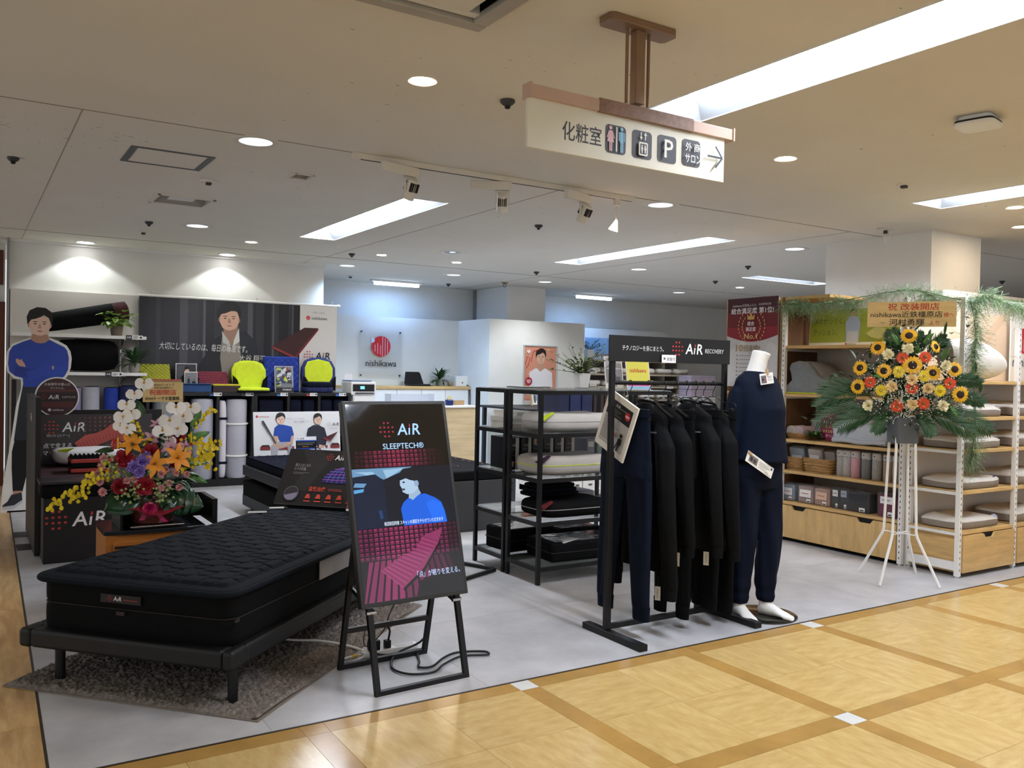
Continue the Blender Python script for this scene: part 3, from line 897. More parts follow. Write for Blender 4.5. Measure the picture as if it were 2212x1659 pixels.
LIME = mat('lime yellow fabric', '#cfe22f', 0.8, var=0.08, vscale=14, bump=.2, bscale=70)
MAROON = mat('dark maroon fabric', '#3a1d22', 0.8, var=0.2, vscale=12, bump=.2)
RED_F = mat('coral red foam', '#b0433c', 0.85, var=0.1, vscale=14, bump=.2)
t = thing('bolster', 'long black bolster with dark red end leaning on the upper wall shelf', 'bolster', (0, 0, 0))
a = Vector((0.62, 10.42, 1.785)); b = Vector((1.49, 10.48, 1.965))
dd = (b - a).normalized()
part('cover', MB().tube([a + (b - a) * k / 10 for k in range(11)], [.03, .095, .10, .102, .104, .106, .108, .11, .112, .112, .108], 18), BLK, t, smooth=True)
part('end_cover', MB().tube([b - dd * .12, b - dd * .04, b + dd * .02, b + dd * .035], [.113, .115, .112, .085], 18), mat('dark red speckled fabric', '#3a1418', .8, var=.5, vscale=14), t, smooth=True)
part('strap', MB().tube([a + (b - a) * .985 + Vector((0, 0, .0)), a + (b - a) * .998], .1145, 18, caps=False), MAROON, t)
t = thing('rolled_mattress_bag', 'fat black rolled mattress bag lying on the lower wall shelf', 'mattress bag', (1.13, 10.45, 1.47))
part('cover', MB().loft([[(x, .165 * r_ * math.cos(q), .165 * r_ * math.sin(q) + .003) for q in [2 * PI * k / 22 for k in range(22)]] for x, r_ in ((-.31, .6), (-.30, .85), (-.26, .97), (-.1, 1.03), (.1, 1.04), (.2, 1.0), (.26, .9), (.29, .62))]), BLK, t, smooth=True)
part('seam', MB().tube([(-.12, .172 * math.cos(q), .172 * math.sin(q) + .003) for q in [2 * PI * k / 22 for k in range(22)]], .005, 6, closed=True), DNAVY, t, smooth=True)
# potted pothos and potted fern
t = thing('potted_plant', 'light green trailing plant in brown square pot on the upper wall shelf', 'plant', (1.40, 10.36, 1.69))
part('pot', MB().lathe([(.055, 0), (.068, .12), (.06, .12), (.055, .1)], 4 * 5), mat('brown pot', '#6d6055', .6, var=.1), t, smooth=True)
m = MB(); bushy(m, (0, 0, .13), 110, .075, .075, 1, .8, .7, 3, .17)
part('foliage', m, LEAFL, t, smooth=True)['kind'] = 'stuff'
t = thing('potted_plant', 'dark fern-like plant in round grey pot on the lower wall shelf', 'plant', (1.585, 10.36, 1.29))
part('pot', MB().lathe([(.045, 0), (.058, .03), (.06, .08), (.052, .105), (.046, .1)], 22), mat('grey stone pot', '#8f8b85', .8, var=.1, bump=.1), t, smooth=True)
m = MB(); bushy(m, (0, 0, .1), 44, .21, .045, .8, 1.5, .55, 5, .05)
part('foliage', m, LEAFD, t, smooth=True)['kind'] = 'stuff'
# rolls standing under the lower shelf
for k, (x, r_, m_, z1, lb) in enumerate([(1.02, .045, mat('lilac foam edge', '#8d84a6', .85, var=.1), 1.12, 'thin lilac foam roll standing under the lower wall shelf'),
                                         (1.16, .085, GREYROLL, 1.13, 'grey foam roll standing under the lower wall shelf'),
                                         (1.36, .075, BLUE_F, 1.12, 'royal blue foam block standing under the lower wall shelf'),
                                         (1.545, .115, NAVY, 1.14, 'wide navy foam roll standing under the lower wall shelf'),
                                         (.82, .10, DNAVY, 1.10, 'dark navy roll standing behind the round sign')]):
    t = thing('foam_roll', lb, 'foam roll', (x, 10.42, .09))
    part('roll', MB().lathe([(r_ * .9, 0), (r_, .02), (r_, z1 - .11), (r_ * .93, z1 - .09)], 22), m_, t, smooth=True)
    part('spiral_end', MB().tube([((.15 + .8 * q / 30) * r_ * math.cos(q * .7), (.15 + .8 * q / 30) * r_ * math.sin(q * .7), z1 - .088) for q in range(31)], .004, 5), DNAVY, t)

# ------------------------------------------------------------------ cardboard standee
SX, SY = .0037, .00427
def S2(pts):
    return [((x - 82) * SX, (1108 - y) * SY) for x, y in pts]
out = [(82, 674), (95, 677), (107, 684), (111, 694), (109, 704), (103, 718), (102, 736), (125, 744), (143, 753), (152, 766), (155, 782), (153, 803), (146, 820), (136, 832), (124, 842), (128, 880), (134, 945), (140, 1060), (150, 1116), (0, 1116), (5, 1060), (24, 946), (32, 887), (43, 849), (42, 829), (28, 827), (12, 813), (9, 795), (11, 770), (22, 753), (45, 744), (64, 737), (62, 718), (57, 704), (57, 690), (64, 680), (73, 675)]
t = thing('cardboard_standee', 'life-size cardboard standee of a man in blue shirt with folded arms', 'standee', (.585, 9.19, .035), FACE_CAM)
part('card', MB().prism(S2(out)[::-1], -.006, 0), PAPER, t)
part('foot_prop', MB().box(-.25, .25, -.035, -.02, -.22, .0).prism([(-.03, -.02), (.03, -.02), (.01, .7), (-.01, .7)], -.16, -.008), PAPER, t)
p = Print()
p.poly(S2([(62, 850), (70, 880), (102, 880), (108, 850)]), '#23252c')
p.poly(S2([(38, 887), (47, 840), (120, 840), (124, 890), (128, 965), (84, 962), (80, 900), (72, 962), (28, 962)]), '#2a2d33')
p.poly(S2([(30, 960), (70, 962), (66, 1000), (57, 1035), (48, 1072), (27, 1072), (24, 1020), (24, 985)]), '#15161a')
p.poly(S2([(86, 962), (126, 962), (130, 1010), (122, 1072), (104, 1072), (96, 1010)]), '#15161a')
p.poly(S2([(28, 1070), (46, 1070), (45, 1080), (27, 1080)]), '#b98d76'); p.poly(S2([(104, 1070), (122, 1070), (123, 1080), (105, 1080)]), '#b98d76')
p.poly(S2([(24, 1078), (46, 1074), (48, 1092), (30, 1104), (6, 1106), (5, 1100), (16, 1092)]), '#30333c'); p.poly(S2([(6, 1103), (30, 1101), (48, 1090), (48, 1096), (30, 1108), (6, 1109)]), '#c9ccd2')
p.poly(S2([(104, 1076), (124, 1078), (142, 1100), (140, 1107), (116, 1104), (102, 1092)]), '#30333c')
p.poly(S2([(64, 741), (46, 747), (24, 757), (16, 770), (14, 795), (17, 812), (30, 822), (46, 826), (48, 845), (118, 845), (122, 828), (138, 822), (147, 806), (148, 780), (144, 764), (138, 757), (118, 748), (103, 741), (96, 747), (84, 750), (72, 747)]), '#2c46a4')
p.poly(S2([(30, 800), (60, 806), (110, 802), (122, 806), (112, 822), (60, 826), (26, 818)]), '#25398c')
p.poly(S2([(52, 812), (110, 796), (140, 798), (134, 822), (90, 822), (60, 832)]), '#2f4aaa')
p.poly(S2([(30, 786), (34, 784), (40, 788), (42, 784), (50, 796), (52, 802), (38, 800), (31, 792)]), '#c99f88')
p.poly(S2([(110, 799), (115, 799), (114, 807), (111, 806)]), '#c99f88')
p.poly(S2([(66, 730), (99, 730), (104, 742), (92, 749), (84, 750), (74, 749), (62, 742)]), '#b48a73')
face(p, 0.0, (1108 - 733) * SY, .235, '#1b1918', '#eac6b0', '#c49a84')
p.obj('printed_figure', PRINT, t)

# ------------------------------------------------------------------ black display bench with side panel, mattress, backboard
t = thing('display_bench', 'black display bench with a white and red dotted logo on its front', 'display bench', (0, 0, 0))
part('side_panel', MB().box(.425, .462, 7.0, 8.02, .03, 1.14), BLACKLAM, t, bevel=.003)
part('side_panel_foot', MB().box(.43, .457, 7.05, 7.97, 0, .03), BLACK, t)
part('base', MB().box(.462, 1.45, 6.74, 8.0, 0, .455), BLACKLAM, t, bevel=.004)
part('back_frame', MB().box(.462, 1.45, 8.0, 8.03, 0, 1.0), BLACKLAM, t)
p = Print(); p.air(.165, -.048, .096, red='#b23b3e'); p.obj('logo', PRINT, t, loc=(.475, 6.739, .30), rot=FACE_CAM)
p = Print(); p.air(.10, -.03, .06, red='#b23b3e'); p.obj('side_logo', PRINT, t, loc=(.4245, 7.6, .98), rot=(R(90), 0, R(-90)))
t = thing('display_mattress', 'dark maroon mattress with black border on the display bench', 'mattress', (0, 0, .456))
part('core', MB().box(.44, 1.44, 6.70, 7.96, 0, .10), BLK, t, bevel=.03, seg=3)
part('cover', MB().grid(lambda u, v: (.46 + .97 * u, 6.95 + 1.0 * v, .104 + .006 * abs(math.sin(v * 22 * PI))), 6, 90), MAROON, t, smooth=True)
part('turned_border', MB().box(.435, 1.445, 6.69, 6.97, .095, .115), mat('black satin border', '#1d1b22', .35, var=.2, vscale=6), t, bevel=.008)
p = Print()
for k in range(11): p.many([(.03 + k * .045, .055 + k * .045, y_, y_ + .02) for y_ in (.03, .06)], '#6d2227')
p.obj('woven_dots', PRINT, t, loc=(.60, 6.72, .1155))
t = board('display_backboard', 'grey backboard poster with white and red dotted logo behind the white pillow', 'poster', (.465, 7.96, .56), FACE_CAM, .90, .405, .012, mat('charcoal poster board', '#413c3c', .5, var=.06))
p = Print()
p.air(.21, .265, .075, white='#f3f3f3', red='#cf4a45')
p.text('西川の [エアー]', .10, .225, .024, '#d8d6d4', w=.165)
p.text('点で支える', .075, .135, .045, '#f0efed', w=.21, bold=.01)
p.text('マットレス', .075, .075, .045, '#f0efed', w=.21, bold=.01)
for r_ in range(5):
    for c_ in range(7):
        x = .33 + c_ * .038; y = .37 - r_ * .034
        p.poly([(x, y), (x + .017, y), (x + .017, y + .017), (x + .006, y + .014)], ['#5d4340', '#6a4743', '#754c47', '#7f4f48', '#8a534b', '#94564d', '#9c5a50'][c_])
p.poly([(.30, .17), (.38, .235), (.46, .25), (.52, .275), (.60, .34), (.68, .37), (.68, .17), (.60, .20), (.5, .16), (.36, .09)], '#b5564c')
for k in range(14):
    p.line([(.31 + .025 * k, .17 + .01 * k * .7), (.36 + .022 * k, .10 + .007 * k)], .0035, '#8c3b35')
p.obj('print', PRINT, t)
t = thing('sculpted_pillow', 'white pillow with lime stripe on the maroon display mattress', 'pillow', (.86, 7.78, .645))
part('pillow', MB().soft((0, 0, 0), .56, .30, .13, .6, .45, 28, 12, wob=.01), mat('white pillow cover', '#d9d8d8', .85, var=.05, bump=.1), t, smooth=True)
part('lime_stripe', MB().tube([(-.26 + .01 * k, -.06 - .008 * k, .02 + .004 * k) for k in range(14)], [.004, .012, .017, .02, .022, .022, .02, .018, .016, .013, .01, .008, .005, .003], 8), LIME, t, smooth=True)
t = thing('foam_sample', 'red and black foam cross-section sample lying before the white pillow', 'foam sample', (.80, 7.30, .572))
for k, m_ in enumerate((RED_F, BLK, RED_F)):
    part('foam_layer', MB().box(-.13, .15, -.12, .12, .035 * k, .035 * k + .03), m_, t, bevel=.006)
m = MB()
for i in range(9):
    for j in range(6):
        m.add([(-.125 + i * .03, -.11 + j * .037, .1), (-.098 + i * .03, -.11 + j * .037, .1), (-.098 + i * .03, -.078 + j * .037, .1), (-.125 + i * .03, -.078 + j * .037, .1), (-.111 + i * .03, -.094 + j * .037, .128)], [(0, 1, 4), (1, 2, 4), (2, 3, 4), (3, 0, 4)])
part('profile_cones', m, BLK, t)['kind'] = 'stuff'
t = thing('round_topper_sign', 'round maroon topper sign with white rim standing above the grey backboard', 'sign', (.64, 7.99, 1.108), FACE_CAM)
part('disc', MB().lathe([(.163, -.006), (.163, 0)], 40), PAPER, t)
part('stem', MB().box(.04, .08, -.23, -.10, -.007, -.001), PAPER, t)
p = Print()
p.disc(0, 0, .153, '#43292a', n=40); p.rect(-.149, .149, -.035, .035, '#332427')
p.rect(-.12, .12, -.085, -.04, '#5a2f2d'); p.rect(-.135, .135, .042, .06, '#5a3130')
p.text('大谷翔平が選んだ', 0, .095, .024, '#dcd6d2', w=.19, align='c'); p.text('マットレス。', 0, .065, .022, '#dcd6d2', w=.10, align='c')
p.air(-.065, -.017, .034, red='#a53a3c'); p.text('SLEEPTECH®', .035, -.008, .021, '#b9b3b0', w=.10)
p.disc(-.055, -.105, .012, '#d8d4d0'); p.text('nishikawa', -.035, -.113, .022, '#d8d4d0', bold=.01)
p.obj('print', PRINT, t)

# ------------------------------------------------------------------ long banner
t = thing('banner', 'long dark banner with a man in black jacket and handwritten white line', 'banner', (1.66, 10.58, 1.02), FACE_CAM)
bw, bh = 2.34, 1.14
part('fabric', MB().grid(lambda u, v: (bw * u, bh * v, .004 * math.sin(u * 9) * (1 - v)), 24, 6), mat('banner cloth', '#30323a', .5, var=.03), t, smooth=True)
part('top_rod', MB().cyl((-.01, bh + .01, 0), (bw + .02, bh + .01, 0), .014, 12), WHITEM, t, smooth=True)
part('rod_knob', MB().ball((bw + .03, bh + .01, 0), .022), WHITEM, t, smooth=True)
for x in (.13, 1.33, 2.3):
    part('hook', MB().tube([(x, bh + .02, .0), (x, bh + .05, -.01), (x, bh + .06, -.06)], .004, 6), CHROME, t)
p = Print(z=.006)
p.rect(0, 1.86, 0, bh, '#2c2d34')
for x, w_, c_ in ((0, .10, '#26272d'), (.18, .05, '#383a42'), (.44, .09, '#4d4e55'), (.53, .12, '#33343b'), (.70, .03, '#54555c'), (.73, .1, '#1c1c21'), (1.22, .06, '#4d4e53'), (1.29, .03, '#22232a'), (1.42, .08, '#17171c'), (1.52, .02, '#54555b'), (1.60, .12, '#17171c'), (1.76, .02, '#4a4b52'), (1.79, .07, '#15151a')):
    p.rect(x, x + w_, .2, bh - .01, c_)
p.rect(0, 1.86, 0, .22, '#1f2026')
p.rect(1.30, 1.80, .14, .34, '#15161b')
# man in jacket
p.poly([(.50, .10), (.62, .32), (.74, .50), (.80, .66), (.98, .78), (1.20, .78), (1.32, .66), (1.36, .46), (1.36, .10)], '#181a21')
p.poly([(1.12, .78), (1.22, .75), (1.33, .66), (1.36, .46), (1.36, .10), (1.2, .10)], '#20232c')
p.poly([(.92, .72), (1.04, .54), (1.11, .76), (1.16, .36), (1.12, .12), (.94, .16), (.90, .46)], '#8c8680')
p.poly([(.93, .76), (.95, .90), (1.11, .92), (1.10, .76), (1.03, .60)], '#9c7a69')
p.poly([(.915, .78), (.93, .64), (1.02, .60), (1.0, .66)], '#b9bcbb'); p.poly([(1.115, .82), (1.125, .66), (1.04, .60), (1.06, .68)], '#cfd2d0')
face(p, 1.00, .79, .305, '#121113', '#d4aa94', '#a07c68')
p.poly([(.76, .13), (.86, .16), (.94, .11), (.90, .07), (.8, .08)], '#a77e6c')
# white field with mattress
p.rect(1.86, bw, 0, bh, '#cfcdc9')
p.poly([(1.52, .62), (1.92, .86), (2.10, .86), (1.80, .50)], '#3b1b1e'); p.poly([(1.52, .62), (1.80, .50), (1.81, .465), (1.53, .585)], '#8c2e2e'); p.poly([(1.80, .50), (2.10, .86), (2.10, .835), (1.81, .465)], '#701f22')
p.text('大切にしているのは、毎日の睡眠です。', .215, .55, .095, '#e2e3e3', w=1.0, rot=-.018, shear=.1)
p.text('大谷 翔平', 1.12, .43, .085, '#d8d9d9', w=.31, shear=.1, rot=.0)
p.text('よく眠り、よく生きる。', 2.02, 1.045, .024, '#555555', w=.16)
sun_logo(p, 1.965, .985, .027, gap='#cfcdc9'); p.text('nishikawa', 2.01, .965, .055, '#4a4a4e', w=.20, bold=.004)
p.air(2.06, .47, .085, white='#202024', red='#b03034')
p.obj('print', PRINT, t)

# ------------------------------------------------------------------ black cubby rack under the banner and its goods
t = thing('cubby_rack', 'black low cubby rack with upright bays along the wall under the banner', 'rack', (0, 0, 0))
xs = [1.70, 2.065, 2.452, 2.852, 2.885, 3.27, 3.65, 4.04]
part('top_board', MB().box(1.68, 4.06, 10.18, 10.55, 1.04, 1.08), BLACKLAM, t, bevel=.003)
part('plinth', MB().box(1.68, 4.06, 10.20, 10.55, 0, .085), BLACKLAM, t)
part('back_panel', MB().box(1.68, 4.06, 10.53, 10.55, .085, 1.04), BLACKLAM, t)
for x in xs:
    part('divider', MB().box(x - .016, x + .016, 10.18, 10.53, .085, 1.04), BLACKLAM, t)
part('mid_shelf', MB().box(2.90, 4.03, 10.2, 10.53, .55, .575), BLACKLAM, t)
def roll(x, y, z0, z1, r_, m_, lb, lid=None, straps=()):
    o = thing('rolled_mattress', lb, 'rolled mattress', (x, y, z0))
    h = z1 - z0
    part('roll', MB().lathe([(r_ * .92, 0), (r_, .015), (r_, h - .02), (r_ * .94, h)], 28), m_, o, smooth=True)
    part('rolled_end', MB().tube([((.1 + .85 * q / 40) * r_ * math.cos(q * .6), (.1 + .85 * q / 40) * r_ * math.sin(q * .6), h + .002) for q in range(41)], .005, 5), mat('grey seam', '#85858e', .8, var=.1), o)
    return o
roll(2.30, 10.31, .085, 1.0, .125, GREYROLL, 'grey rolled mattress standing in a bay left of the strapped one')
o = roll(2.69, 10.31, .085, .995, .12, mat('light grey mattress fabric', '#b3b2ba', .85, var=.05, bump=.2, bscale=120), 'light grey rolled mattress with two pale straps in the bay under the maroon foam sample')
for z in (.63, .26):
    part('strap', MB().tube([(.125 * math.cos(q), .125 * math.sin(q), z + .004 * math.sin(q)) for q in [2 * PI * k / 26 for k in range(26)]], .012, 6, closed=True), PAPER, o, smooth=True)
t = thing('folded_mattress', 'slim white folded mattress with dark straps standing beside the strapped grey roll', 'folded mattress', (2.515, 10.30, .085))
part('fold', MB().soft((0, 0, .45), .095, .20, .9, .3, .6, 20, 14, wob=.01), mat('white quilted cover', '#cfcad0', .85, var=.05, bump=.2), t, smooth=True)
for z in (.68, .17):
    part('strap', MB().box(-.05, .05, -.104, .104, z, z + .028), DNAVY, t, bevel=.006)
roll(1.88, 10.31, .085, .99, .12, mat('slate mattress fabric', '#7b7f88', .85, var=.06, bump=.2), 'slate grey rolled mattress standing behind the white orchids')
for k, (x, lb) in enumerate([(3.08, 'dark packed mattress in the upper bay left of the middle divider'), (3.37, 'dark slim pack in the middle upper bay, left one'), (3.54, 'dark slim pack in the middle upper bay, right one'), (3.76, 'dark slim pack in the right upper bay, left one'), (3.93, 'dark slim pack in the right upper bay, right one')]):
    o = thing('packed_mattress', lb, 'packed mattress', (x, 10.36, .576))
    w_ = .30 if k == 0 else .15
    part('pack', MB().box(-w_ / 2, w_ / 2, -.14, .14, 0, .42), DNAVY, o, bevel=.03, seg=3)
    part('seam', MB().box(-w_ / 2 + .01, w_ / 2 - .01, -.1435, -.139, .20, .206), BLK, o)
# goods on top of the rack
def egg(mb, w, d, z, nx, ny, h):
    mb.grid(lambda u, v: (w * (u - .5), d * (v - .5), z + h * (math.sin(u * nx * 2 * PI) * math.sin(v * ny * 2 * PI))), nx * 6, ny * 6)
YG = mat('olive lime foam', '#a9ad3c', .85, var=.08); OLV = mat('olive foam', '#7d7a55', .85, var=.08)
t = thing('foam_sample', 'lime egg-crate foam sample propped upright at the left end of the rack', 'foam sample', (1.82, 10.46, 1.27), (R(62), 0, 0))
part('foam_block', MB().box(-.16, .16, -.13, .13, -.05, 0), YG, t, bevel=.005)
m = MB(); egg(m, .32, .26, .012, 7, 6, .012); part('egg_crate_face', m, YG, t, smooth=True)
t = thing('foam_sample', 'olive foam block with orange zigzag edge in front of the lime sample', 'foam sample', (1.88, 10.30, 1.081))
part('foam_block', MB().box(-.18, .18, -.08, .10, 0, .14), OLV, t, bevel=.006)
m = MB()
for k in range(12): m.add([(-.17 + k * .028, -.081, .14), (-.142 + k * .028, -.081, .14), (-.156 + k * .028, -.081, .115), (-.17 + k * .028, .08, .141), (-.142 + k * .028, .08, .141), (-.156 + k * .028, .08, .14)], [(0, 2, 1), (0, 1, 4, 3)])
part('zigzag_edge', m, RED_F, t)
t = board('photo_frame', 'silver framed photograph of a man standing among the foam samples', 'photo frame', (2.03, 10.42, 1.081), FACE_CAM, .235, .325, .015, CHROME)
p = Print(); p.rect(.012, .223, .012, .313, '#3c3d42'); p.rect(.02, .10, .02, .30, '#55565b'); bust(p, .125, .215, .06, coat='#222226'); p.obj('photo', GLOSSPRINT, t)
t = board('photo_frame', 'small grey photograph card with two standing figures before the silver frame', 'photo card', (2.115, 10.36, 1.081), FACE_CAM, .145, .23, .006, PAPER)
p = Print(); p.rect(.005, .14, .005, .22, '#85858a'); p.rect(.035, .06, .04, .15, '#2a2a2e'); p.disc(.0475, .165, .012, '#7d665a'); p.rect(.085, .125, .03, .12, '#232327'); p.disc(.105, .135, .012, '#7d665a'); p.obj('photo', PRINT, t)
t = thing('foam_sample', 'maroon and pink knobbly foam sample propped upright', 'foam sample', (2.455, 10.42, 1.20), (R(58), 0, R(4)))
part('foam_block', MB().box(-.17, .17, -.14, .14, -.04, 0), mat('dark plum foam', '#2b1b38', .85, var=.1), t, bevel=.005)
m = MB()
for i in range(13):
    for j in range(9):
        x = -.155 + i * .026 + (.006 if j % 2 else -.006); y = -.125 + j * .031
        m.add([(x - .011, y - .013, 0), (x + .011, y - .013, 0), (x + .011, y + .013, 0), (x - .011, y + .013, 0), (x, y, .018)], [(0, 1, 4), (1, 2, 4), (2, 3, 4), (3, 0, 4)])
part('foam_knobs', m, mat('pink foam', '#a04a58', .85, var=.1), t)['kind'] = 'stuff'
t = thing('foam_pad', 'flat steel blue foam pad on the rack beside the small photograph', 'foam pad', (2.22, 10.28, 1.081))
part('pad', MB().box(-.16, .16, -.09, .12, 0, .085), mat('steel blue foam', '#2c4a78', .85, var=.1, bump=.2), t, bevel=.008)
m = MB(); egg(m, .32, .21, .092, 8, 5, .008); part('egg_crate_face', m, mat('steel blue foam'), t, smooth=True)
t = thing('foam_pad', 'flat brown foam pad with yellow inner layer on the rack', 'foam pad', (2.55, 10.27, 1.081))
part('pad', MB().box(-.155, .155, -.08, .10, 0, .075), mat('brown knit', '#3b302f', .85, var=.1), t, bevel=.006)
part('yellow_layer', MB().box(-.15, .157, -.075, .10, .075, .092), mat('yellow foam', '#cdbb35', .85, var=.1), t, bevel=.004)
def seat_cushion(x, y, z, rz, shell, lb, w=.40, h=.36, seat=True):
    o = thing('seat_cushion', lb, 'cushion', (x, y, z), (0, 0, rz))
    n = 20
    prof = [(-w * .42, 0), (-w * .44, h * .18), (-w * .5, h * .42), (-w * .5, h * .7), (-w * .40, h * .9), (-w * .2, h * .985), (0, h), (w * .2, h * .985), (w * .40, h * .9), (w * .5, h * .7), (w * .5, h * .42), (w * .44, h * .18), (w * .42, 0)]
    rings = []
    for s_, off in ((.93, -.035), (1.0, -.025), (1.0, .012), (.95, .03)):
        rings.append([(q[0] * s_, off + .05 * (q[0] / w) ** 2 * -1.2 + .05 * q[1] / h, h * .5 + (q[1] - h * .5) * s_) for q in prof])
    part('backrest', MB().loft(rings), shell, o, smooth=True)
    # lime front panel
    fp = [(-w * .24, .03), (-w * .30, h * .25), (-w * .42, h * .45), (-w * .42, h * .70), (-w * .32, h * .88), (0, h * .95), (w * .32, h * .88), (w * .42, h * .70), (w * .42, h * .45), (w * .30, h * .25), (w * .24, .03)]
    part('lime_panel', MB().loft([[(q[0], -.036 - .06 * (q[0] / w) ** 2 + .05 * q[1] / h, q[1]) for q in fp], [(q[0] * .96, -.046 - .06 * (q[0] / w) ** 2 + .05 * q[1] / h, .01 + q[1] * .97) for q in fp]]), LIME, o, smooth=True)
    if seat:
        part('seat_pad', MB().soft((0, -.14, .03), w * .95, .28, .055, .4, .4), LIME, o, smooth=True)
        part('seat_underside', MB().soft((0, -.14, .012), w * 1.0, .30, .03, .3, .4), BLK, o, smooth=True)
    return o
o_first = seat_cushion(2.86, 10.42, 1.081, 0, LIME, 'bright lime moulded seat cushion with back and seat, left of the blue pad', .40, .375)
o = seat_cushion(3.725, 10.44, 1.081, R(-4), mat('blue edge shell', '#23306b', .8, var=.1), 'lime backrest cushion with dark sides at the right end of the rack', .42, .43, False)
for o_ in (o_first, o):
    for s in (-1, 1):
        part('side_wing', MB().loft([[(s * .12, -.075, .03), (s * .20, -.07, .02), (s * .205, -.062, .20), (s * .15, -.066, .14)], [(s * .12, -.082, .03), (s * .20, -.078, .02), (s * .205, -.07, .20), (s * .15, -.074, .14)]]), BLK, o_)
t = thing('blue_foam_pad', 'upright royal blue square pad with scalloped edge behind a colourful leaflet', 'foam pad', (3.27, 10.47, 1.081), (R(-6), 0, 0))
part('pad', MB().box(-.215, .215, -.035, .035, 0, .43), BLUE_F, t, bevel=.015)
m = MB(); m.grid(lambda u, v: (-.20 + .40 * u, -.036 - .007 * (1 + math.sin(u * 34) * math.sin(v * 34)), .015 + .40 * v), 40, 40); part('knobbed_face', m, BLUE_F, t, smooth=True)
t = board('leaflet', 'upright leaflet with a colourful photo collage before the blue pad', 'leaflet', (3.13, 10.26, 1.081), (R(90 - 6), 0, R(2)), .225, .315, .004, PAPER)
p = Print()
rr = random.Random(4)
p.rect(.004, .221, .06, .311, '#7a7f88')
for k in range(46):
    x = rr.uniform(.008, .17); y = rr.uniform(.065, .27); w_ = rr.uniform(.02, .06)
    p.poly([(x, y), (x + w_, y + rr.uniform(-.01, .02)), (x + w_ * .9, y + rr.uniform(.02, .05)), (x + rr.uniform(0, .01), y + .03)], rr.choice(['#e8e9ea', '#2b2c33', '#b9cf4a', '#4d5a6b', '#8a4038', '#c8ccd2', '#39446b', '#d6dade']))
p.rect(.004, .221, .004, .058, '#1d1d22'); p.text('POINT', .09, .02, .03, '#f0f0f0', w=.11, bold=.01)
p.obj('print', GLOSSPRINT, t)
t = thing('folded_cushion', 'folded dark navy cushion lying before the dark-sided lime backrest', 'cushion', (3.66, 10.30, 1.081))
for k in range(2):
    part('fold', MB().soft((0, 0, .035 + .062 * k), .36 - .03 * k, .24, .07, .35, .3), DNAVY if k else NAVY, t, smooth=True)
for x in (-.1, 0, .1):
    part('stitch', MB().box(x - .002, x + .002, -.1215, -.118, .012, .06), BLK, t)
for k, (x, c_) in enumerate([(2.36, '#2b5ea8'), (2.72, '#5a4a5a'), (3.13, '#3a7fc6'), (3.49, '#b03038'), (3.86, '#2b6ec8')]):
    q = thing('price_tag', ['blue cornered price tag below the steel blue pad', 'grey cornered price tag below the first lime cushion', 'blue cornered price tag below the leaflet', 'red cornered price tag below the folded navy cushion', 'blue cornered price tag at the right end of the rack'][k], 'price tag', (x, 10.176, 1.04), FACE_CAM, 'price tags on the cubby rack edge')
    part('card', MB().box(0, .13, 0, .038, -.003, 0), PAPER, q)
    p = Print(); p.rect(0, .04, 0, .02, c_); p.rect(0, .04, .02, .038, '#23242c'); p.disc(.115, .02, .011, '#1c2a48'); p.many([(.05, .095, .026, .03), (.05, .1, .016, .02)], '#666666'); p.obj('print', PRINT, q)
# printer on its white cabinet
t = thing('printer_cabinet', 'white drawer cabinet under the printer', 'cabinet', (4.10, 10.22, 0))
part('body', MB().box(0, .29, 0, .38, 0, 1.05), WHITEM, t, bevel=.004)
part('drawer', MB().box(.01, .28, -.012, 0, .90, 1.03), WHITEM, t, bevel=.003)
part('drawer_pull', MB().box(.05, .15, -.016, -.01, .95, .975), mat('grey recess', '#6f7276', .5, var=.1), t)
part('drawer', MB().box(.01, .28, -.012, 0, .55, .88), WHITEM, t, bevel=.003)
t = thing('printer', 'white and black desktop printer with small lit display', 'printer', (4.075, 10.22, 1.052))
part('body', MB().box(0, .33, 0, .34, 0, .165), WHITEM, t, bevel=.008)
part('front_panel', MB().box(.02, .31, -.006, .0, .045, .135), BLACK, t, bevel=.003)
part('output_tray', MB().box(.05, .30, -.03, 0, .018, .03), BLACK, t)
part('lid', MB().box(.005, .28, .02, .33, .165, .185), mat('blue grey lid', '#6e7a94', .3, var=.05), t, bevel=.006)
part('display', MB().box(.12, .175, -.0075, -.005, .075, .11), mat('lit display', '#3d8fe0', .3, emis='#4aa6ff', estr=1.6), t)
part('paper_support', MB().prism([(.02, .185), (.13, .185), (.13, .26), (.02, .26)], -.3, -.296), PAPER, t, rot=FACE_CAM)
# ------------------------------------------------------------------ rug
BA = math.atan2(.679, .734)
BED0 = (.915, 3.516, 0)
RUG = mat('grey brown shag', '#6d655f', .95, var=.3, vscale=60, mottle='#8f867e', bump=.6, bscale=220)
t = thing('rug', 'grey brown shag rug lying under the black bed', 'rug', BED0, (0, 0, BA))
part('backing', MB().box(-.045, 1.74, -.15, 1.085, .0015, .006), mat('rug binding', '#84786c', .8, var=.1), t)
def rugz(u, v):
    e = min(u, 1 - u, v, 1 - v)
    p = Vector((u * 1.77, v * 1.22, 0))
    x = -.04 + 1.775 * u; y = -.145 + 1.225 * v
    h = .007 + min(1, e / .012) * (.012 + .011 * noise.noise(p * 62) + .007 * noise.noise(p * 140) + .006 * noise.noise(p * 18))
    if v < .03:
        h += .012 * max(0, math.sin(u * 9 + 1)) * (1 - v / .03)
    return (x, y, max(.006, h))
part('pile', MB().grid(rugz, 260, 190), RUG, t, smooth=True)['kind'] = 'stuff'

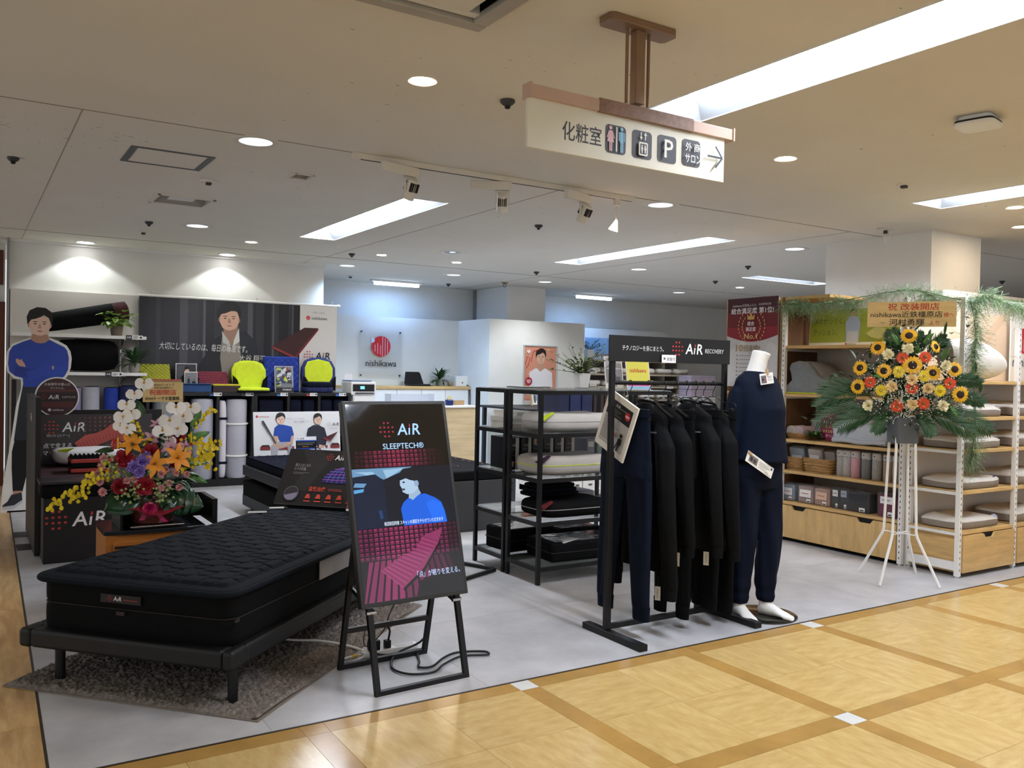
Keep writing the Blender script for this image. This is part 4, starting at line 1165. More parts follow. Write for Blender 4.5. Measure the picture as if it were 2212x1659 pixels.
# ------------------------------------------------------------------ bed with mattress, quilted pad
FRAMEM = mat('black upholstered frame', '#101113', .5, var=.12, vscale=10, bump=.06, bscale=150)
t = thing('bed_frame', 'black low bed frame on round legs standing on the rug', 'bed', BED0, (0, 0, BA))
part('front_rail', MB().box(0, .10, .05, .99, .165, .245), FRAMEM, t, bevel=.016, seg=4)
part('corner_segment', MB().box(0, .12, 0, .052, .163, .246), FRAMEM, t, bevel=.018, seg=4)
part('corner_segment', MB().box(0, .12, .988, 1.05, .163, .246), FRAMEM, t, bevel=.018, seg=4)
part('side_rail', MB().box(.11, 2.06, 0, .06, .165, .245), FRAMEM, t, bevel=.016, seg=4)
part('side_rail', MB().box(.11, 2.06, .99, 1.05, .165, .245), FRAMEM, t, bevel=.016, seg=4)
part('rear_rail', MB().box(2.0, 2.06, .05, 1.0, .165, .245), FRAMEM, t, bevel=.016)
part('deck', MB().box(.08, 2.02, .03, 1.02, .20, .243), BLACKLAM, t)
for x in (.08, 1.95):
    for y in (.045, .90):
        part('leg', MB().cyl((x, y, .006), (x, y, .17), .021, 16), BLACK, t, smooth=True)
t = thing('mattress', 'thick black two-layer mattress on the low bed frame', 'mattress', (BED0[0], BED0[1], .2455), (0, 0, BA))
def slab(x0, x1, y0, y1, z0, z1, bulge, n=10, r=.07):
    pts = []
    for cx, cy, a0 in ((x1 - r, y0 + r, -90), (x1 - r, y1 - r, 0), (x0 + r, y1 - r, 90), (x0 + r, y0 + r, 180)):
        for i in range(n + 1):
            a = R(a0 + 90 * i / n); pts.append((cx + r * math.cos(a), cy + r * math.sin(a)))
    mx, my = (x0 + x1) / 2, (y0 + y1) / 2
    rings = []
    for k in range(8):
        q = k / 7; s = bulge * (math.sin(PI * q) ** .5) - .003 * (1 if k in (0, 7) else 0)
        rings.append([(px + s * (1 if px > mx else -1), py + s * (1 if py > my else -1), z0 + (z1 - z0) * q) for px, py in pts])
    return MB().loft(rings)
part('lower_layer', slab(.05, 2.0, .035, .985, 0, .1105, .002), BLK, t, smooth=True)
part('upper_layer', slab(.05, 2.0, .035, .985, .1115, .212, .002), BLK, t, smooth=True)
part('zip_seam', slab(.052, 1.998, .037, .983, .1075, .1125, .004), mat('brown zip tape', '#2b2320', .6, var=.2), t)
p = Print(); p.rect(0, .20, 0, .036, '#1d1a1c'); p.air(.065, .01, .018); p.rect(.115, .185, .015, .019, '#8d3a34'); p.obj('woven_label', PRINT, t, loc=(.038, .66, .138), rot=(R(90), 0, R(-90)))
part('zip_pull', MB().box(.03, .036, .535, .575, .09, .106), mat('brown zip tape'), t)
part('zip_end', MB().box(.06, .09, .0245, .028, .10, .112), mat('brown zip tape'), t)
part('plastic_sleeve', MB().box(.78, 1.99, .021, .0255, .112, .205), mat('clear grey plastic sleeve', '#8f8b88', .22, spec=.7, var=.15, vscale=4, bump=.5, bscale=9, alpha=.75), t)
# pad
t = thing('quilted_pad', 'dark slate quilted pad with hexagon stitching laid on the mattress', 'mattress pad', (BED0[0], BED0[1], .464), (0, 0, BA))
PADM = mat('slate quilted knit', '#12181f', .85, spec=.15, var=.12, vscale=30, bump=.12, bscale=260)
PX0, PX1, PY0, PY1 = .012, 2.0, .018, 1.0
def quilt(x, y):
    i0 = round(x / .098)
    best = []
    for i in range(i0 - 2, i0 + 3):
        off = .0855 if i % 2 else 0
        j0 = round((y - off) / .171)
        for j in range(j0 - 1, j0 + 2):
            dx = (x - i * .098) / 1.15; dy = (y - j * .171 - off)
            best.append(dx * dx + dy * dy - .0012)
            dx = (x - i * .098) / 1.0; dy = (y - j * .171 - off - .0855)
            best.append((dx * dx + dy * dy) * 1.25)
    best.sort()
    g = best[1] - best[0]
    return min(1.0, g / .0022)
def pad_pt(u, v):
    x = PX0 + (PX1 - PX0) * u; y = PY0 + (PY1 - PY0) * v
    r = .09
    dx = min(x - PX0, PX1 - x); dy = min(y - PY0, PY1 - y)
    if dx < r and dy < r:
        q = math.hypot(r - dx, r - dy)
        if q > r * .999:
            s = r * .999 / max(q, 1e-6)
            nx = r - (r - dx) * s; ny = r - (r - dy) * s
            x = PX0 + nx if x - PX0 < PX1 - x else PX1 - nx
            y = PY0 + ny if y - PY0 < PY1 - y else PY1 - ny
            dx, dy = nx, ny
            e = 0.0
        else:
            e = r - q
    else:
        e = min(dx, dy)
    z = .024
    if e < .012:
        z = .010 + .014 * math.sqrt(max(0, 1 - (1 - e / .012) ** 2))
    elif e > .05:
        z += .013 * quilt(x, y) ** .5 * min(1, (e - .05) / .02) - .004
    z += .006 * math.sin(x * 2.2 + 1) * min(1, e / .1)
    if e < .15: z -= .012 * (1 - e / .15) ** 2
    return (x, y, z)
part('quilted_top', MB().grid(pad_pt, 300, 150), PADM, t, smooth=True)
pts = []
r = .09
for cx, cy, a0 in ((PX1 - r, PY0 + r, -90), (PX1 - r, PY1 - r, 0), (PX0 + r, PY1 - r, 90), (PX0 + r, PY0 + r, 180)):
    for i in range(9):
        a = R(a0 + 90 * i / 8); pts.append((cx + r * math.cos(a), cy + r * math.sin(a), .0))
part('piped_edge', MB().tube(pts, .0125, 10, closed=True), PADM, t, smooth=True)
part('underside', MB().prism([(q[0], q[1]) for q in pts], -.006, .0), PADM, t)
# small things on the pad
t = thing('pen', 'white pen lying on the pad below the black poster', 'pen', (1.68, 5.42, .494), (0, 0, R(-15)))
part('barrel', MB().cyl((-.05, 0, .006), (.04, 0, .006), .006, 10), WHITEM, t, smooth=True)
part('grip', MB().cyl((.04, 0, .006), (.065, 0, .005), .006, 10, .002), BLACK, t)
t = thing('price_card', 'white striped price card lying on the pad near the pen', 'card', (1.53, 5.34, .495), (0, 0, R(-20)))
part('card', MB().box(-.055, .055, -.02, .02, 0, .003), PAPER, t)
p = Print(); p.rect(-.055, .055, -.008, .004, '#2a2c33'); p.obj('print', PRINT, t, loc=(0, 0, .003))
# black poster leaning at the head of the bed
xa = Vector((.679, -.734, 0)); ya = Vector((.734 * math.sin(R(33)), .679 * math.sin(R(33)), math.cos(R(33)))); za = xa.cross(ya)
t = thing('leaning_poster', 'black poster with glowing dome and red icons leaning at the bed head', 'poster', (1.712, 5.615, .5))
t.rotation_euler = Matrix((xa, ya, za)).transposed().to_euler()
part('board', MB().box(0, .84, 0, .405, -.006, 0), mat('black poster board', '#2a292b', .4, var=.05), t)
part('easel_back', MB().prism([(.35, .02), (.5, .02), (.45, .36), (.40, .36)], -.03, -.006), BLACK, t)
p = Print()
p.poly([(.10, .40), (.22, .40), (.30, .36), (.30, .30), (.20, .10), (.10, .10), (.16, .3)], '#333235')
p.air(.345, .335, .036, white='#f2f2f2', red='#d0453f'); p.text('HEALTH TECH', .44, .337, .026, '#f2f2f2', w=.20, shear=.2, bold=.02)
p.text('寝るとはじまる', .075, .275, .026, '#a9a6a6', w=.11); p.text('カラダ改善。', .075, .247, .026, '#a9a6a6', w=.09)
p.many([(.075, .19, .228, .232), (.075, .15, .218, .222)], '#77757a')
# dome of light
dc = (.46, .165)
pts_ = [(dc[0] + .16 * math.cos(a), dc[1] + .12 * math.sin(a)) for a in [PI * k / 16 for k in range(17)]]
p.poly(pts_, '#35306e')
for k in range(1, 9):
    s_ = math.cos(PI * k / 18)
    p.line([(dc[0] + (.16 * (k - 4.5) / 4.5) * math.cos(a), dc[1] + .12 * math.sin(a)) for a in [PI / 2 * q / 8 for q in range(9)]], .003, '#8a7fe0')
for k in range(1, 6):
    hh = .12 * k / 6; ww = .16 * math.sqrt(1 - (k / 6) ** 2); p.line([(dc[0] - ww, dc[1] + hh), (dc[0] + ww, dc[1] + hh)], .003, '#c46fd0' if k % 2 else '#7c8cf0')
p.disc(.11, .075, .052, '#77757e'); p.disc(.11, .075, .048, '#3a393e'); p.poly([(.064, .06), (.156, .085), (.152, .055), (.13, .03), (.10, .028), (.075, .04)], '#8f8aa6')
p.text('温熱治療', .225, .10, .036, '#d2503f', w=.12, bold=.015); p.many([(.365, .46, .115, .119), (.365, .47, .105, .109)], '#a8423a')
for k in range(5):
    x = .215 + k * .075
    p.disc(x + .02, .065, .014, '#d2503f', .012, 10); p.poly([(x, .045), (x + .04, .045), (x + .032, .07), (x + .01, .07)], '#d2503f'); p.rect(x, x + .045, .022, .03, '#d2503f')
p.obj('print', PRINT, t)
t2 = board('acrylic_card_stand', 'clear acrylic stand with red and black leaflet at the bed head', 'card stand', (2.02, 5.14, .498), (R(78), 0, R(-38)), .16, .22, .003, CLEAR)
p = Print(); p.rect(.008, .152, .012, .212, '#2a2024'); p.many([(.012 + .024 * i, .030 + .024 * i, .02 + .022 * j, .036 + .022 * j) for i in range(6) for j in range(4)], '#b23d34'); p.rect(.008, .152, .0, .014, '#f0f0f0'); p.obj('leaflet', GLOSSPRINT, t2, loc=(0, 0, .001))

# ------------------------------------------------------------------ portrait display on folding stand
T = thing('digital_signage', 'tall portrait display on a black folding stand showing a man in blue', 'display', (1.721, 3.40, 0), (0, 0, R(3.0)))
tl = R(15.58)
def onp(x, s, n=0):
    return (x, s * math.sin(tl) - n * math.cos(tl), s * math.cos(tl) + n * math.sin(tl))
part('housing', MB().box(-.2705, .2705, .37, 1.288, -.02, .018), mat('dark grey bezel', '#2b2b2b', .4, var=.1), T, bevel=.004, rot=(R(90) - tl, 0, 0))
sw_, sh_ = .507, .886
p = Print(step=.00006, z=0)
def SP(x, y):            # fractions of the screen, y from the top
    return (x * sw_, (1 - y) * sh_)
def spoly(pts, c): p.poly([SP(*q) for q in pts], c)
spoly([(0, 0), (0, 1), (1, 1), (1, 0)], '#050507')
tri_a = []; 
def pyramids(x0, x1, y0, y1, nx, ny, cols, curve=0.0):
    za = p.z; zb = za + p.step
    for j in range(ny):
        for i in range(nx):
            a = x0 + (x1 - x0) * i / nx; b = a + (x1 - x0) / nx * .78
            yy = y0 + (y1 - y0) * j / ny; y2 = yy + (y1 - y0) / ny * .78
            f = max(0.0, 1 - abs((i + .5) / nx - .45) * 1.7) 
            c = cols[min(len(cols) - 1, int(f * len(cols)))]
            p.z = za
            p.rect(*sorted((SP(a, 0)[0], SP(b, 0)[0])), SP(0, y2)[1], SP(0, yy)[1], c[0])
            m_ = SP((a + b) / 2, (yy + y2) / 2)
            p.z = zb
            p.poly([SP(a, yy), SP(b, yy), m_], c[1])
    p.z = zb + p.step
PC = [('#12060a', '#1a080e'), ('#220a14', '#34101c'), ('#3d1122', '#571a30'), ('#561830', '#7c2542'), ('#6b1d3a', '#963050')]
pyramids(.04, .96, .245, .335, 20, 4, PC)
PC2 = [('#2a0c1e', '#451430'), ('#4a1433', '#701f4b'), ('#5f1a40', '#8a285c'), ('#6b1e46', '#9a2f66')]
pyramids(.0, 1.0, .64, .80, 20, 7, PC2)
for k in range(17):
    x0 = .02 + k * .058; x1 = x0 - .05 + (k - 8) * .012
    c = ['#6e1d49', '#7c2352', '#5c193e', '#42122d', '#2c0c1e'][min(4, int(k / 3.4))]
    xa_, xb_ = x0 + (k - 8) * .016, x0 + .052 + (k - 8) * .016
    zz = p.z
    if xb_ > 0 and xa_ < 1:
        spoly([(x0, .80), (min(1, x0 + .042), .80), (min(1, xb_), .995), (max(0, xa_), .995)], c)
    p.z = zz
p.z += p.step
spoly([(.55, .92), (1, .86), (1, 1), (.5, 1)], '#0b0509')
# picture of a man in a hall
spoly([(0, .335), (1, .335), (1, .637), (0, .637)], '#0b1220')
spoly([(0, .335), (.60, .335), (.56, .345), (.30, .395), (.22, .372), (0, .40)], '#5f86a8')
spoly([(.02, .35), (.2, .352), (.26, .388), (.22, .392), (.1, .36)], '#86abc8')
spoly([(.30, .345), (.52, .34), (.33, .39)], '#88acc6')
spoly([(0, .375), (.22, .365), (.30, .40), (.30, .637), (0, .637)], '#0e1a30')
spoly([(.02, .405), (.13, .41), (.10, .43), (.0, .425)], '#5b87ac'); spoly([(0, .44), (.10, .436), (.09, .452), (0, .458)], '#4f93c4')
spoly([(.22, .55), (.25, .55), (.26, .59), (.23, .595)], '#173a63')
spoly([(.455, .637), (.44, .55), (.47, .52), (.53, .495), (.62, .485), (.70, .48), (.80, .505), (.86, .53), (.89, .58), (.90, .637)], '#1457c8')
spoly([(.70, .53), (.77, .515), (.86, .535), (.90, .637), (.76, .637)], '#1a63dc')
spoly([(.53, .497), (.54, .455), (.62, .43), (.66, .478), (.62, .49), (.57, .51)], '#8ba3bc')
spoly([(.46, .40), (.55, .375), (.62, .40), (.64, .45), (.58, .475), (.52, .478), (.475, .465), (.47, .445), (.455, .43)], '#9db4cb')
spoly([(.46, .405), (.455, .37), (.50, .345), (.58, .34), (.645, .36), (.665, .40), (.655, .43), (.63, .425), (.60, .41), (.56, .405), (.52, .395)], '#10151f')
p.disc(*SP(.625, .425), .012, '#8098b4', .015, 12); p.disc(*SP(.495, .415), .007, '#1c2532', .004, 8); p.disc(*SP(.485, .452), .010, '#33404f', .005, 8)
p.text('毎回前回同様 スキャンの測定をやらせていただきます', .26 * sw_, (1 - .628) * sh_, .0195, '#dfeaff', w=.60 * sw_)
# wave mattress
spoly([(.62, .70), (.84, .665), (.78, .74), (.72, .78), (.60, .86), (.38, .945), (.18, .845), (.40, .785), (.53, .765), (.58, .735)], '#7d2a55')
zz = p.z
for k in range(26):
    f = k / 25
    p.z = zz
    p.line([SP(.18 + .44 * f, .845 - .145 * f ** 1.3), SP(.38 + .40 * f, .945 - .21 * f ** .9)], .0018, '#4a1734' if k % 2 else '#a84078')
spoly([(.38, .945), (.60, .86), (.72, .78), (.78, .74), (.80, .715), (.79, .75), (.73, .79), (.61, .875), (.385, .96)], '#0d060c')
p.air(.485 * sw_, (1 - .165) * sh_, .052, white='#9fc6f2', red='#8c2c3c')
p.text('SLEEPTECH®', .325 * sw_, (1 - .238) * sh_, .037, '#a9cbf2', w=.42 * sw_, bold=.004)
p.text('「点」が眠りを変える。', .53 * sw_, (1 - .90) * sh_, .030, '#b9cdf5', w=.44 * sw_)
scr = p.obj('screen', print_mat('lit display picture', rough=.06, estr=.5, spec=.5, coat=.5), T)
scr.matrix_local = Matrix.Translation(Vector(onp(-sw_ / 2, .386, .0186))) @ Matrix.Rotation(R(90) - tl, 4, 'X')
for s in (-1, 1):
    part('front_leg', MB().bar(onp(s * .222, .0, -.012), onp(s * .222, .40, -.012), .026, .022, up=(0, 1, 0)), BLACK, T, bevel=.002)
part('front_foot_bar', MB().bar(onp(-.222, .012, -.012), onp(.222, .012, -.012), .024, .024), BLACK, T, bevel=.002)
for s in (-1, 1):
    part('rear_leg', MB().bar((s * .222, .40, .0), (s * .222, .265, .62), .024, .022, up=(0, 1, 0)), BLACK, T, bevel=.002)
    part('folding_link', MB().bar((s * .205, .10, .335), (s * .205, .33, .39), .012, .02), BLACK, T, bevel=.002)
    part('pivot_bolt', MB().cyl((s * .195, .10, .335), (s * .24, .10, .335), .009, 10), CHROME, T)
part('rear_foot_bar', MB().bar((-.222, .40, .013), (.222, .40, .013), .026, .024), BLACK, T, bevel=.002)
part('rear_cross_bar', MB().bar((-.222, .358, .19), (.222, .358, .19), .02, .024), BLACK, T, bevel=.002)
part('tie_rod', MB().cyl((-.205, .30, .385), (.205, .30, .385), .006, 8), BLACK, T)
# cables and power strip
RUBBER = mat('black rubber cable', '#15161a', .45, var=.1)
t = thing('power_strip', 'white power strip with black plugs on the floor behind the display stand', 'power strip', (1.73, 3.90, 0), (0, 0, R(3)))
part('body', MB().box(-.10, .20, -.022, .022, 0, .026), WHITEM, t, bevel=.004)
part('plug', MB().box(-.06, -.01, -.018, .018, .026, .075), BLACK, t, bevel=.004)
part('plug', MB().box(.02, .05, -.015, .015, .026, .065), BLACK, t, bevel=.004)
part('socket', MB().box(.08, .18, -.012, .012, .0262, .027), mat('socket grey', '#b9b9b9', .5, var=.1), t)
t = thing('black_cable', 'black power cable looped on the floor under the display stand', 'cable', (0, 0, 0))
def smooth_path(pts, k=6):
    P_ = [Vector(q) for q in pts]; out = []
    for i in range(len(P_) - 1):
        a = P_[max(0, i - 1)]; b = P_[i]; c = P_[i + 1]; d = P_[min(len(P_) - 1, i + 2)]
        for j in range(k):
            s = j / k
            out.append(.5 * ((2 * b) + (c - a) * s + (2 * a - 5 * b + 4 * c - d) * s * s + (3 * b - a - 3 * c + d) * s ** 3))
    out.append(P_[-1]); return out
part('cord', MB().tube(smooth_path([(1.77, 3.90, .065), (1.77, 3.89, .12), (1.72, 3.87, .16), (1.66, 3.86, .12), (1.655, 3.86, .04), (1.75, 3.84, .009), (1.88, 3.84, .009), (1.84, 3.70, .009), (1.80, 3.62, .009), (1.86, 3.60, .009), (1.96, 3.68, .009), (2.06, 3.72, .009), (2.18, 3.67, .009), (2.17, 3.62, .009), (2.05, 3.66, .009), (1.92, 3.60, .009), (1.83, 3.53, .009), (1.72, 3.56, .009), (1.69, 3.68, .009), (1.78, 3.82, .02), (1.93, 3.84, .06), (1.95, 3.80, .2), (1.93, 3.72, .36)]), .0055, 8), RUBBER, t, smooth=True)
t = thing('thin_cable', 'thin black cable dropping from the display to a plug', 'cable', (0, 0, 0))
part('cord', MB().tube(smooth_path([(1.70, 3.90, .07), (1.69, 3.89, .13), (1.66, 3.88, .15), (1.63, 3.87, .12), (1.64, 3.87, .06), (1.72, 3.86, .12), (1.74, 3.82, .22), (1.74, 3.66, .40)]), .0028, 6), RUBBER, t, smooth=True)
t = thing('white_cable', 'white cable with yellow band crossing from the rug to the power strip', 'cable', (0, 0, 0))
part('cord', MB().tube(smooth_path([(1.63, 3.905, .013), (1.55, 3.90, .009), (1.50, 3.86, .009), (1.54, 3.83, .009), (1.64, 3.88, .012), (1.66, 3.95, .012), (1.60, 4.02, .03), (1.50, 4.12, .04), (1.35, 4.25, .04), (1.35, 4.5, .06), (1.5, 4.62, .17)]), .006, 8), WHITEM, t, smooth=True)
part('yellow_band', MB().cyl((1.585, 3.903, .011), (1.61, 3.9045, .0115), .0072, 10), mat('yellow tape', '#d8b21c', .5, var=.05), t)

# ------------------------------------------------------------------ second display bed with white poster
t = thing('display_bed', 'dark display bed on castors behind the leaning black poster', 'bed', (0, 0, 0))
GREYB = mat('charcoal panel', '#37383a', .55, var=.08)
part('upper_platform', MB().box(2.30, 3.35, 6.7, 8.55, .33, .425), GREYB, t, bevel=.006)
part('lower_drawer', MB().box(2.29, 3.30, 7.1, 8.50, .06, .29), BLK, t, bevel=.02, seg=3)
part('lower_panel', MB().box(2.285, 2.30, 7.1, 8.48, .05, .15), GREYB, t)
for x, y in ((2.36, 8.4), (3.2, 8.4), (2.36, 7.2), (3.2, 7.2)):
    part('castor', MB().cyl((x - .012, y, .028), (x + .012, y, .028), .028, 14), BLACK, t, smooth=True)
    part('castor_fork', MB().box(x - .016, x + .016, y - .01, y + .01, .028, .07), BLACK, t)
t = thing('egg_crate_mattress', 'dark navy waffle mattress on the display bed with castors', 'mattress', (2.33, 6.72, .426))
part('core', MB().box(0, 1.0, 0, 1.8, 0, .075), DNAVY, t, bevel=.01)
m = MB(); m.grid(lambda u, v: (1.0 * u, 1.8 * v, .082 + .012 * math.sin(u * 24 * PI) * math.sin(v * 42 * PI)), 96, 160); part('waffle_top', m, DNAVY, t, smooth=True)
t = board('standing_poster', 'white poster with two seated men, baseball bat and red mattress', 'poster', (2.385, 8.46, .515), (R(90 - 7), 0, R(1)), .89, .43, .012, PAPER)
p = Print()
p.rect(.004, .886, .004, .426, '#dcdbd8')
sun_logo(p, .035, .385, .013, gap='#dcdbd8'); p.text('nishikawa', .055, .376, .026, '#c4626a', w=.10)
for x0 in (.06, .78):
    p.rect(x0, x0 + .10, .055, .085, '#7e2a2c'); p.poly([(x0, .085), (x0 + .10, .085), (x0 + .085, .105), (x0 + .02, .105)], '#3b2325')
p.rect(.24, .40, .055, .085, '#8c2f30'); p.rect(.60, .75, .06, .085, '#8c2f30')
# left man in blue with bat
p.poly([(.17, .004), (.17, .10), (.25, .14), (.36, .13), (.385, .05), (.385, .004), (.34, .004), (.33, .08), (.24, .06), (.23, .004)], '#a9a5ad')
p.poly([(.195, .18), (.205, .27), (.24, .30), (.30, .30), (.38, .28), (.40, .20), (.375, .13), (.26, .13), (.24, .19)], '#20479e')
p.poly([(.195, .19), (.235, .19), (.23, .11), (.28, .085), (.26, .065), (.19, .09)], '#c8a289'); p.poly([(.375, .19), (.40, .19), (.385, .11), (.27, .07), (.265, .09), (.36, .13)], '#c8a289')
face(p, .268, .305, .105, '#26201e', '#e2bea8', '#b9917c')
p.poly([(.075, .335), (.085, .345), (.10, .34), (.22, .12), (.212, .112)], '#3f3c44')
# right man in black
p.poly([(.52, .004), (.53, .08), (.60, .13), (.70, .12), (.73, .05), (.72, .004), (.69, .004), (.66, .08), (.58, .05), (.57, .004)], '#cfccd0')
p.poly([(.53, .20), (.545, .26), (.60, .29), (.66, .29), (.72, .26), (.745, .17), (.73, .09), (.66, .06), (.60, .10), (.56, .09)], '#252733')
p.poly([(.65, .06), (.70, .055), (.715, .08), (.66, .095)], '#c8a289')
face(p, .65, .30, .10, '#26201e', '#e2bea8', '#b9917c')
p.text('大切にしているのは、', .325, .35, .024, '#8f8f8f', w=.19); p.text('毎日の睡眠です。', .40, .32, .024, '#8f8f8f', w=.16)
p.air(.80, .28, .032, white='#3b3b40', red='#b9898a'); p.text('SLEEPTECH®', .77, .245, .02, '#aaaaaa', w=.09)
p.poly([(.70, .16), (.86, .22), (.78, .13)], '#4a2224'); p.poly([(.70, .16), (.78, .13), (.785, .12), (.70, .15)], '#9c3434')
p.obj('print', PRINT, t)
t = board('acrylic_leaflet_stand', 'small upright leaflet with blue mattress diagram before the white poster', 'leaflet', (2.71, 8.20, .515), (R(84), 0, R(-2)), .215, .205, .004, CLEAR)
p = Print(); p.rect(.006, .209, .004, .20, '#15161b'); p.rect(.006, .209, .165, .20, '#e8e8ea'); p.rect(.006, .209, .152, .165, '#2a4d9c'); p.air(.045, .172, .018, white='#222222'); p.many([(.02, .19, .135, .14), (.02, .17, .12, .125)], '#888888'); p.rect(.015, .20, .065, .09, '#263f8c'); p.rect(.015, .20, .03, .055, '#2f57b4'); p.rect(.07, .13, .10, .106, '#b86a2c'); p.many([(.14, .19, .07, .078), (.14, .19, .038, .046)], '#c9d2e6'); p.obj('print', GLOSSPRINT, t, loc=(0, 0, .001))

# ------------------------------------------------------------------ third display bed behind the steel racks and the wooden counter
t = thing('display_bed', 'dark grey box bed base seen between display and steel racks', 'bed', (0, 0, 0))
part('base', MB().box(3.42, 4.16, 6.5, 8.5, .0, .44), GREYB, t, bevel=.006)
part('head_board', MB().box(3.42, 4.16, 8.5, 8.55, 0, .62), BLACKLAM, t, bevel=.004)
for k in range(2):
    part('bolt_cap', MB().cyl((4.11, 6.502, .40 - k * .06), (4.11, 6.493, .40 - k * .06), .012, 12), BLACK, t)
t = thing('printed_mattress', 'black mattress with red printed lines on the dark grey bed base', 'mattress', (3.42, 6.5, .441))
part('core', MB().box(.0, .735, .0, 1.98, 0, .085), BLK, t, bevel=.02, seg=3)
p = Print()
rr = random.Random(8)
for k in range(30):
    x = rr.uniform(.1, .65); y = rr.uniform(.1, 1.75)
    p.line([(x, y), (x + .03, y + .06), (x - .01, y + .13), (x + .05, y + .2)], .012, '#5d2226')
p.obj('printed_lines', PRINT, t, loc=(0, 0, .0855))
t = thing('service_counter', 'light oak service counter with white top behind the beds', 'counter', (0, 0, 0))
part('front_panel', MB().box(3.95, 5.18, 9.0, 9.03, 0, .945), mat('pale oak veneer', '#c8b189', .5, var=.13, vscale=3, stretch=(1, 1, 9)), t)
part('body', MB().box(3.95, 5.17, 9.03, 9.6, 0, .945), WHITEM, t)
part('top', MB().box(3.93, 5.20, 8.98, 9.62, .945, .968), WHITEM, t, bevel=.004)
t = thing('acrylic_screen', 'clear acrylic screen standing on the oak counter', 'screen', (4.15, 9.2, .969))
part('panel', MB().box(0, .56, 0, .006, 0, .13), mat('milky acrylic', '#dfe3f2', .15, trans=.6, alpha=.6), t)
part('side', MB().box(0, .006, .006, .16, 0, .13), mat('milky acrylic'), t)
part('side', MB().box(.554, .56, .006, .16, 0, .13), mat('milky acrylic'), t)
t = thing('tape_dispenser', 'small navy tape dispenser at the counter edge', 'tape dispenser', (4.86, 9.10, .969))
part('body', MB().box(-.045, .045, -.03, .03, 0, .07), mat('navy plastic', '#1d2c66', .3, var=.1), t, bevel=.012)
part('tape_roll', MB().cyl((-.0, -.01, .085), (0, .01, .085), .028, 16), mat('cream tape', '#d8c98f', .4, var=.05), t, smooth=True)
t = thing('cardboard_pack', 'small brown cardboard pack lying on the counter', 'box', (5.04, 9.22, .969))
part('carton', MB().box(-.05, .07, -.04, .04, 0, .055), mat('kraft card', '#a98c64', .7, var=.08), t, bevel=.002)
part('flap', MB().box(-.05, .07, -.041, -.039, .03, .056), mat('kraft card'), t)
# ------------------------------------------------------------------ flower shapes
def petal(mb, c, d, n, L, w, curl=.3, cup=.15, tip=1.0, seg=5, notch=False):
    """one petal from c along d, face normal n; curl bends the tip back, tip < 1 pointed .. >1 round"""
    c = Vector(c); d = Vector(d).normalized(); n = Vector(n).normalized(); s = d.cross(n).normalized()
    vs = []; fs = []
    for i in range(seg + 1):
        t_ = i / seg
        ww = w * .5 * (math.sin(PI * (t_ ** (1.0 if tip >= 1 else .75)) * .985 + .015) ** (.55 if tip > 1 else .9)) if i < seg else w * .5 * (.35 if tip > 1 else .03)
        if i == 0: ww = w * .12
        q = c + d * (L * t_) + n * (L * (.25 * t_ - curl * t_ * t_))
        vs += [q - s * ww + n * ww * cup, q, q + s * ww + n * ww * cup]
    for i in range(seg):
        a = i * 3
        fs += [(a, a + 1, a + 4, a + 3), (a + 1, a + 2, a + 5, a + 4)]
    mb.add(vs, fs)
def axes(n):
    n = Vector(n).normalized(); u = n.cross(Vector((0, 0, 1)))
    if u.length < .05: u = Vector((1, 0, 0))
    u.normalize(); return n, u, n.cross(u)
PETW = mat('white orchid petal', '#f6f4f0', .5, var=.04, vscale=40)
PETO = mat('orange lily petal', '#ee9a2c', .5, var=.12, vscale=30)
PETP = mat('pale pink petal', '#c998b0', .55, var=.15, vscale=30)
PETR = mat('crimson petal', '#8c1222', .55, var=.25, vscale=40)
PETV = mat('violet petal', '#927ac8', .6, var=.2, vscale=40)
PETK = mat('pink edged carnation', '#c96a70', .65, var=.1, vscale=90, mottle='#efc6c2')
PETY = mat('bright yellow petal', '#e3c81c', .55, var=.12, vscale=40)
GOLDY = mat('sunflower yellow', '#e6b01c', .55, var=.12, vscale=40)
ORANGE = mat('vermilion gerbera petal', '#d5491c', .55, var=.12, vscale=40)
CREAMP = mat('cream carnation', '#f0e9c4', .6, var=.08, vscale=60)
PEACH = mat('peach carnation', '#ecd29c', .6, var=.08, vscale=60)
SEED = mat('dark seed disc', '#2a1a10', .8, var=.4, vscale=120, bump=.5, bscale=300)
STEMM = mat('green stem', '#3f6330', .55, var=.15, vscale=30)
ANTH = mat('glossy red anthurium', '#b01a1e', .2, var=.1, vscale=20)
BUDG = mat('pale green bud', '#9aa66c', .6, var=.2, vscale=60)
def orchid(par, c, n, s):
    n, u, v = axes(n)
    m = MB()
    for a, L, w in ((90, .95, .62), (215, .95, .62), (325, .95, .62)):
        petal(m, Vector(c), u * math.cos(R(a)) + v * math.sin(R(a)), n, s * L, s * w, .25, .1, 1.0)
    for a in (5, 175):
        petal(m, Vector(c) + n * s * .05, u * math.cos(R(a)) + v * math.sin(R(a)), n, s * 1.05, s * 1.25, .25, .1, 1.5)
    o = part('orchid_bloom', m, PETW, par, smooth=True)
    part('orchid_lip', MB().ball(Vector(c) + n * s * .12 - v * s * .08, s * .13, s * .13, s * .16, 8, 6), mat('yellow orchid lip', '#c99a3a', .5, var=.2), o, smooth=True)
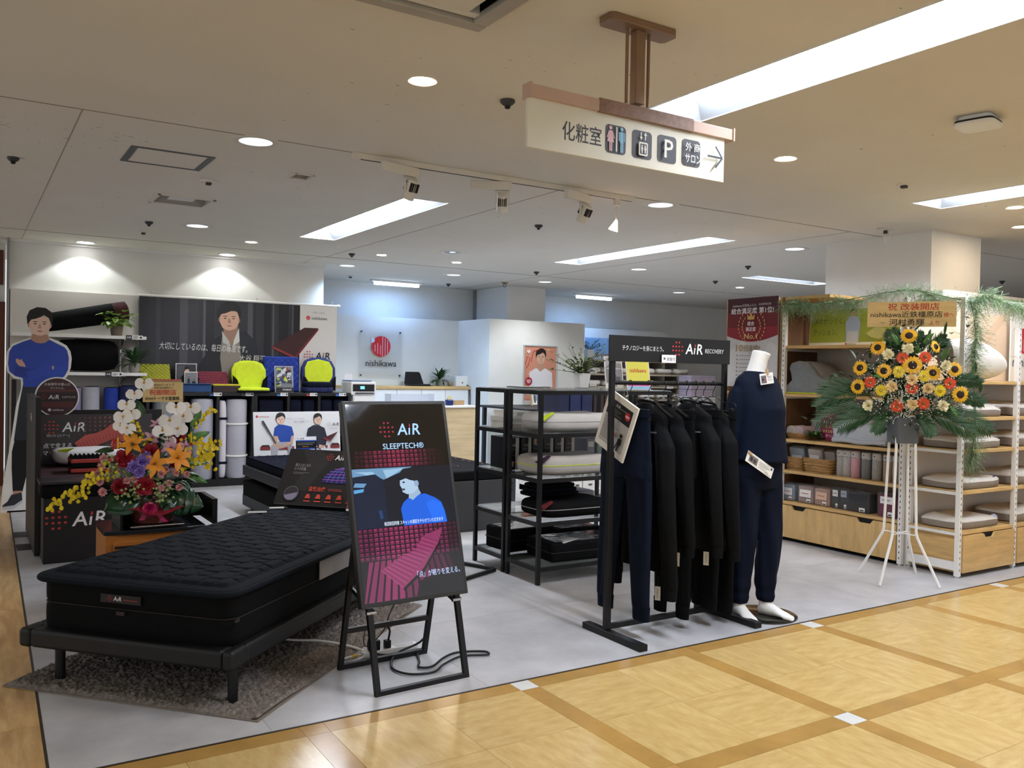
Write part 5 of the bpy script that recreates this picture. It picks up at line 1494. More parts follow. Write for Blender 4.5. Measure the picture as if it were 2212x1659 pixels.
def lily(par, c, n, s, m_=None):
    n, u, v = axes(n)
    m = MB()
    for k in range(6):
        a = 2 * PI * k / 6 + .3
        petal(m, Vector(c) + n * (.02 * s if k % 2 else 0), u * math.cos(a) + v * math.sin(a) + n * .35, n, s, s * .42, .45, .2, .8, 6)
    o = part('lily_bloom', m, m_ or PETO, par, smooth=True)
    st = MB()
    for k in range(5):
        a = 2 * PI * k / 5
        st.tube([Vector(c), Vector(c) + n * s * .3 + (u * math.cos(a) + v * math.sin(a)) * s * .12], .0015, 4)
    part('lily_stamen', st, mat('brown anther', '#7a3a14', .6, var=.1), o)
def rose(par, c, n, s, m_=None, name='rose_bloom'):
    n, u, v = axes(n)
    m = MB()
    for ring, (cnt, tilt, sc) in enumerate(((3, 1.6, .55), (4, 1.1, .72), (5, .65, .9), (6, .25, 1.0))):
        for k in range(cnt):
            a = 2 * PI * k / cnt + ring * .7
            d = (u * math.cos(a) + v * math.sin(a)) + n * tilt
            petal(m, Vector(c) + (u * math.cos(a) + v * math.sin(a)) * s * .12 * ring, d, (n - (u * math.cos(a) + v * math.sin(a)) * .8), s * sc * .8, s * sc * .95, .18, -.25, 1.5, 4)
    part(name, m, m_ or PETR, par, smooth=True)
def carnation(par, c, n, s, m_=None, name='carnation_bloom', seed=0):
    n, u, v = axes(n)
    rr = random.Random(seed)
    m = MB()
    for ring, (cnt, tilt, sc) in enumerate(((5, 2.2, .75), (7, 1.1, .9), (9, .5, 1.0), (9, .05, .95))):
        for k in range(cnt):
            a = 2 * PI * k / cnt + rr.uniform(-.2, .2)
            rad = u * math.cos(a) + v * math.sin(a)
            petal(m, Vector(c), rad + n * tilt, n - rad * .5, s * sc * rr.uniform(.85, 1.05), s * .55, rr.uniform(-.1, .3), rr.uniform(-.4, .5), 1.5, 3)
    o = part(name, m, m_ or PETK, par, smooth=True)
    part('calyx', MB().lathe([(.001, 0), (s * .22, s * .1), (s * .25, s * .4)], 8), STEMM, o, loc=Vector(c) - n * s * .45, smooth=True)
def oncidium(par, pts, cnt, s, seed, spread=.035):
    rr = random.Random(seed)
    path = smooth_path(pts, 6)
    part('oncidium_stem', MB().tube(path, .0018, 5), STEMM, par)
    m = MB()
    for k in range(cnt):
        q = path[min(len(path) - 1, int(len(path) * (.12 + .88 * k / cnt)))] + Vector((rr.uniform(-1, 1), rr.uniform(-1, 1), rr.uniform(-1, 1))) * spread
        n = Vector((rr.uniform(-.6, .6), -1, rr.uniform(-.3, .6)))
        n, u, v = axes(n)
        for a, L in ((270, 1.2), (200, .8), (340, .8), (40, .55), (140, .55)):
            petal(m, q, u * math.cos(R(a)) + v * math.sin(R(a)), n, s * L * rr.uniform(.8, 1.1), s * (1.3 if a == 270 else .6), .2, .1, 1.5, 2)
    part('oncidium_sprig', m, PETY, par)['kind'] = 'stuff'
def bigleaf(par, base, d, n, L, w, m_, name='leaf', cuts=0):
    """broad blade, optionally with monstera slits; small thickness from solid rim"""
    base = Vector(base); d = Vector(d).normalized(); n = Vector(n).normalized(); s = d.cross(n).normalized()
    N_ = 22
    m = MB()
    rows = []
    for i in range(N_ + 1):
        t_ = i / N_
        ww = w * .5 * (math.sin(PI * (.10 + .90 * t_) ** .8) ** .7) if i < N_ else .001
        if cuts and 4 <= i <= N_ - 3 and i % 5 in (0,):
            ww *= .55
        q = base + d * L * t_ - n * L * .35 * t_ * t_
        rows.append([q - s * ww - n * ww * .25, q - s * ww * .5 + n * .004, q, q + s * ww * .5 + n * .004, q + s * ww - n * ww * .25])
    vs = [p_ for r_ in rows for p_ in r_]
    fs = [(i * 5 + j, i * 5 + j + 1, i * 5 + j + 6, i * 5 + j + 5) for i in range(N_) for j in range(4)]
    m.add(vs, fs)
    return part(name, m, m_, par, smooth=True)
GLOSSLEAF = mat('glossy deep green leaf', '#173a20', .22, var=.25, vscale=14)

# ------------------------------------------------------------------ wooden cabinet with black tray stand and flower basket
t = thing('wooden_cabinet', 'orange wooden cabinet with dark glossy top behind the bed', 'cabinet', (.68, 5.44, 0))
ORW = mat('orange cherry wood', '#a5662a', .4, var=.18, vscale=4, stretch=(1, 6, 6))
part('body', MB().box(.01, .56, .01, .42, 0, .40), ORW, t, bevel=.004)
part('top', MB().prism([(0, .01), (.1, -.008), (.28, -.014), (.46, -.008), (.57, .01), (.57, .44), (0, .44)], .40, .424), mat('dark glossy top', '#23262a', .12, var=.1), t, bevel=.005)
for z in (.20, .29):
    part('drawer', MB().box(.05, .52, 0, .012, z, z + .07), ORW, t, bevel=.003)
    part('drawer_slot', MB().box(.06, .46, -.001, .004, z + .03, z + .045), DARKHOLE, t)
t = thing('black_open_box', 'black open-fronted box on the cabinet around the flower basket', 'box', (.77, 5.46, .425))
part('left_side', MB().box(0, .014, 0, .34, 0, .13), BLACK, t)
part('right_side', MB().box(.52, .55, .0, .34, 0, .15), BLACK, t)
part('back', MB().box(0, .55, .33, .345, 0, .15), BLACK, t)
t = thing('silver_tray', 'flat silver tray under the flower basket', 'tray', (.82, 5.42, .4255))
part('plate', MB().box(0, .30, 0, .26, .012, .022), CHROME, t, bevel=.004)
part('foot_rim', MB().box(.03, .27, .03, .23, 0, .012), BLACK, t)
FB = thing('flower_basket', 'opulent gift basket of orchids, lilies, roses and carnations with pink ribbon', 'flower arrangement', (.965, 5.56, .4485))
FX, FZ = .0026, .00276
def F(px, py, y=0.0):
    return Vector(((px - 335) * FX, y, (1135 - py) * FZ))
part('basket', MB().lathe([(.10, 0), (.112, .004), (.128, .05), (.145, .10), (.15, .13), (.14, .13)], 28), mat('copper foil wrap', '#7a4038', .35, metal=.3, var=.25, vscale=30, bump=.5, bscale=40), FB, smooth=True)
part('foil_collar', MB().loft([[(.15 * math.cos(a) * s_, .12 * math.sin(a) * s_, z_ + .02 * math.sin(a * 5)) for a in [2 * PI * k / 30 for k in range(30)]] for s_, z_ in ((.98, .11), (1.35, .10), (1.75, .085))], caps=False), mat('red cellophane', '#8c2a34', .2, var=.25, vscale=12), FB, smooth=True)
RIB = mat('magenta ribbon', '#b01a58', .3, var=.2, vscale=12)
for k in range(9):
    a = 2 * PI * k / 9; d = Vector((math.cos(a), -.3, math.sin(a)))
    m = MB(); c0 = F(316, 1098, -.15)
    m.grid(lambda u, v: tuple(c0 + d * (.045 * math.sin(u * PI)) * (1 if u < .5 else .8) + Vector((0, -.028 * math.sin(u * 2 * PI), 0)) + Vector((-d.z, 0, d.x)) * (.024 * (v - .5))), 8, 1)
    part('ribbon_loop', m, RIB, FB, smooth=True)
for x, z in ((352, 1125), (300, 1118)):
    m = MB(); a0 = F(318, 1100, -.155); b0 = F(x, z, -.165)
    m.grid(lambda u, v: tuple(a0 + (b0 - a0) * u + Vector(((v - .5) * .03, 0, .01 * math.sin(u * 5)))), 6, 1)
    part('ribbon_tail', m, RIB, FB, smooth=True)
# dark inner foliage mass
m = MB(); rr = random.Random(31)
for k in range(420):
    a = rr.uniform(0, 2 * PI); r_ = rr.uniform(.0, .2); z = rr.uniform(.12, .52)
    leaf(m, (r_ * math.cos(a) * (1.1 - z * .5), r_ * math.sin(a) * .6, z), (math.cos(a), math.sin(a), rr.uniform(-.2, 1)), rr.uniform(.05, .12), rr.uniform(.015, .035), .3, n=3)
part('inner_foliage', m, LEAFD, FB, smooth=True)['kind'] = 'stuff'
for px, py, d, n_, L, w in ((285, 1076, (-1, -.3, -.15), (.1, -.8, .6), .19, .15), (262, 1070, (-.8, -.5, -.25), (-.1, -.9, .5), .15, .14),):
    bigleaf(FB, F(px + 12, py, -.12), d, n_, L, w, GLOSSLEAF, 'monstera_leaf')
bigleaf(FB, F(362, 1072, -.12), (1, -.35, -.22), (.1, -.85, .55), .22, .20, GLOSSLEAF, 'monstera_leaf', cuts=1)
bigleaf(FB, F(350, 1078, -.14), (.75, -.4, -.5), (.2, -.9, .35), .16, .13, GLOSSLEAF, 'monstera_leaf', cuts=1)
for px, py, d, L, w in ((405, 1035, (1, 0, -.25), .15, .06), (400, 1010, (1, .1, .12), .16, .055), (412, 960, (1, .1, .55), .16, .06), (420, 930, (.5, .1, 1), .14, .05), (395, 1050, (.6, -.4, -.5), .10, .05), (250, 975, (-1, -.1, .05), .10, .04), (310, 905, (-.2, 0, 1), .12, .05), (375, 1060, (.3, -.5, -.6), .10, .045), (432, 985, (1, -.1, -.1), .12, .05), (285, 945, (-.4, -.1, 1), .1, .04)):
    bigleaf(FB, F(px, py, .0), d, (0, -.8, .6), L, w, LEAFD if L < .13 else LEAFM, 'leaf')
for px, py, y, s in ((313, 834, .0, .052), (291, 857, -.01, .046), (275, 880, -.02, .05), (268, 906, -.03, .054), (284, 900, -.03, .05), (275, 930, -.05, .05), (262, 925, -.03, .042), (379, 886, -.05, .056), (414, 887, -.03, .056), (364, 914, -.08, .062), (395, 906, -.06, .054), (347, 936, -.09, .056), (380, 932, -.09, .056), (360, 957, -.10, .042)):
    q = F(px, py, y)
    orchid(FB, q, Vector((-.25 + .3 * math.sin(px), -1, .12 * math.cos(py))), s)
part('orchid_stem', MB().tube(smooth_path([F(300, 1060), F(288, 980), F(278, 910, -.01), F(290, 860, .01), F(313, 836, .02)]), .003, 6), STEMM, FB, smooth=True)
part('orchid_stem', MB().tube(smooth_path([F(385, 1060), F(408, 990, .02), F(420, 910, .02), F(412, 880, 0), F(390, 890, -.02), F(360, 925, -.06)]), .003, 6), STEMM, FB, smooth=True)
for px, py, y, s, n_ in ((283, 962, -.11, .085, (-.4, -.8, .5)), (326, 1004, -.17, .095, (-.2, -1, .25)), (374, 993, -.16, .10, (.25, -1, .3)), (405, 905, .0, .055, (.3, -.7, .6))):
    lily(FB, F(px, py, y), n_, s)
for px, py, y, s, n_ in ((326, 952, -.08, .06, (-.2, -1, .4)), (362, 972, -.13, .07, (.1, -1, .3)), (395, 972, -.11, .05, (.4, -1, .3)), (340, 925, -.02, .05, (0, -.8, .6))):
    lily(FB, F(px, py, y), n_, s, PETP)
for px, py, y, s in ((265, 992, -.13, .052), (304, 1048, -.19, .055), (320, 979, -.14, .048), (380, 950, -.07, .045), (258, 1050, -.12, .045), (372, 1004, -.12, .03)):
    rose(FB, F(px, py, y), (-.15, -1, .35), s)
for px, py, y, s in ((284, 1010, -.16, .05), (300, 1000, -.16, .052), (293, 1020, -.17, .046), (309, 990, -.15, .042)):
    carnation(FB, F(px, py, y), (-.1, -1, .3), s, PETV, 'lisianthus_bloom', px)
for k, (px, py, y) in enumerate([(225, 990, -.1), (221, 1006, -.1), (213, 1022, -.1), (218, 1040, -.1), (223, 1060, -.12), (269, 1036, -.18), (284, 1034, -.18), (338, 1024, -.2), (370, 1024, -.19), (354, 1045, -.2), (338, 1054, -.21), (378, 1055, -.19), (396, 1029, -.16), (349, 1017, -.18)]):
    carnation(FB, F(px, py, y), (-.2 + .01 * (px - 300) / 30, -1, .3), .026 if k != 4 else .03, PETK, 'carnation_bloom', k)
for px, py, n_, s in ((250, 963, (-.5, -1, .2), .075), (406, 955, (.3, -.5, 1), .07)):
    o = bigleaf(FB, F(px, py + 10, -.08), (-.1, -.1, 1) if px < 300 else (.6, -.6, .3), n_, s, s * .8, ANTH, 'anthurium_spathe')
    part('anthurium_spadix', MB().tube([F(px + 4, py + 8, -.095), F(px + 2, py - 16, -.12)], [.006, .004], 8), PETY, o, smooth=True)
m = MB(); rr = random.Random(3)
for cx_, cy_, y, n_ in ((246, 1012, -.12, 46), (276, 1058, -.18, 36), (343, 1062, -.2, 42), (330, 1030, -.17, 22), (262, 1020, -.12, 20)):
    for k in range(n_):
        q = F(cx_ + rr.gauss(0, 13), cy_ + rr.gauss(0, 12), y + rr.uniform(-.03, .03))
        m.ball(q, rr.uniform(.006, .011), n=6, m=4)
part('hydrangea_buds', m, BUDG, FB, smooth=True)['kind'] = 'stuff'
oncidium(FB, [F(262, 1030, -.08), F(220, 1028, -.12), F(180, 1048, -.14), F(150, 1066, -.14), (F(126, 1080, -.14))], 60, .016, 5, .032)
oncidium(FB, [F(240, 1000, -.08), F(215, 1018, -.12), F(190, 1060, -.14), F(165, 1072, -.14)], 22, .015, 6, .02)
oncidium(FB, [F(300, 960, -.02), F(292, 930, -.02), F(290, 895, -.0)], 26, .014, 7, .03)
oncidium(FB, [F(380, 1030, -.12), F(405, 1000, -.13), F(430, 985, -.12), F(452, 970, -.1), F(462, 980, -.1)], 70, .015, 8, .05)
oncidium(FB, [F(390, 980, -.1), F(420, 965, -.1), F(440, 1000, -.1), F(450, 1010, -.1)], 46, .014, 9, .045)
oncidium(FB, [F(420, 940, 0), F(440, 915, .0), F(458, 900, .0), F(470, 895, 0)], 26, .013, 10, .018)
oncidium(FB, [F(310, 1000, -.08), F(300, 965, -.1), F(318, 955, -.1)], 20, .013, 11, .03)
part('sign_stick', MB().box(-.003, .003, -.004, .004, 0, .42), mat('pale bamboo', '#cdb58a', .6, var=.1), FB, loc=F(358, 1000, .062))
sg = board('gift_sign', 'wooden gift plaque with red and black writing above the white orchids', 'sign', (.908, 5.605, 1.165), FACE_CAM, .23, .12, .008, mat('pale wood plaque', '#d8bd85', .6, var=.1, vscale=4, stretch=(1, 8, 1)))
p = Print()
p.text('nishikawaショップ', .035, .098, .0185, '#2e2417', w=.145, bold=.012); p.text('近鉄百貨店橿原店', .062, .081, .0125, '#3a2d1c', w=.09, bold=.01); p.text('様へ', .155, .081, .0125, '#b5352a', w=.02)
p.text('祝御開店', .035, .045, .036, '#c42a22', w=.155, bold=.008)
p.text('株式会社', .014, .014, .017, '#2e2417', w=.045, bold=.012); p.text('トーマネ営業部', .064, .012, .025, '#2e2417', w=.145, bold=.016); p.text('より', .210, .012, .012, '#b5352a', w=.016)
p.obj('lettering', PRINT, sg)

# ------------------------------------------------------------------ black steel shelf racks
def steel_rack(x0, x1, y0, y1, label):
    t = thing('steel_shelf_rack', label, 'shelf rack', (x0, y0, 0), group='black steel shelf racks')
    w = .026; W_ = x1 - x0; D = y1 - y0
    for x in (w / 2, W_ - w / 2):
        for y in (w / 2, D - w / 2):
            part('post', MB().cbox(x, y, .635, w, w, 1.27), BLACK, t, bevel=.002)
            part('levelling_foot', MB().cyl((x, y, -.0), (x, y, .012), .012, 10), mat('clear foot pad', '#c7c7c7', .3, var=.1), t)
    for z in (.10, .395, .68, .975, 1.258):
        part('shelf_rail', MB().box(w, W_ - w, .002, .024, z - .014, z + .012), BLACK, t)
        part('shelf_rail', MB().box(w, W_ - w, D - .024, D - .002, z - .014, z + .012), BLACK, t)
        for x in (.001, W_ - .025):
            part('side_rail', MB().box(x, x + .024, w, D - w, z - .014, z + .012), BLACK, t)
        part('glass_shelf', MB().box(.01, W_ - .01, .01, D - .01, z + .0125, z + .019), GLASS, t)
    return t
steel_rack(3.16, 4.30, 4.66, 5.06, 'black steel rack with glass shelves and pillows, nearer of the back-to-back pair')
steel_rack(3.16, 4.30, 5.09, 5.51, 'black steel rack with boxes, farther of the back-to-back pair')
WHP = mat('white sports pillow', '#c9c7c4', .8, var=.05, vscale=6, bump=.12, bscale=60)
GRP = mat('grey pillow side', '#a9a6a5', .8, var=.05, vscale=6, bump=.12, bscale=60)
def sport_pillow(x, y, z, label, w=.62, d=.36, h=.13, accent=LIME, top=WHP, band=None):
    t = thing('contour_pillow', label, 'pillow', (x, y, z))
    def shape(u, v, q):
        return None
    n = 40; m_ = 10
    rings = []
    for i in range(m_ + 1):
        ph = -PI / 2 + PI * i / m_
        rg = []
        for j in range(n):
            th = 2 * PI * j / n
            c_, s_ = math.cos(th), math.sin(th)
            e = .45
            X = math.copysign(abs(c_) ** e, c_) * w / 2 * max(.001, math.cos(ph)) ** .35
            Y = math.copysign(abs(s_) ** e, s_) * d / 2 * max(.001, math.cos(ph)) ** .35
            Z = math.copysign(abs(math.sin(ph)) ** .6, math.sin(ph)) * h / 2
            if Z > 0: Z *= .82 + .28 * (abs(X) / (w / 2)) ** 2 + .12 * math.cos(Y / d * 2 * PI + PI)
            rg.append((X, Y, h / 2 + Z))
        rings.append(rg)
    part('cover', MB().loft(rings), top, t, smooth=True)
    part('piping', MB().tube([(math.copysign(abs(math.cos(a)) ** .45, math.cos(a)) * w / 2 * 1.0, math.copysign(abs(math.sin(a)) ** .45, math.sin(a)) * d / 2 * 1.0, h * .52) for a in [2 * PI * k / 48 for k in range(48)]], .003, 6, closed=True), band or GRP, t, smooth=True)
    for s in (-1, 1):
        m = MB(); 
        m.grid(lambda u, v: (s * w * (.5 + .004 - .13 * u - .01 * math.sin(v * PI)), -d * (.49 - .18 * v * (1 - .5 * u)), h * (.58 + .40 * u * (1 - v * .2) + .13 * v)), 6, 6)
        part('accent_patch', m, accent, t, smooth=True)
    return t
sport_pillow(3.52, 4.86, .995, 'white and grey pillow with lime corners on the upper shelf of the near rack')
sport_pillow(3.51, 4.86, .70, 'grey white pillow with dark plum corner on the second shelf of the near rack', .66, .37, .14, mat('plum patch', '#3a2438', .7, var=.1), mat('pale grey pillow', '#b9b5b0', .8, var=.05, bump=.1), LIME)
t = sport_pillow(3.52, 4.86, .415, 'black pillow with red mottled patch on the third shelf', .60, .36, .12, mat('red mottled patch', '#6d2328', .7, var=.5, vscale=60), BLK, GRP)
t = thing('folded_blanket', 'folded black cover lying behind the black pillow', 'folded cover', (3.48, 5.0, .53))
for k in range(3):
    part('fold', MB().soft((0, .0, .018 + .028 * k), .40 - .03 * k, .22 - .01 * k, .034, .4, .35), DNAVY if k % 2 else BLK, t, smooth=True)
t = thing('folded_towel', 'folded grey towel on the third shelf behind the black pillow', 'folded towel', (3.86, 5.28, .415))
for k in range(3):
    part('fold', MB().soft((0, 0, .02 + .032 * k), .34 - .02 * k, .30, .038, .4, .35), GREYROLL, t, smooth=True)
def case(x, y, z, sx, sy, sz, label, rz=0, logo=False):
    t = thing('storage_case', label, 'storage case', (x, y, z), (0, 0, rz))
    part('case_body', MB().box(-sx / 2, sx / 2, -sy / 2, sy / 2, 0, sz), BLK, t, bevel=.018, seg=3)
    part('case_window', MB().box(-sx * .42, sx * .42, -sy * .40, sy * .40, sz, sz + .002), mat('shiny clear vinyl', '#3a3c40', .08, spec=.8, bump=.6, bscale=14), t)
    part('case_zip', MB().box(-sx / 2 - .001, sx / 2 + .001, -sy / 2 - .001, sy / 2 + .001, sz * .48, sz * .52), mat('brown zip tape'), t)
    if logo:
        p = Print(); p.air(.06, -.02, .035); p.obj('logo', PRINT, t, loc=(.02, -.04, sz + .0025))
    return t
case(3.42, 5.28, .12, .40, .30, .16, 'black storage case with clear lid on the bottom shelf, at the back', R(4))
case(3.62, 4.87, .12, .60, .34, .13, 'long soft black case with printed logo on the bottom shelf', R(-3), True)
case(3.86, 5.28, .12, .38, .30, .13, 'second black case with clear lid beside the first on the bottom shelf', R(2))
t = thing('sample_card', 'folded white leaflet lying on the long soft black case', 'leaflet', (3.47, 4.78, .252), (0, R(-4), R(15)))
part('sheet', MB().box(-.08, .08, -.05, .05, 0, .003), PAPER, t); part('fold_line', MB().box(-.001, .001, -.05, .05, .003, .0035), GRP, t)
# stacked white boxes, black book-like boxes
for k, (x, z) in enumerate([(3.30, .994), (3.30, 1.034), (3.335, 1.074), (3.44, .994), (3.44, 1.034)]):
    t = thing('white_carton', ['bottom', 'middle', 'top', 'rear bottom', 'rear top'][k] + ' white carton of the small stack in the far rack', 'carton', (x, 5.28, z), (0, 0, R(3 * (k % 3 - 1))))
    part('carton', MB().box(-.065, .065, -.14, .14, 0, .038), PAPER, t, bevel=.001)
    p = Print(); p.many([(-.05 + .012 * q, -.045 + .012 * q, .006, .03) for q in range(7)], '#777777'); p.obj('barcode', PRINT, t, loc=(0, -.1402, 0), rot=FACE_CAM)
for k in range(6):
    x = 3.235 + k * .095
    t = thing('product_box', ['leftmost', 'second', 'third', 'fourth', 'fifth', 'rightmost'][k] + ' of the black product boxes standing in a row in the far rack', 'box', (x, 5.30, .70), (0, 0, R(-4 if k == 0 else 2)))
    part('carton', MB().box(0, .086, -.15, .12, 0, .225), mat('black card box', '#16161a', .35, var=.1), t, bevel=.001)
    part('white_spine', MB().box(.060, .0865, -.1505, -.149, .0, .225), PAPER, t)
    p = Print(); p.air(.022, .165, .016, white='#cfa98a' if k % 2 else '#e8e8e8', dots=False); p.many([(.01, .05, .145, .148), (.01, .045, .138, .141), (.01, .055, .1, .103)], '#7a7a7a')
    if k == 0: p.disc(.05, .05, .01, '#c0392f')
    p.rect(.012, .045, .02, .06, '#b9b9b9'); p.obj('print', PRINT, t, loc=(0, -.151, 0), rot=FACE_CAM)
t = thing('hanging_charm', 'small orange and white charm hanging at the rack shelf edge', 'charm', (3.42, 5.10, .96))
part('cord', MB().cyl((0, 0, 0), (0, 0, -.04), .0012, 5), BLACK, t); part('charm_body', MB().soft((0, 0, -.062), .022, .012, .045, .5, .5, 12, 8), mat('orange white charm', '#d8b59a', .5, var=.3, vscale=60), t, smooth=True)
for k, (x, m_) in enumerate([(3.96, GREYROLL), (4.06, mat('sage folder', '#9fb0a4', .7, var=.05)), (4.16, DNAVY)]):
    t = thing('fabric_swatch', ['grey', 'sage green', 'dark navy'][k] + ' packed cover standing on the second shelf of the far rack', 'packed cover', (x, 5.30, .70))
    part('pack', MB().box(-.04, .04, -.14, .12, 0, .21), m_, t, bevel=.012); part('label_strip', MB().box(-.025, .025, -.1415, -.139, .14, .18), PAPER, t)
# top of the racks
t = thing('tablet_frame', 'flat black clipboard lying on top of the steel rack', 'clipboard', (3.45, 5.25, 1.279))
part('plate', MB().box(-.13, .13, -.09, .09, 0, .006), BLACK, t); part('sheet', MB().box(-.11, .11, -.075, .075, .006, .007), GRP, t)
t = thing('potted_shrub', 'wiry green shrub in white tapered pot on the steel rack', 'plant', (3.86, 5.16, 1.279))
part('pot', MB().lathe([(.05, 0), (.055, .005), (.07, .11), (.064, .11), (.06, .09)], 4, c=(0, 0, 0)), WHITEM, t, rot=(0, 0, R(40)), bevel=.004)
m1 = MB(); m2 = MB(); twiggy(m1, m2, (0, 0, .10), 26, .30, 4, .022); bushy(m1, (0, 0, .12), 120, .05, .022, 1, .9, .2, 9, .12)
part('leaves', m1, mat('grey green small leaf', '#5c7542', .5, var=.3, vscale=30), t, smooth=True)['kind'] = 'stuff'; part('twigs', m2, mat('brown twig', '#5a4a33', .7, var=.2), t)
t = board('pamphlet', 'tall pamphlet with a resting and a seated man beside the shrub pot', 'pamphlet', (4.06, 5.12, 1.279), (R(90 - 12), 0, R(-12)), .15, .245, .006, PAPER)
p = Print(); p.rect(.008, .142, .15, .237, '#b9b7bb'); p.poly([(.01, .16), (.05, .20), (.14, .19), (.14, .155)], '#8f8b8c'); p.disc(.07, .205, .017, '#b98f7c', .02); p.disc(.068, .222, .016, '#3a2d28', .010); p.rect(.008, .142, .04, .148, '#8a8a90'); p.rect(.05, .09, .06, .105, '#3a424b'); p.disc(.07, .118, .011, '#b98f7c', .014); p.rect(.085, .125, .045, .09, '#5a5f66'); p.text('AiR', .06, .012, .024, '#555555'); p.obj('print', PRINT, t)
t = board('pamphlet', 'pamphlet with a kneeling figure behind the rack post', 'pamphlet', (4.22, 5.05, 1.279), (R(90 - 12), 0, R(-5)), .12, .20, .005, PAPER)
p = Print(); p.rect(.006, .114, .09, .194, '#e4e4e6'); p.poly([(.02, .10), (.05, .18), (.09, .18), (.10, .10)], '#4a5060'); p.many([(.02, .1, .07, .074), (.02, .09, .058, .062), (.02, .1, .046, .05)], '#999999'); p.obj('print', PRINT, t)
t = board('yellow_sign', 'yellow and pink upright card with red lettering on the steel rack', 'sign', (3.985, 4.78, 1.279), (R(90 - 10), 0, R(-6)), .20, .215, .005, PAPER)
p = Print(); p.rect(.006, .194, .06, .212, '#e4e05a'); p.rect(.006, .194, .025, .058, '#d65aa8'); p.rect(.006, .194, .004, .022, '#8fc9ea'); p.text('nishikawa', .10, .125, .042, '#d23c3c', w=.14, align='c', bold=.01); p.obj('print', PRINT, t)
t = thing('steel_base_frame', 'flat black steel frame lying left of the steel racks', 'frame', (0, 0, 0))
part('frame_bar', MB().bar((2.98, 5.52, .012), (3.13, 5.16, .012), .024), BLACK, t, bevel=.002)
part('frame_bar', MB().bar((2.72, 4.96, .012), (3.13, 5.14, .012), .024), BLACK, t, bevel=.002)
# ------------------------------------------------------------------ clothes rack
CR = thing('clothes_rack', 'black steel clothes rack with printed black header board', 'clothes rack', (0, 0, 0))
RX0, RX1, RY = 2.893, 3.722, 3.60
for x in (RX0, RX1):
    part('post', MB().box(x - .014, x + .014, RY - .012, RY + .012, .038, 1.50), BLACK, CR, bevel=.002)
    part('lower_sleeve', MB().box(x - .017, x + .017, RY - .015, RY + .015, .038, .98), BLACK, CR, bevel=.002)
    part('foot', MB().box(x - .026, x + .026, RY - .30, RY + .18, .0, .034), BLACK, CR, bevel=.003)
part('bottom_bar', MB().box(RX0 + .014, RX1 - .014, RY - .011, RY + .011, .035, .065), BLACK, CR, bevel=.002)
part('hanging_rail', MB().cyl((RX0, RY, 1.345), (RX1, RY, 1.345), .011, 14), BLACK, CR, smooth=True)
hb = part('header_board', MB().box(2.856, 3.742, RY - .022, RY - .012, 1.458, 1.597), mat('matt black board', '#131416', .5, var=.1), CR, bevel=.002)
p = Print()
p.text('テクノロジーを身にまとう。', .085, .062, .031, '#e6e6e6', w=.29)
p.air(.535, .052, .056, white='#f0f0f0', red='#b3353a'); p.text('RECOVERY', .684, .060, .034, '#e8e8e8', w=.145, shear=.12)
p.obj('lettering', PRINT, CR, loc=(2.856, RY - .0221, 1.458), rot=FACE_CAM)
t = board('clip_card', 'small clear card holder with handwritten card clipped under the header board', 'card holder', (3.205, RY - .030, 1.452), FACE_CAM, .115, .055, .004, CLEAR)
p = Print(); p.rect(.006, .109, .006, .049, '#ecebe7'); p.poly([(.025 + .011 * math.cos(R(90 + k * 36)) * (1 if k % 2 == 0 else .45), .028 + .011 * math.sin(R(90 + k * 36)) * (1 if k % 2 == 0 else .45)) for k in range(10)], '#4a4358'); p.text('試着可 ', .042, .018, .022, '#3a3d4a', w=.062); p.obj('card', PRINT, t, loc=(0, 0, .001))

# ------------------------------------------------------------------ garments
NAVYT = mat('navy jersey', '#0c1424', .8, spec=.15, var=.18, vscale=7, bump=.12, bscale=160)
BLKT = mat('black jersey', '#08090b', .82, spec=.15, var=.18, vscale=7, bump=.12, bscale=160)
BLKT2 = mat('charcoal black jersey', '#0a0b0d', .82, spec=.15, var=.18, vscale=7, bump=.12, bscale=160)
def ering(cx, cy, z, rx, ry, n=26, fold=0.0, ph=0.0, k=5):
    out = []
    for j in range(n):
        a = 2 * PI * j / n
        f = 1 + fold * math.sin(k * a + ph) + fold * .6 * math.sin((k + 3) * a - ph * 1.7)
        out.append((cx + rx * f * math.cos(a), cy + ry * math.sin(a), z))
    return out
def hanger_clip(x, y, label, w=.30):
    t = thing('clip_hanger', label, 'hanger', (x, y, 1.345), group='hangers on the clothes rack')
    part('hook', MB().tube(smooth_path([(0, .012, -.012), (0, .0165, .004), (0, 0, .0145), (0, -.015, .004), (0, -.015, -.02), (0, 0, -.045), (0, 0, -.075)]), .0022, 6), BLACK, t, smooth=True)
    part('arms', MB().tube(smooth_path([(0, -w / 2, -.155), (0, -w / 2, -.11), (0, -w * .22, -.10), (0, -.03, -.078), (0, .03, -.078), (0, w * .22, -.10), (0, w / 2, -.11), (0, w / 2, -.155)]), .0025, 6), BLACK, t, smooth=True)
    part('clip_bar', MB().cyl((0, -w / 2, -.15), (0, w / 2, -.15), .0025, 8), BLACK, t)
    for s in (-1, 1):
        part('clip', MB().box(-.008, .008, s * w * .42 - .012, s * w * .42 + .012, -.195, -.135), BLACK, t, bevel=.003)
    return t
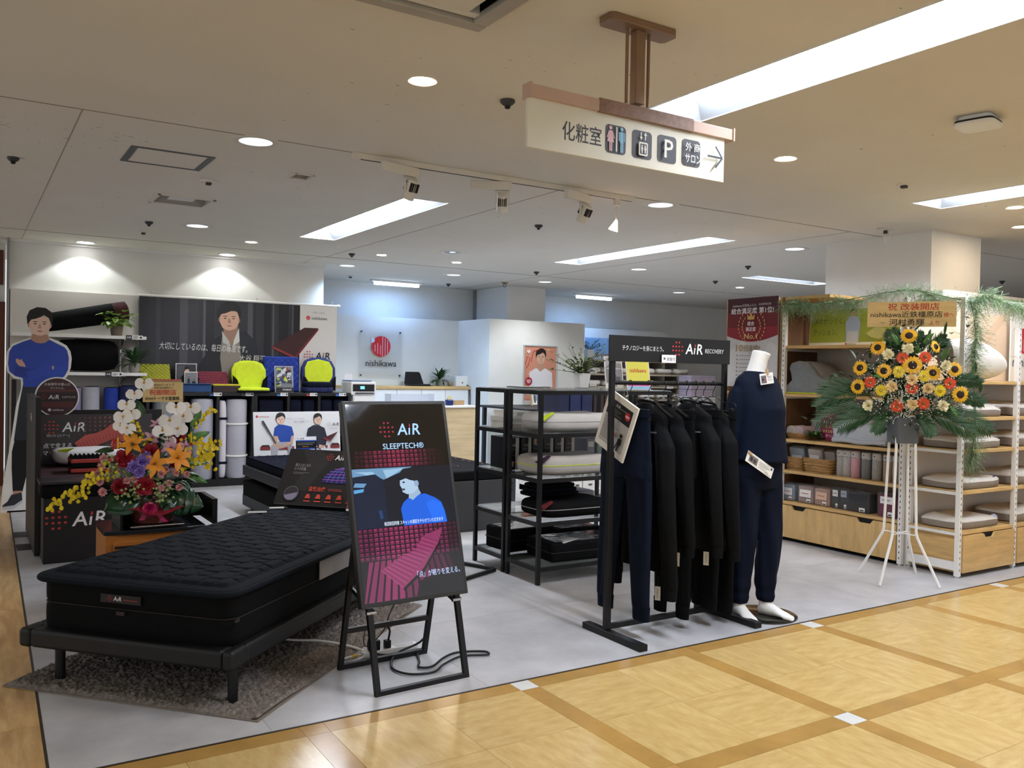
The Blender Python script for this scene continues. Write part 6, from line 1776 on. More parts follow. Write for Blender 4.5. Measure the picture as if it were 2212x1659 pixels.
def hanger_shirt(x, y, label):
    t = thing('wire_hanger', label, 'hanger', (x, y, 1.345), group='hangers on the clothes rack')
    part('hook', MB().tube(smooth_path([(0, .012, -.012), (0, .0165, .004), (0, 0, .0145), (0, -.015, .004), (0, -.015, -.02), (0, 0, -.045), (0, 0, -.08)]), .0022, 6), BLACK, t, smooth=True)
    for dx in (-.006, .006):
        part('arm', MB().tube(smooth_path([(dx, -.19, -.175), (dx, -.11, -.135), (dx, -.04, -.085), (dx, 0, -.078), (dx, .04, -.085), (dx, .11, -.135), (dx, .19, -.175)]), .0025, 6), BLACK, t, smooth=True)
    part('neck_collar', MB().cyl((0, 0, -.085), (0, 0, -.07), .008, 10), CHROME, t)
    return t
def trousers(x, yc, m_, label, w=.36, z1=1.205, z0=.11, gap=.30, lw=.13, ph=0.0, tie=True):
    t = thing('trousers', label, 'trousers', (x, yc, 0), group='garments on the clothes rack')
    rings = []
    zc = z1 - .34
    for k in range(9):
        q = k / 8; z = z1 - .36 * q
        rings.append(ering(0, 0, z, .022 + .03 * q, w / 2 * (1 + .12 * q), 30, .18 * q, ph, 7))
    cl_ = MB().loft(rings)
    part('waistband', MB().loft([ering(0, 0, z1 + .004, .026, w / 2 + .004, 30), ering(0, 0, z1 - .04, .028, w / 2 + .006, 30)]), m_, t, smooth=True)
    for s in (-1, 1):
        rings = []
        for k in range(14):
            q = k / 13; z = (zc + .06) + (z0 + .06 - zc - .06) * q
            cy = s * (w * .26 + (gap / 2 - w * .26) * q)
            ry = (w * .285) * (1 - q) + lw / 2 * q
            rings.append(ering(.004 * math.sin(5 * q + ph), cy, z, .036 - .012 * q, ry, 26, .16, ph + s + q * 2, 5))
        cl_.loft(rings)
        part('cuff', MB().loft([ering(0, s * gap / 2, z0 + .075, .026, lw / 2 * .98, 22, .08, ph, 5), ering(0, s * gap / 2, z0, .025, lw / 2 * .9, 22, .08, ph, 5)]), m_, t, smooth=True)
    fused('cloth', cl_, m_, t)
    if tie:
        part('drawstring', MB().tube([(-.05, .01, z1 - .03), (-.06, .012, z1 - .15), (-.055, .0, z1 - .30)], .002, 5), m_, t)
    return t
def shirt(x, yc, m_, label, w=.40, z1=1.225, zh=.50, zs=.40, logo=False, ph=0.0, tag_z=None):
    t = thing('long_sleeve_shirt', label, 'shirt', (x, yc, 0), group='garments on the clothes rack')
    rings = [ering(0, 0, z1, .03, .055, 30), ering(0, 0, z1 - .015, .032, .075, 30), ering(0, 0, z1 - .035, .034, w * .31, 30), ering(0, 0, z1 - .065, .036, w * .46, 30), ering(0, 0, z1 - .10, .038, w * .49, 30)]
    for k in range(1, 12):
        q = k / 11; z = z1 - .10 + (zh - z1 + .10) * q
        rings.append(ering(.006 * math.sin(4 * q + ph), 0, z, .038 + .012 * q, w * (.47 - .03 * math.sin(q * 3)), 30, .07 + .12 * q, ph, 6))
    cl_ = MB().loft(rings)
    part('collar', MB().tube([(.026 * math.cos(a), .062 * math.sin(a), z1 + .004 - .012 * math.cos(a)) for a in [2 * PI * k / 20 for k in range(20)]], .007, 8, closed=True), m_, t, smooth=True)
    for s in (-1, 1):
        rings = []
        for k in range(13):
            q = k / 12
            z = z1 - .075 + (zs - z1 + .075) * q
            cy = s * (w * .42 + .075 * math.sin(min(1, q * 1.3) * PI / 2))
            cxo = -.03 * math.sin(q * PI) * (1 if s < 0 else .3)
            g = min(1, .35 + q * 5)
            rings.append(ering(cxo, cy - s * .05 * max(0, 1 - q * 6), z, (.05 - .014 * q) * g, (.068 - .024 * q) * g, 18, .10, ph + q * 3, 4))
        cl_.loft(rings)
        part('sleeve_cuff', MB().loft([ering(0, s * (w * .42 + .075), zs + .01, .033, .042, 16), ering(0, s * (w * .42 + .075), zs - .055, .03, .038, 16)]), m_, t, smooth=True)
    fused('cloth', cl_, m_, t)
    if logo:
        p = Print(); p.air(.0, 0, .011, white='#c9c9c9', dots=False); p.text('RECOVERY', .032, .001, .010, '#c9c9c9', w=.045)
        p.obj('chest_logo', PRINT, t, loc=(-.066, -.075, z1 - .155), rot=(R(90), 0, R(-78)))
    return t
YR = 3.62
trousers(3.02, 3.625, NAVYT, 'navy jogging trousers hanging first on the clothes rack', .38, 1.205, .10, .30, .135, 0.3)
hanger_clip(3.02, 3.60, 'black clip hanger holding the navy trousers', .36)
shirt(3.15, 3.62, BLKT2, 'black shirt with small chest logo next to the navy trousers', .36, 1.235, .34, .26, True, 1.1)
hanger_shirt(3.15, 3.60, 'black wire hanger in the logo shirt beside the navy trousers')
shirt(3.26, 3.61, BLKT, 'black long-sleeved shirt hanging third on the clothes rack', .36, 1.225, .44, .48, False, 2.3)
hanger_shirt(3.26, 3.60, 'black wire hanger in the third garment on the rack')
trousers(3.35, 3.60, BLKT, 'black tapered trousers reaching down to the bottom bar of the rack', .30, 1.195, .055, .18, .10, 3.0)
hanger_clip(3.35, 3.60, 'black clip hanger with one clear clip in the middle of the rail', .32)
shirt(3.43, 3.58, BLKT2, 'black shirt with small chest logo in the middle of the rack', .38, 1.235, .44, .47, True, 4.1)
hanger_shirt(3.43, 3.60, 'black wire hanger in the logo shirt at the middle of the rack')
trousers(3.50, 3.56, BLKT, 'black trousers hanging between two shirts right of the rack middle', .32, 1.20, .10, .20, .12, 5.0)
hanger_clip(3.50, 3.60, 'black clip hanger right of the rack middle', .32)
shirt(3.56, 3.57, BLKT2, 'black shirt hanging last but one on the rack', .36, 1.225, .42, .44, False, 6.1)
hanger_shirt(3.56, 3.60, 'black wire hanger in the last but one garment')
trousers(3.635, 3.575, BLKT2, 'wide black trousers hanging last, before the mannequin', .31, 1.19, .06, .18, .15, 7.0)
hanger_clip(3.635, 3.60, 'black clip hanger at the right end of the rail', .34)
for k, (x, y, z, lb) in enumerate([(3.17, 3.515, .175, 'white sample tag hanging lowest, from the logo shirt sleeve'), (3.29, 3.50, .35, 'white sample tag hanging from the third garment'), (3.47, 3.46, .345, 'white sample tag hanging from the middle logo shirt')]):
    t = thing('sample_tag', lb, 'tag', (x, y, z), (0, 0, R(-55)), group='sample tags on the garments')
    part('card', MB().box(-.015, .015, -.001, .001, 0, .075), PAPER, t)
    part('thread', MB().cyl((0, 0, .07), (.004, 0, .13), .0008, 4), BLACK, t)
    p = Print(); p.text('SAMPLE', 0, 0, .012, '#77736a', w=.05, align='c', rot=R(90)); p.obj('print', PRINT, t, loc=(.004, -.0011, .038), rot=FACE_CAM)
# tilted instruction board hanging behind the left post
t = thing('instruction_board', 'white framed info board hanging askew behind the left rack post', 'sign board', (2.945, 3.625, 1.116))
t.rotation_euler = (Matrix.Rotation(R(-90), 3, 'Z') @ Matrix.Rotation(R(90), 3, 'X') @ Matrix.Rotation(R(-23), 3, 'Z')).to_euler()
part('board', MB().box(-.13, .13, -.16, .16, -.012, 0), PAPER, t, bevel=.002)
p = Print()
p.rect(-.105, .105, -.125, .125, '#b9b9ba'); p.rect(-.105, .105, .035, .125, '#1d1e22')
p.air(-.04, .095, .018, white='#d8d8cf', dots=False); p.text('RECOVERY', .01, .096, .012, '#a8a890', w=.05)
p.many([(-.095, .02, .075, .079), (-.095, .0, .063, .067), (-.095, .03, .05, .054)], '#77776c')
p.disc(.075, .085, .022, '#c22c33'); p.text('NEW', .075, .078, .017, '#ffffff', w=.032, align='c', bold=.02, rot=.0)
for r_ in range(9): p.rect(-.095, -.095 + .07 + .03 * ((r_ * 7) % 3), .015 - r_ * .014, .018 - r_ * .014, '#8a8a8c' if r_ % 4 else '#b55a5a')
p.disc(.072, -.028, .011, '#141416'); p.poly([(.058, -.045), (.085, -.042), (.09, -.075), (.08, -.08), (.07, -.12), (.062, -.12), (.062, -.08), (.05, -.115), (.042, -.112), (.054, -.075)], '#141416')
p.disc(.018, -.045, .012, '#c96a66'); p.disc(-.008, -.035, .010, '#4a4f86')
p.rect(-.125, -.08, .135, .15, '#77777b')
p.obj('print', PRINT, t)
part('hanging_ring', MB().tube([(.0 + .016 * math.cos(a), .185 + .016 * math.sin(a), -.006) for a in [2 * PI * k / 16 for k in range(16)]], .0018, 5, closed=True), CHROME, t)

# ------------------------------------------------------------------ mannequin
MQ = thing('mannequin', 'headless white mannequin in navy lounge top and trousers on round plate', 'mannequin', (3.875, 3.49, 0), (0, 0, R(-6)))
MW = mat('white mannequin lacquer', '#e9e6e0', .35, var=.02)
NAVYM = mat('navy knit wear', '#0b1324', .8, spec=.15, var=.14, vscale=7, bump=.12, bscale=160)
part('base_plate', MB().lathe([(.195, 0), (.195, .006), (.188, .009), (.001, .0095)], 48), mat('smoked glass plate', '#4b4a45', .08, metal=.8, var=.05), MQ, loc=(.08, -.005, 0), smooth=True)
def rg(cx, cy, z, rx, ry, n=28, fold=0, ph=0, k=6, tx=0.0):
    o = []
    for j in range(n):
        a = 2 * PI * j / n
        f = 1 + fold * math.sin(k * a + ph)
        X = rx * f * math.cos(a); Y = ry * f * math.sin(a)
        o.append((cx + X, cy + Y, z + tx * X))
    return o
# body: neck, and the two feet as one white figure
m = MB()
m.loft([rg(-.0, .01, 1.33, .10, .07), rg(0, .012, 1.39, .072, .06), rg(.0, .008, 1.43, .056, .056), rg(.004, -.004, 1.48, .050, .052), rg(.014, -.018, 1.53, .052, .054, tx=-.3)])
def foot(m, ax, ay, rot):
    M0 = Matrix.Translation((ax, ay, 0)) @ Matrix.Rotation(rot, 4, 'Z')
    m.M = M0
    # heel to ball, front is -y
    m.loft([[(.036 * s_ * math.cos(a), y_ , max(.010, zc + zr * math.sin(a))) for a in [2 * PI * k / 16 for k in range(16)]] for y_, s_, zc, zr in ((.052, .35, .03, .02), (.045, .75, .035, .03), (.02, .95, .05, .045), (-.01, 1.0, .05, .045), (-.05, .95, .04, .032), (-.09, 1.1, .03, .02), (-.12, 1.15, .024, .014), (-.135, 1.0, .021, .011))])
    m.loft([[(.034 * s_ * math.cos(a), .01 + .036 * s_ * math.sin(a), z_) for a in [2 * PI * k / 16 for k in range(16)]] for s_, z_ in ((1.1, .05), (1.0, .09), (.95, .14), (1.05, .22))])
    for k, (x_, L, r_) in enumerate(((-.030, .040, .011), (-.013, .038, .0085), (.003, .033, .008), (.018, .028, .0075), (.031, .022, .007))):
        m.tube([(x_, -.115, .02), (x_, -.135 - L * .5, .018), (x_, -.135 - L, .013)], [r_, r_, r_ * .6], 8)
    m.M = None
foot(m, -.09, .0, R(-10)); foot(m, .085, -.03, R(22))
m.loft([rg(0, .01, 1.36, .06, .05), rg(0, 0, 1.2, .10, .07), rg(0, 0, 1.0, .09, .065), rg(0, 0, .80, .10, .07)])
for fx, fy in ((-.09, .0), (.085, -.03)):
    m.tube([(fx * .5, 0, .86), (fx * .8, -.01, .45), (fx, fy + .01, .16)], [.05, .04, .033], 12)
fused('body', m, MW, MQ, .006, 2)
# trousers
tr_ = MB()
tr_.loft([rg(0, 0, .965, .155, .115), rg(0, 0, .90, .168, .128, fold=.02), rg(0, .005, .82, .172, .132, fold=.03), rg(0, .005, .75, .165, .12, fold=.03)])
for s, fx, fy in ((-1, -.09, .0), (1, .085, -.03)):
    R_ = []
    for q, rx, ry in ((.80, .088, .105), (.72, .090, .10), (.62, .082, .09), (.52, .074, .08), (.45, .068, .074), (.38, .066, .072), (.30, .065, .072), (.24, .058, .066), (.19, .061, .066), (.15, .050, .056), (.12, .054, .058), (.085, .043, .047)):
        f = (.80 - q) / .715
        bend = -.028 * math.exp(-((q - .45) / .15) ** 2)
        R_.append(rg(s * .082 * (1 - f) + fx * f, .0 * (1 - f) + fy * f + bend + .01 * f, q, rx, ry, 24, .05 + .05 * f, s + q * 9, 5))
    tr_.loft(R_)
fused('trousers', tr_, NAVYM, MQ, .010, 5)
# top
tp = MB()
tp.loft([rg(.0, .005, 1.418, .072, .066, tx=-.1), rg(0, .006, 1.405, .095, .076), rg(0, .006, 1.388, .125, .084), rg(0, .0, 1.36, .145, .096), rg(0, -.012, 1.30, .150, .116), rg(0, -.03, 1.21, .148, .136), rg(0, -.028, 1.12, .148, .133, fold=.015), rg(0, -.022, 1.03, .156, .140, fold=.03), rg(0, -.02, .95, .168, .148, fold=.035), rg(0, -.02, .905, .176, .154, fold=.04, tx=-.06)])
for s in (-1, 1):
    R_ = []
    for q in range(9):
        f = q / 8
        g = min(1, .45 + f * 4); R_.append(rg(s * (.10 + .072 * f ** .6), .01 + .04 * f, 1.365 - .48 * f, (.056 - .010 * f) * g, (.068 - .014 * f) * g, 20, .05, f * 6, 4))
    tp.loft(R_)
fused('top', tp, NAVYM, MQ, .010, 5)
t = board('product_card', 'white product card hung at the mannequin neckline', 'card', (3.765, 3.362, 1.345), (R(84), R(-6), R(2)), .11, .062, .003, PAPER)
p = Print(); p.rect(.006, .05, .006, .05, '#6a6468'); p.disc(.02, .028, .008, '#2a2a2e'); p.disc(.038, .028, .008, '#a5554a'); p.many([(.06, .10, .04, .043), (.06, .095, .032, .035), (.06, .1, .02, .023)], '#aaaaaa'); p.obj('print', PRINT, t)
part('clothespin', MB().box(.055, .067, .05, .085, -.004, .008), mat('wooden peg', '#b89a74', .6, var=.1), t)
t = board('product_card', 'long white product card tilted at the mannequin waist', 'card', (3.625, 3.335, .93), (R(86), R(28), R(0)), .235, .062, .003, PAPER)
p = Print(); p.rect(.02, .095, .01, .052, '#7a716e'); p.disc(.04, .03, .012, '#2b2b30'); p.disc(.07, .028, .012, '#3a3a40'); p.many([(.105, .19, .044, .047), (.105, .2, .035, .038), (.105, .18, .026, .029), (.105, .2, .014, .017)], '#b3b1ad'); p.disc(.215, .048, .007, '#2d4a86'); p.text('nishikawa', .165, .004, .010, '#555555', w=.05); p.obj('print', PRINT, t)
part('clothespin', MB().box(.0, .03, .045, .057, -.004, .008), mat('wooden peg'), t)
# ------------------------------------------------------------------ white and oak gondola shelving at right
DARKWOOD = mat('dark brown wood panel', '#6a4a31', .5, var=.18, vscale=4, stretch=(6, 6, 1))  # darker brown than the oak boards
BACKP = mat('warm beige back panel', '#cfc7bd', .7, var=.03, vscale=3)
def upright(par, x, y, h, face):
    part('upright', MB().box(x - .017, x + .017, y - .017, y + .017, .012, h), WHITEM, par, bevel=.002)
    part('upright_foot', MB().cyl((x, y, 0), (x, y, .014), .014, 10), mat('clear foot pad', '#c7c7c7', .3), par)
    m = MB()
    n = int(h / .042)
    for k in range(n):
        z = .05 + k * .042
        if face == 'x': m.box(x - .0176, x - .0168, y - .004, y + .002, z, z + .016)
        else: m.box(x - .004, x + .002, y - .0176, y - .0168, z, z + .016)
    part('slot_row', m, mat('slot shade'), par)['kind'] = 'stuff'
def drawer_front(par, axis, a0, a1, f, z0, z1, notches, name='drawer_front'):
    """front lies in the plane axis = f from a0 to a1; notches are cut from the top edge"""
    d = part(name, MB().prism(notch_poly(a0, a1, z0, z1, notches), 0, .018), OAKX if axis == 'y' else OAKY, par)
    if axis == 'y':
        d.rotation_euler = FACE_CAM; d.location = (0, f, 0)
        for c in notches: part('finger_recess', MB().box(c - .06, c + .06, f + .006, f + .012, z1 - .05, z1), DARKHOLE, par)
    else:
        d.rotation_euler = FACE_LEFT; d.location = (f, 0, 0)
        for c in notches: part('finger_recess', MB().box(f + .006, f + .012, -c - .06, -c + .06, z1 - .05, z1), DARKHOLE, par)
    return d
def notch_poly(a0, a1, z0, z1, notches):
    pts = [(a0, z0), (a1, z0), (a1, z1)]
    for c in sorted(notches, reverse=True):
        pts += [(c + .075, z1), (c + .055, z1 - .026), (c + .045, z1 - .032), (c - .045, z1 - .032), (c - .055, z1 - .026), (c - .075, z1)]
    return pts + [(a0, z1)]
GA = thing('gondola_shelf', 'white and oak gondola with pillows, towels and green poster, facing the aisle', 'shelving', (0, 0, 0))
upright(GA, 5.912, 3.905, 2.0, 'x'); upright(GA, 5.912, 5.03, 2.0, 'x')
part('back_panel', MB().box(6.36, 6.40, 3.90, 5.08, .0, 2.08), BACKP, GA)
part('side_panel', MB().box(5.93, 6.40, 5.05, 5.075, 0, 2.07), DARKWOOD, GA)
part('top_panel', MB().box(5.93, 6.38, 4.60, 5.05, 2.045, 2.07), OAKY, GA)
for z in (.335, .60, .865, 1.25, 1.655):
    part('shelf', MB().box(5.905, 6.36, 3.925, 5.05, z - .025, z), OAKY, GA, bevel=.003)
    part('shelf_support', MB().box(5.92, 6.36, 5.035, 5.047, z - .045, z - .026), WHITEM, GA)
part('drawer_body', MB().box(5.93, 6.36, 3.93, 5.05, .03, .30), DARKWOOD, GA)
drawer_front(GA, 'x', -5.04, -3.93, 5.908, .035, .305, [-4.83, -4.20])
part('kick_plate', MB().box(5.95, 5.96, 3.93, 5.05, 0, .035), DARKHOLE, GA)
upright(GA, 6.34, 4.0, 2.0, 'x')
# the next bay beyond, carrying the hanging poster
GC = thing('gondola_shelf', 'oak shelf bay behind the hanging maroon poster', 'shelving', (0, 0, 0))
part('side_panel', MB().box(5.93, 6.40, 5.08, 5.10, 0, 2.07), OAK, GC)
part('far_side', MB().box(5.93, 6.40, 5.70, 5.72, 0, 2.07), OAK, GC)
part('back_panel', MB().box(6.36, 6.40, 5.10, 5.70, 0, 2.07), BACKP, GC)
for z in (.335, .75, 1.25, 2.07):
    part('shelf', MB().box(5.91, 6.36, 5.10, 5.70, z - .025, z), OAKY, GC)
drawer_front(GC, 'x', -5.69, -5.11, 5.912, .035, .305, [-5.4])
t = thing('hanging_poster', 'tall maroon and white poster with golden laurel and crown', 'poster', (5.895, 5.675, 1.295), FACE_LEFT)
pw, ph_ = .585, .79
part('sheet', MB().box(0, pw, 0, ph_, -.002, 0), PAPER, t)
for x in (.06, pw - .03): part('clip', MB().box(x - .012, x + .012, ph_ - .01, ph_ + .02, -.006, .004), CLEAR, t)
p = Print()
p.rect(0, pw, 0, .46, '#c9c8cb'); p.poly([(0, 0), (.3, .2), (.2, .42), (0, .30)], '#d8d7d9'); p.poly([(pw, .1), (.35, .2), (.5, .4), (pw, .35)], '#d3d2d5')
arc = [(pw * k / 12, .455 - .055 * math.sin(PI * k / 12)) for k in range(13)]
p.poly([(0, ph_)] + arc[:1] + arc[1:] + [(pw, ph_)], '#6e1a26')
p.poly([(0, ph_), (0, .66), (pw, .66), (pw, ph_)], '#431623')
p.poly([(0, .53)] + arc + [(pw, .53)], '#8c2230')
GOLD = '#c9a25a'
p.text('nishikawaの羽毛ふとん', .06, .715, .026, '#e6dfe0', w=.28); p.text('お客様満足度', .365, .72, .02, '#d6cacc', w=.14)
p.text('総合満足度 第1位!', .045, .655, .056, '#f0eded', w=.49, bold=.012)
for s in (-1, 1):
    for r0, n_ in ((.155, 9), (.108, 8)):
        for k in range(n_):
            a = R(-60 + 105 * k / (n_ - 1)); cx_ = pw / 2 + s * r0 * math.cos(a); cy_ = .535 + r0 * math.sin(a) * .95
            p.disc(cx_, cy_, .006, GOLD, .011, 8)
cx_, cy_ = pw / 2, .615
p.poly([(cx_ - .038, cy_ - .02), (cx_ + .038, cy_ - .02), (cx_ + .045, cy_ + .03), (cx_ + .02, cy_ + .005), (cx_, cy_ + .045), (cx_ - .02, cy_ + .005), (cx_ - .045, cy_ + .03)], GOLD)
p.text('総合', pw / 2, .545, .04, '#f0eaea', align='c', bold=.01); p.text('満足度', pw / 2, .495, .04, '#f0eaea', align='c', bold=.01)
p.text('No.1', pw / 2, .425, .068, '#e0c486', w=.15, align='c', bold=.012)
p.text('10', .125, .315, .085, '#a98b4f', w=.085, bold=.01); p.text('冠達成!!', .215, .318, .062, '#8b7a55', w=.19, bold=.012)
for k in range(7): p.rect(.135, .15, .27 - k * .035, .285 - k * .035, '#8b8375'); p.many([(.165, .30 + .03 * (k % 3), .272 - k * .035, .28 - k * .035)], '#a3a1a0')
p.obj('print', PRINT, t)
# ------------------------------------------------------------------ end bay facing the corridor
GB = thing('gondola_shelf', 'white and oak end gondola with stacked flat pillows facing the corridor', 'shelving', (0, 0, 0))
for x, y in ((5.915, 3.465), (6.63, 3.465), (7.345, 3.465), (8.06, 3.465), (5.955, 3.86)):
    upright(GB, x, y, 1.975, 'y' if y < 3.6 else 'x')
part('back_panel', MB().box(5.94, 8.1, 3.875, 3.90, 0, 1.96), BACKP, GB)
part('tall_back_panel', MB().box(6.405, 8.2, 3.902, 3.93, 0, 2.09), BACKP, GB)
for z in (.325, .61, .90, 1.13, 1.39):
    for x0, x1 in ((5.935, 6.61), (6.65, 7.325), (7.365, 8.04)):
        part('shelf', MB().box(x0, x1, 3.455, 3.87, z - .025, z), OAKX, GB, bevel=.003)
    part('side_bar', MB().box(5.905, 5.925, 3.48, 3.845, z - .028, z - .008), WHITEM, GB)
part('base_bar', MB().box(5.905, 5.925, 3.48, 3.845, .05, .11), WHITEM, GB)
part('top_bar', MB().box(5.905, 5.925, 3.48, 3.845, 1.955, 1.975), WHITEM, GB)
part('top_rail', MB().box(5.93, 8.05, 3.455, 3.475, 1.945, 1.975), WHITEM, GB)
part('drawer_body', MB().box(5.94, 6.61, 3.48, 3.86, .03, .295), OAK, GB)
drawer_front(GB, 'y', 5.94, 6.61, 3.458, .035, .295, [6.275])
part('drawer_body', MB().box(6.655, 7.32, 3.48, 3.86, .03, .295), OAK, GB)
drawer_front(GB, 'y', 6.655, 7.32, 3.458, .035, .295, [6.99])
part('drawer_body', MB().box(7.37, 8.035, 3.48, 3.86, .03, .295), OAK, GB)
drawer_front(GB, 'y', 7.37, 8.035, 3.458, .035, .295, [7.7])
PTOP = mat('white quilted pillow top', '#d9d4ca', .85, var=.05, vscale=8, bump=.15, bscale=60)
PSIDE = mat('taupe pillow gusset', '#8d8278', .85, var=.06, vscale=10, bump=.2, bscale=60)
def flat_pillow(x, y, z, label, sx=.50, sy=.36, h=.075, rz=0, tagc='#3d4454', seed=0):
    t = thing('flat_pillow', label, 'pillow', (x, y, z), (0, 0, rz))
    def rr_(sc, zz, wv=0):
        o = []
        for k in range(44):
            a = 2 * PI * k / 44; c_, s_ = math.cos(a), math.sin(a)
            X = math.copysign(abs(c_) ** .42, c_) * sx / 2 * sc; Y = math.copysign(abs(s_) ** .42, s_) * sy / 2 * sc
            o.append((X, Y, zz + wv * noise.noise(Vector((X * 6 + seed, Y * 6, zz)))))
        return o
    part('gusset', MB().loft([rr_(.93, .0), rr_(.985, .008), rr_(1.0, h * .45, .008), rr_(.99, h * .72, .012)]), PSIDE, t, smooth=True)
    part('top_cover', MB().loft([rr_(.995, h * .70, .012), rr_(.99, h * .80, .012), rr_(.93, h * .96, .014), rr_(.75, h * 1.12, .02), rr_(.45, h * 1.10, .03), rr_(.12, h * 1.05, .03)]), PTOP, t, smooth=True)
    p = Print(); p.rect(-.032, .032, -.014, .014, tagc); p.obj('sewn_label', PRINT, t, loc=(sx * .36, -sy * .42, h * .99), rot=(R(35), 0, R(6)))
    return t
lv = [(.325, 'bottom shelf'), (.61, 'second shelf'), (.90, 'third shelf'), (1.13, 'fourth shelf')]
for k, (z, nm) in enumerate(lv):
    flat_pillow(6.25, 3.655, z + .001, 'flat white taupe pillow on the %s of the end gondola, nearer one' % nm, .58, .34, .07, 0, ['#b9bdd6', '#2f3a58', '#2b3038', '#a59692'][k], k)
    flat_pillow(6.97, 3.66, z + .001, 'flat white taupe pillow on the %s, at the right picture edge' % nm, .58, .34, .085, 0, '#77737a', k + 9)
# leaning pillow and beige poster at the top
t = board('beige_poster', 'large pale beige poster with faint diagonal bands on the end gondola', 'poster', (5.99, 3.86, 1.392), FACE_CAM, 1.22, .53, .008, mat('peach poster', '#e8d3bb', .5, var=.03))
p = Print(); p.poly([(.16, .53), (.32, .53), (.72, .20), (.64, .16)], '#e0c7ac'); p.poly([(1.12, .53), (1.2, .50), (.72, .12), (.60, .18)], '#dfc6ab'); p.rect(.60, .68, .40, .47, '#e0c9b0'); p.obj('print', PRINT, t)
t = board('logo_board', 'white board with red round logo cut by the right picture edge', 'sign', (7.16, 3.80, 1.392), FACE_CAM, .62, .52, .01, PAPER)
p = Print(); sun_logo(p, .20, .33, .105, gap='#eceae4'); p.text('nishikawa', .03, .12, .11, '#2b2b30', w=.40); p.obj('print', PRINT, t)
t = thing('leaning_pillow', 'plump white pillow with taupe end leaning on the end gondola top shelf', 'pillow', (6.13, 3.62, 1.392), (0, 0, R(-8)))
rings = []
for k in range(13):
    f = k / 12
    s_ = math.sin(PI * (.06 + .88 * f)) ** .45
    rings.append([(-.13 + .58 * f, .105 * s_ * math.cos(a), .17 * (1.05 - .35 * f) + .165 * (1.05 - .3 * f) * s_ * math.sin(a) * (1 if math.sin(a) > 0 else .98)) for a in [2 * PI * j / 26 for j in range(26)]])
part('cover', MB().loft(rings), PTOP, t, smooth=True)
rings = [[(-.135 - .02 * f, .10 * s_ * math.cos(a), .175 + .165 * s_ * math.sin(a)) for a in [2 * PI * j / 26 for j in range(26)]] for f, s_ in ((0, .62), (.5, .7), (1.0, .42))]
part('taupe_end', MB().loft(rings), PSIDE, t, smooth=True)
part('acrylic_support', MB().box(.14, .20, -.04, .04, 0, .055), CLEAR, t)

# ------------------------------------------------------------------ goods in the aisle gondola
t = board('green_poster', 'lime green poster of a standing man and a cushion on the top shelf', 'poster', (6.16, 4.98, 1.656), (R(90 - 3), 0, R(-90)), .86, .31, .008, PAPER)
p = Print(); p.rect(.004, .856, .03, .306, '#9aa63a'); p.text('夢中がつづく、', .04, .185, .062, '#55602a', w=.31); p.text('クッション。', .04, .095, .062, '#55602a', w=.24)
p.poly([(.37, .03), (.36, .19), (.39, .245), (.47, .245), (.50, .19), (.49, .03)], '#a9b8cf'); p.poly([(.375, .03), (.38, .12), (.48, .12), (.485, .03)], '#c9ccd0'); face(p, .43, .245, .06, '#2a241f', '#c79d84')
p.poly([(.56, .10), (.66, .16), (.74, .13), (.76, .09), (.68, .05), (.60, .07)], '#c3bd74'); p.disc(.375, .014, .009, '#c0303a'); p.text('nishikawa', .39, .007, .02, '#555555', w=.08); p.obj('print', PRINT, t)
t = thing('neck_cushion', 'grey sculpted two-tone cushion with lime base edge on the middle shelf', 'cushion', (6.08, 4.78, 1.251))
prof = [(-.36, 0), (-.33, .03), (-.24, .06), (-.19, .10), (-.20, .16), (-.22, .20), (-.20, .245), (-.13, .265), (-.03, .255), (.03, .20), (.07, .15), (.16, .10), (.30, .05), (.36, .03), (.36, 0)]
def extr(pr, x0, x1, sc=1.0, n=6):
    rings = []
    for k in range(n + 1):
        f = k / n; s_ = 1 - .08 * (abs(f - .5) * 2) ** 4
        rings.append([(x0 + (x1 - x0) * f, -a * s_ * sc, b * s_ * sc + .012) for a, b in pr])
    return MB().loft(rings)
GRC = mat('light grey felt', '#a3a3a3', .9, var=.08, vscale=30, bump=.15, bscale=200); GRD = mat('mid grey felt', '#7f8488', .9, var=.08, vscale=30, bump=.15, bscale=200)
part('cover', extr(prof, -.10, .18), GRC, t, smooth=True)
part('front_face', extr(prof, -.15, -.10), GRD, t, smooth=True)
part('lime_base', MB().box(-.15, .18, -.36, .33, .0, .012), LIME, t, bevel=.004)
# wicker tray with towels, succulent, round signs, big cushion
WICK = mat('wicker', '#a8814e', .7, var=.35, vscale=14, stretch=(1, 1, 6), bump=.6, bscale=60)
def basket(x, y, z, sx, sy, h, label):
    t = thing('wicker_basket', label, 'basket', (x, y, z))
    def ring(s, zz): return [(sx / 2 * s * math.copysign(abs(math.cos(a)) ** .4, math.cos(a)), sy / 2 * s * math.copysign(abs(math.sin(a)) ** .4, math.sin(a)), zz) for a in [2 * PI * k / 32 for k in range(32)]]
    part('wicker_wall', MB().loft([ring(.86, 0), ring(.9, h * .5), ring(1.0, h), ring(.95, h), ring(.84, .01)]), WICK, t, smooth=True)
    nb = max(3, int(h / .018))
    for k in range(nb):
        part('wicker_strand', MB().tube(ring(.875 + .125 * k / (nb - 1), h * k / (nb - 1)), .0055, 6, closed=True), WICK, t, smooth=True)
    return t
basket(6.05, 4.93, .866, .20, .24, .045, 'shallow wicker tray holding rolled towels on the third shelf')
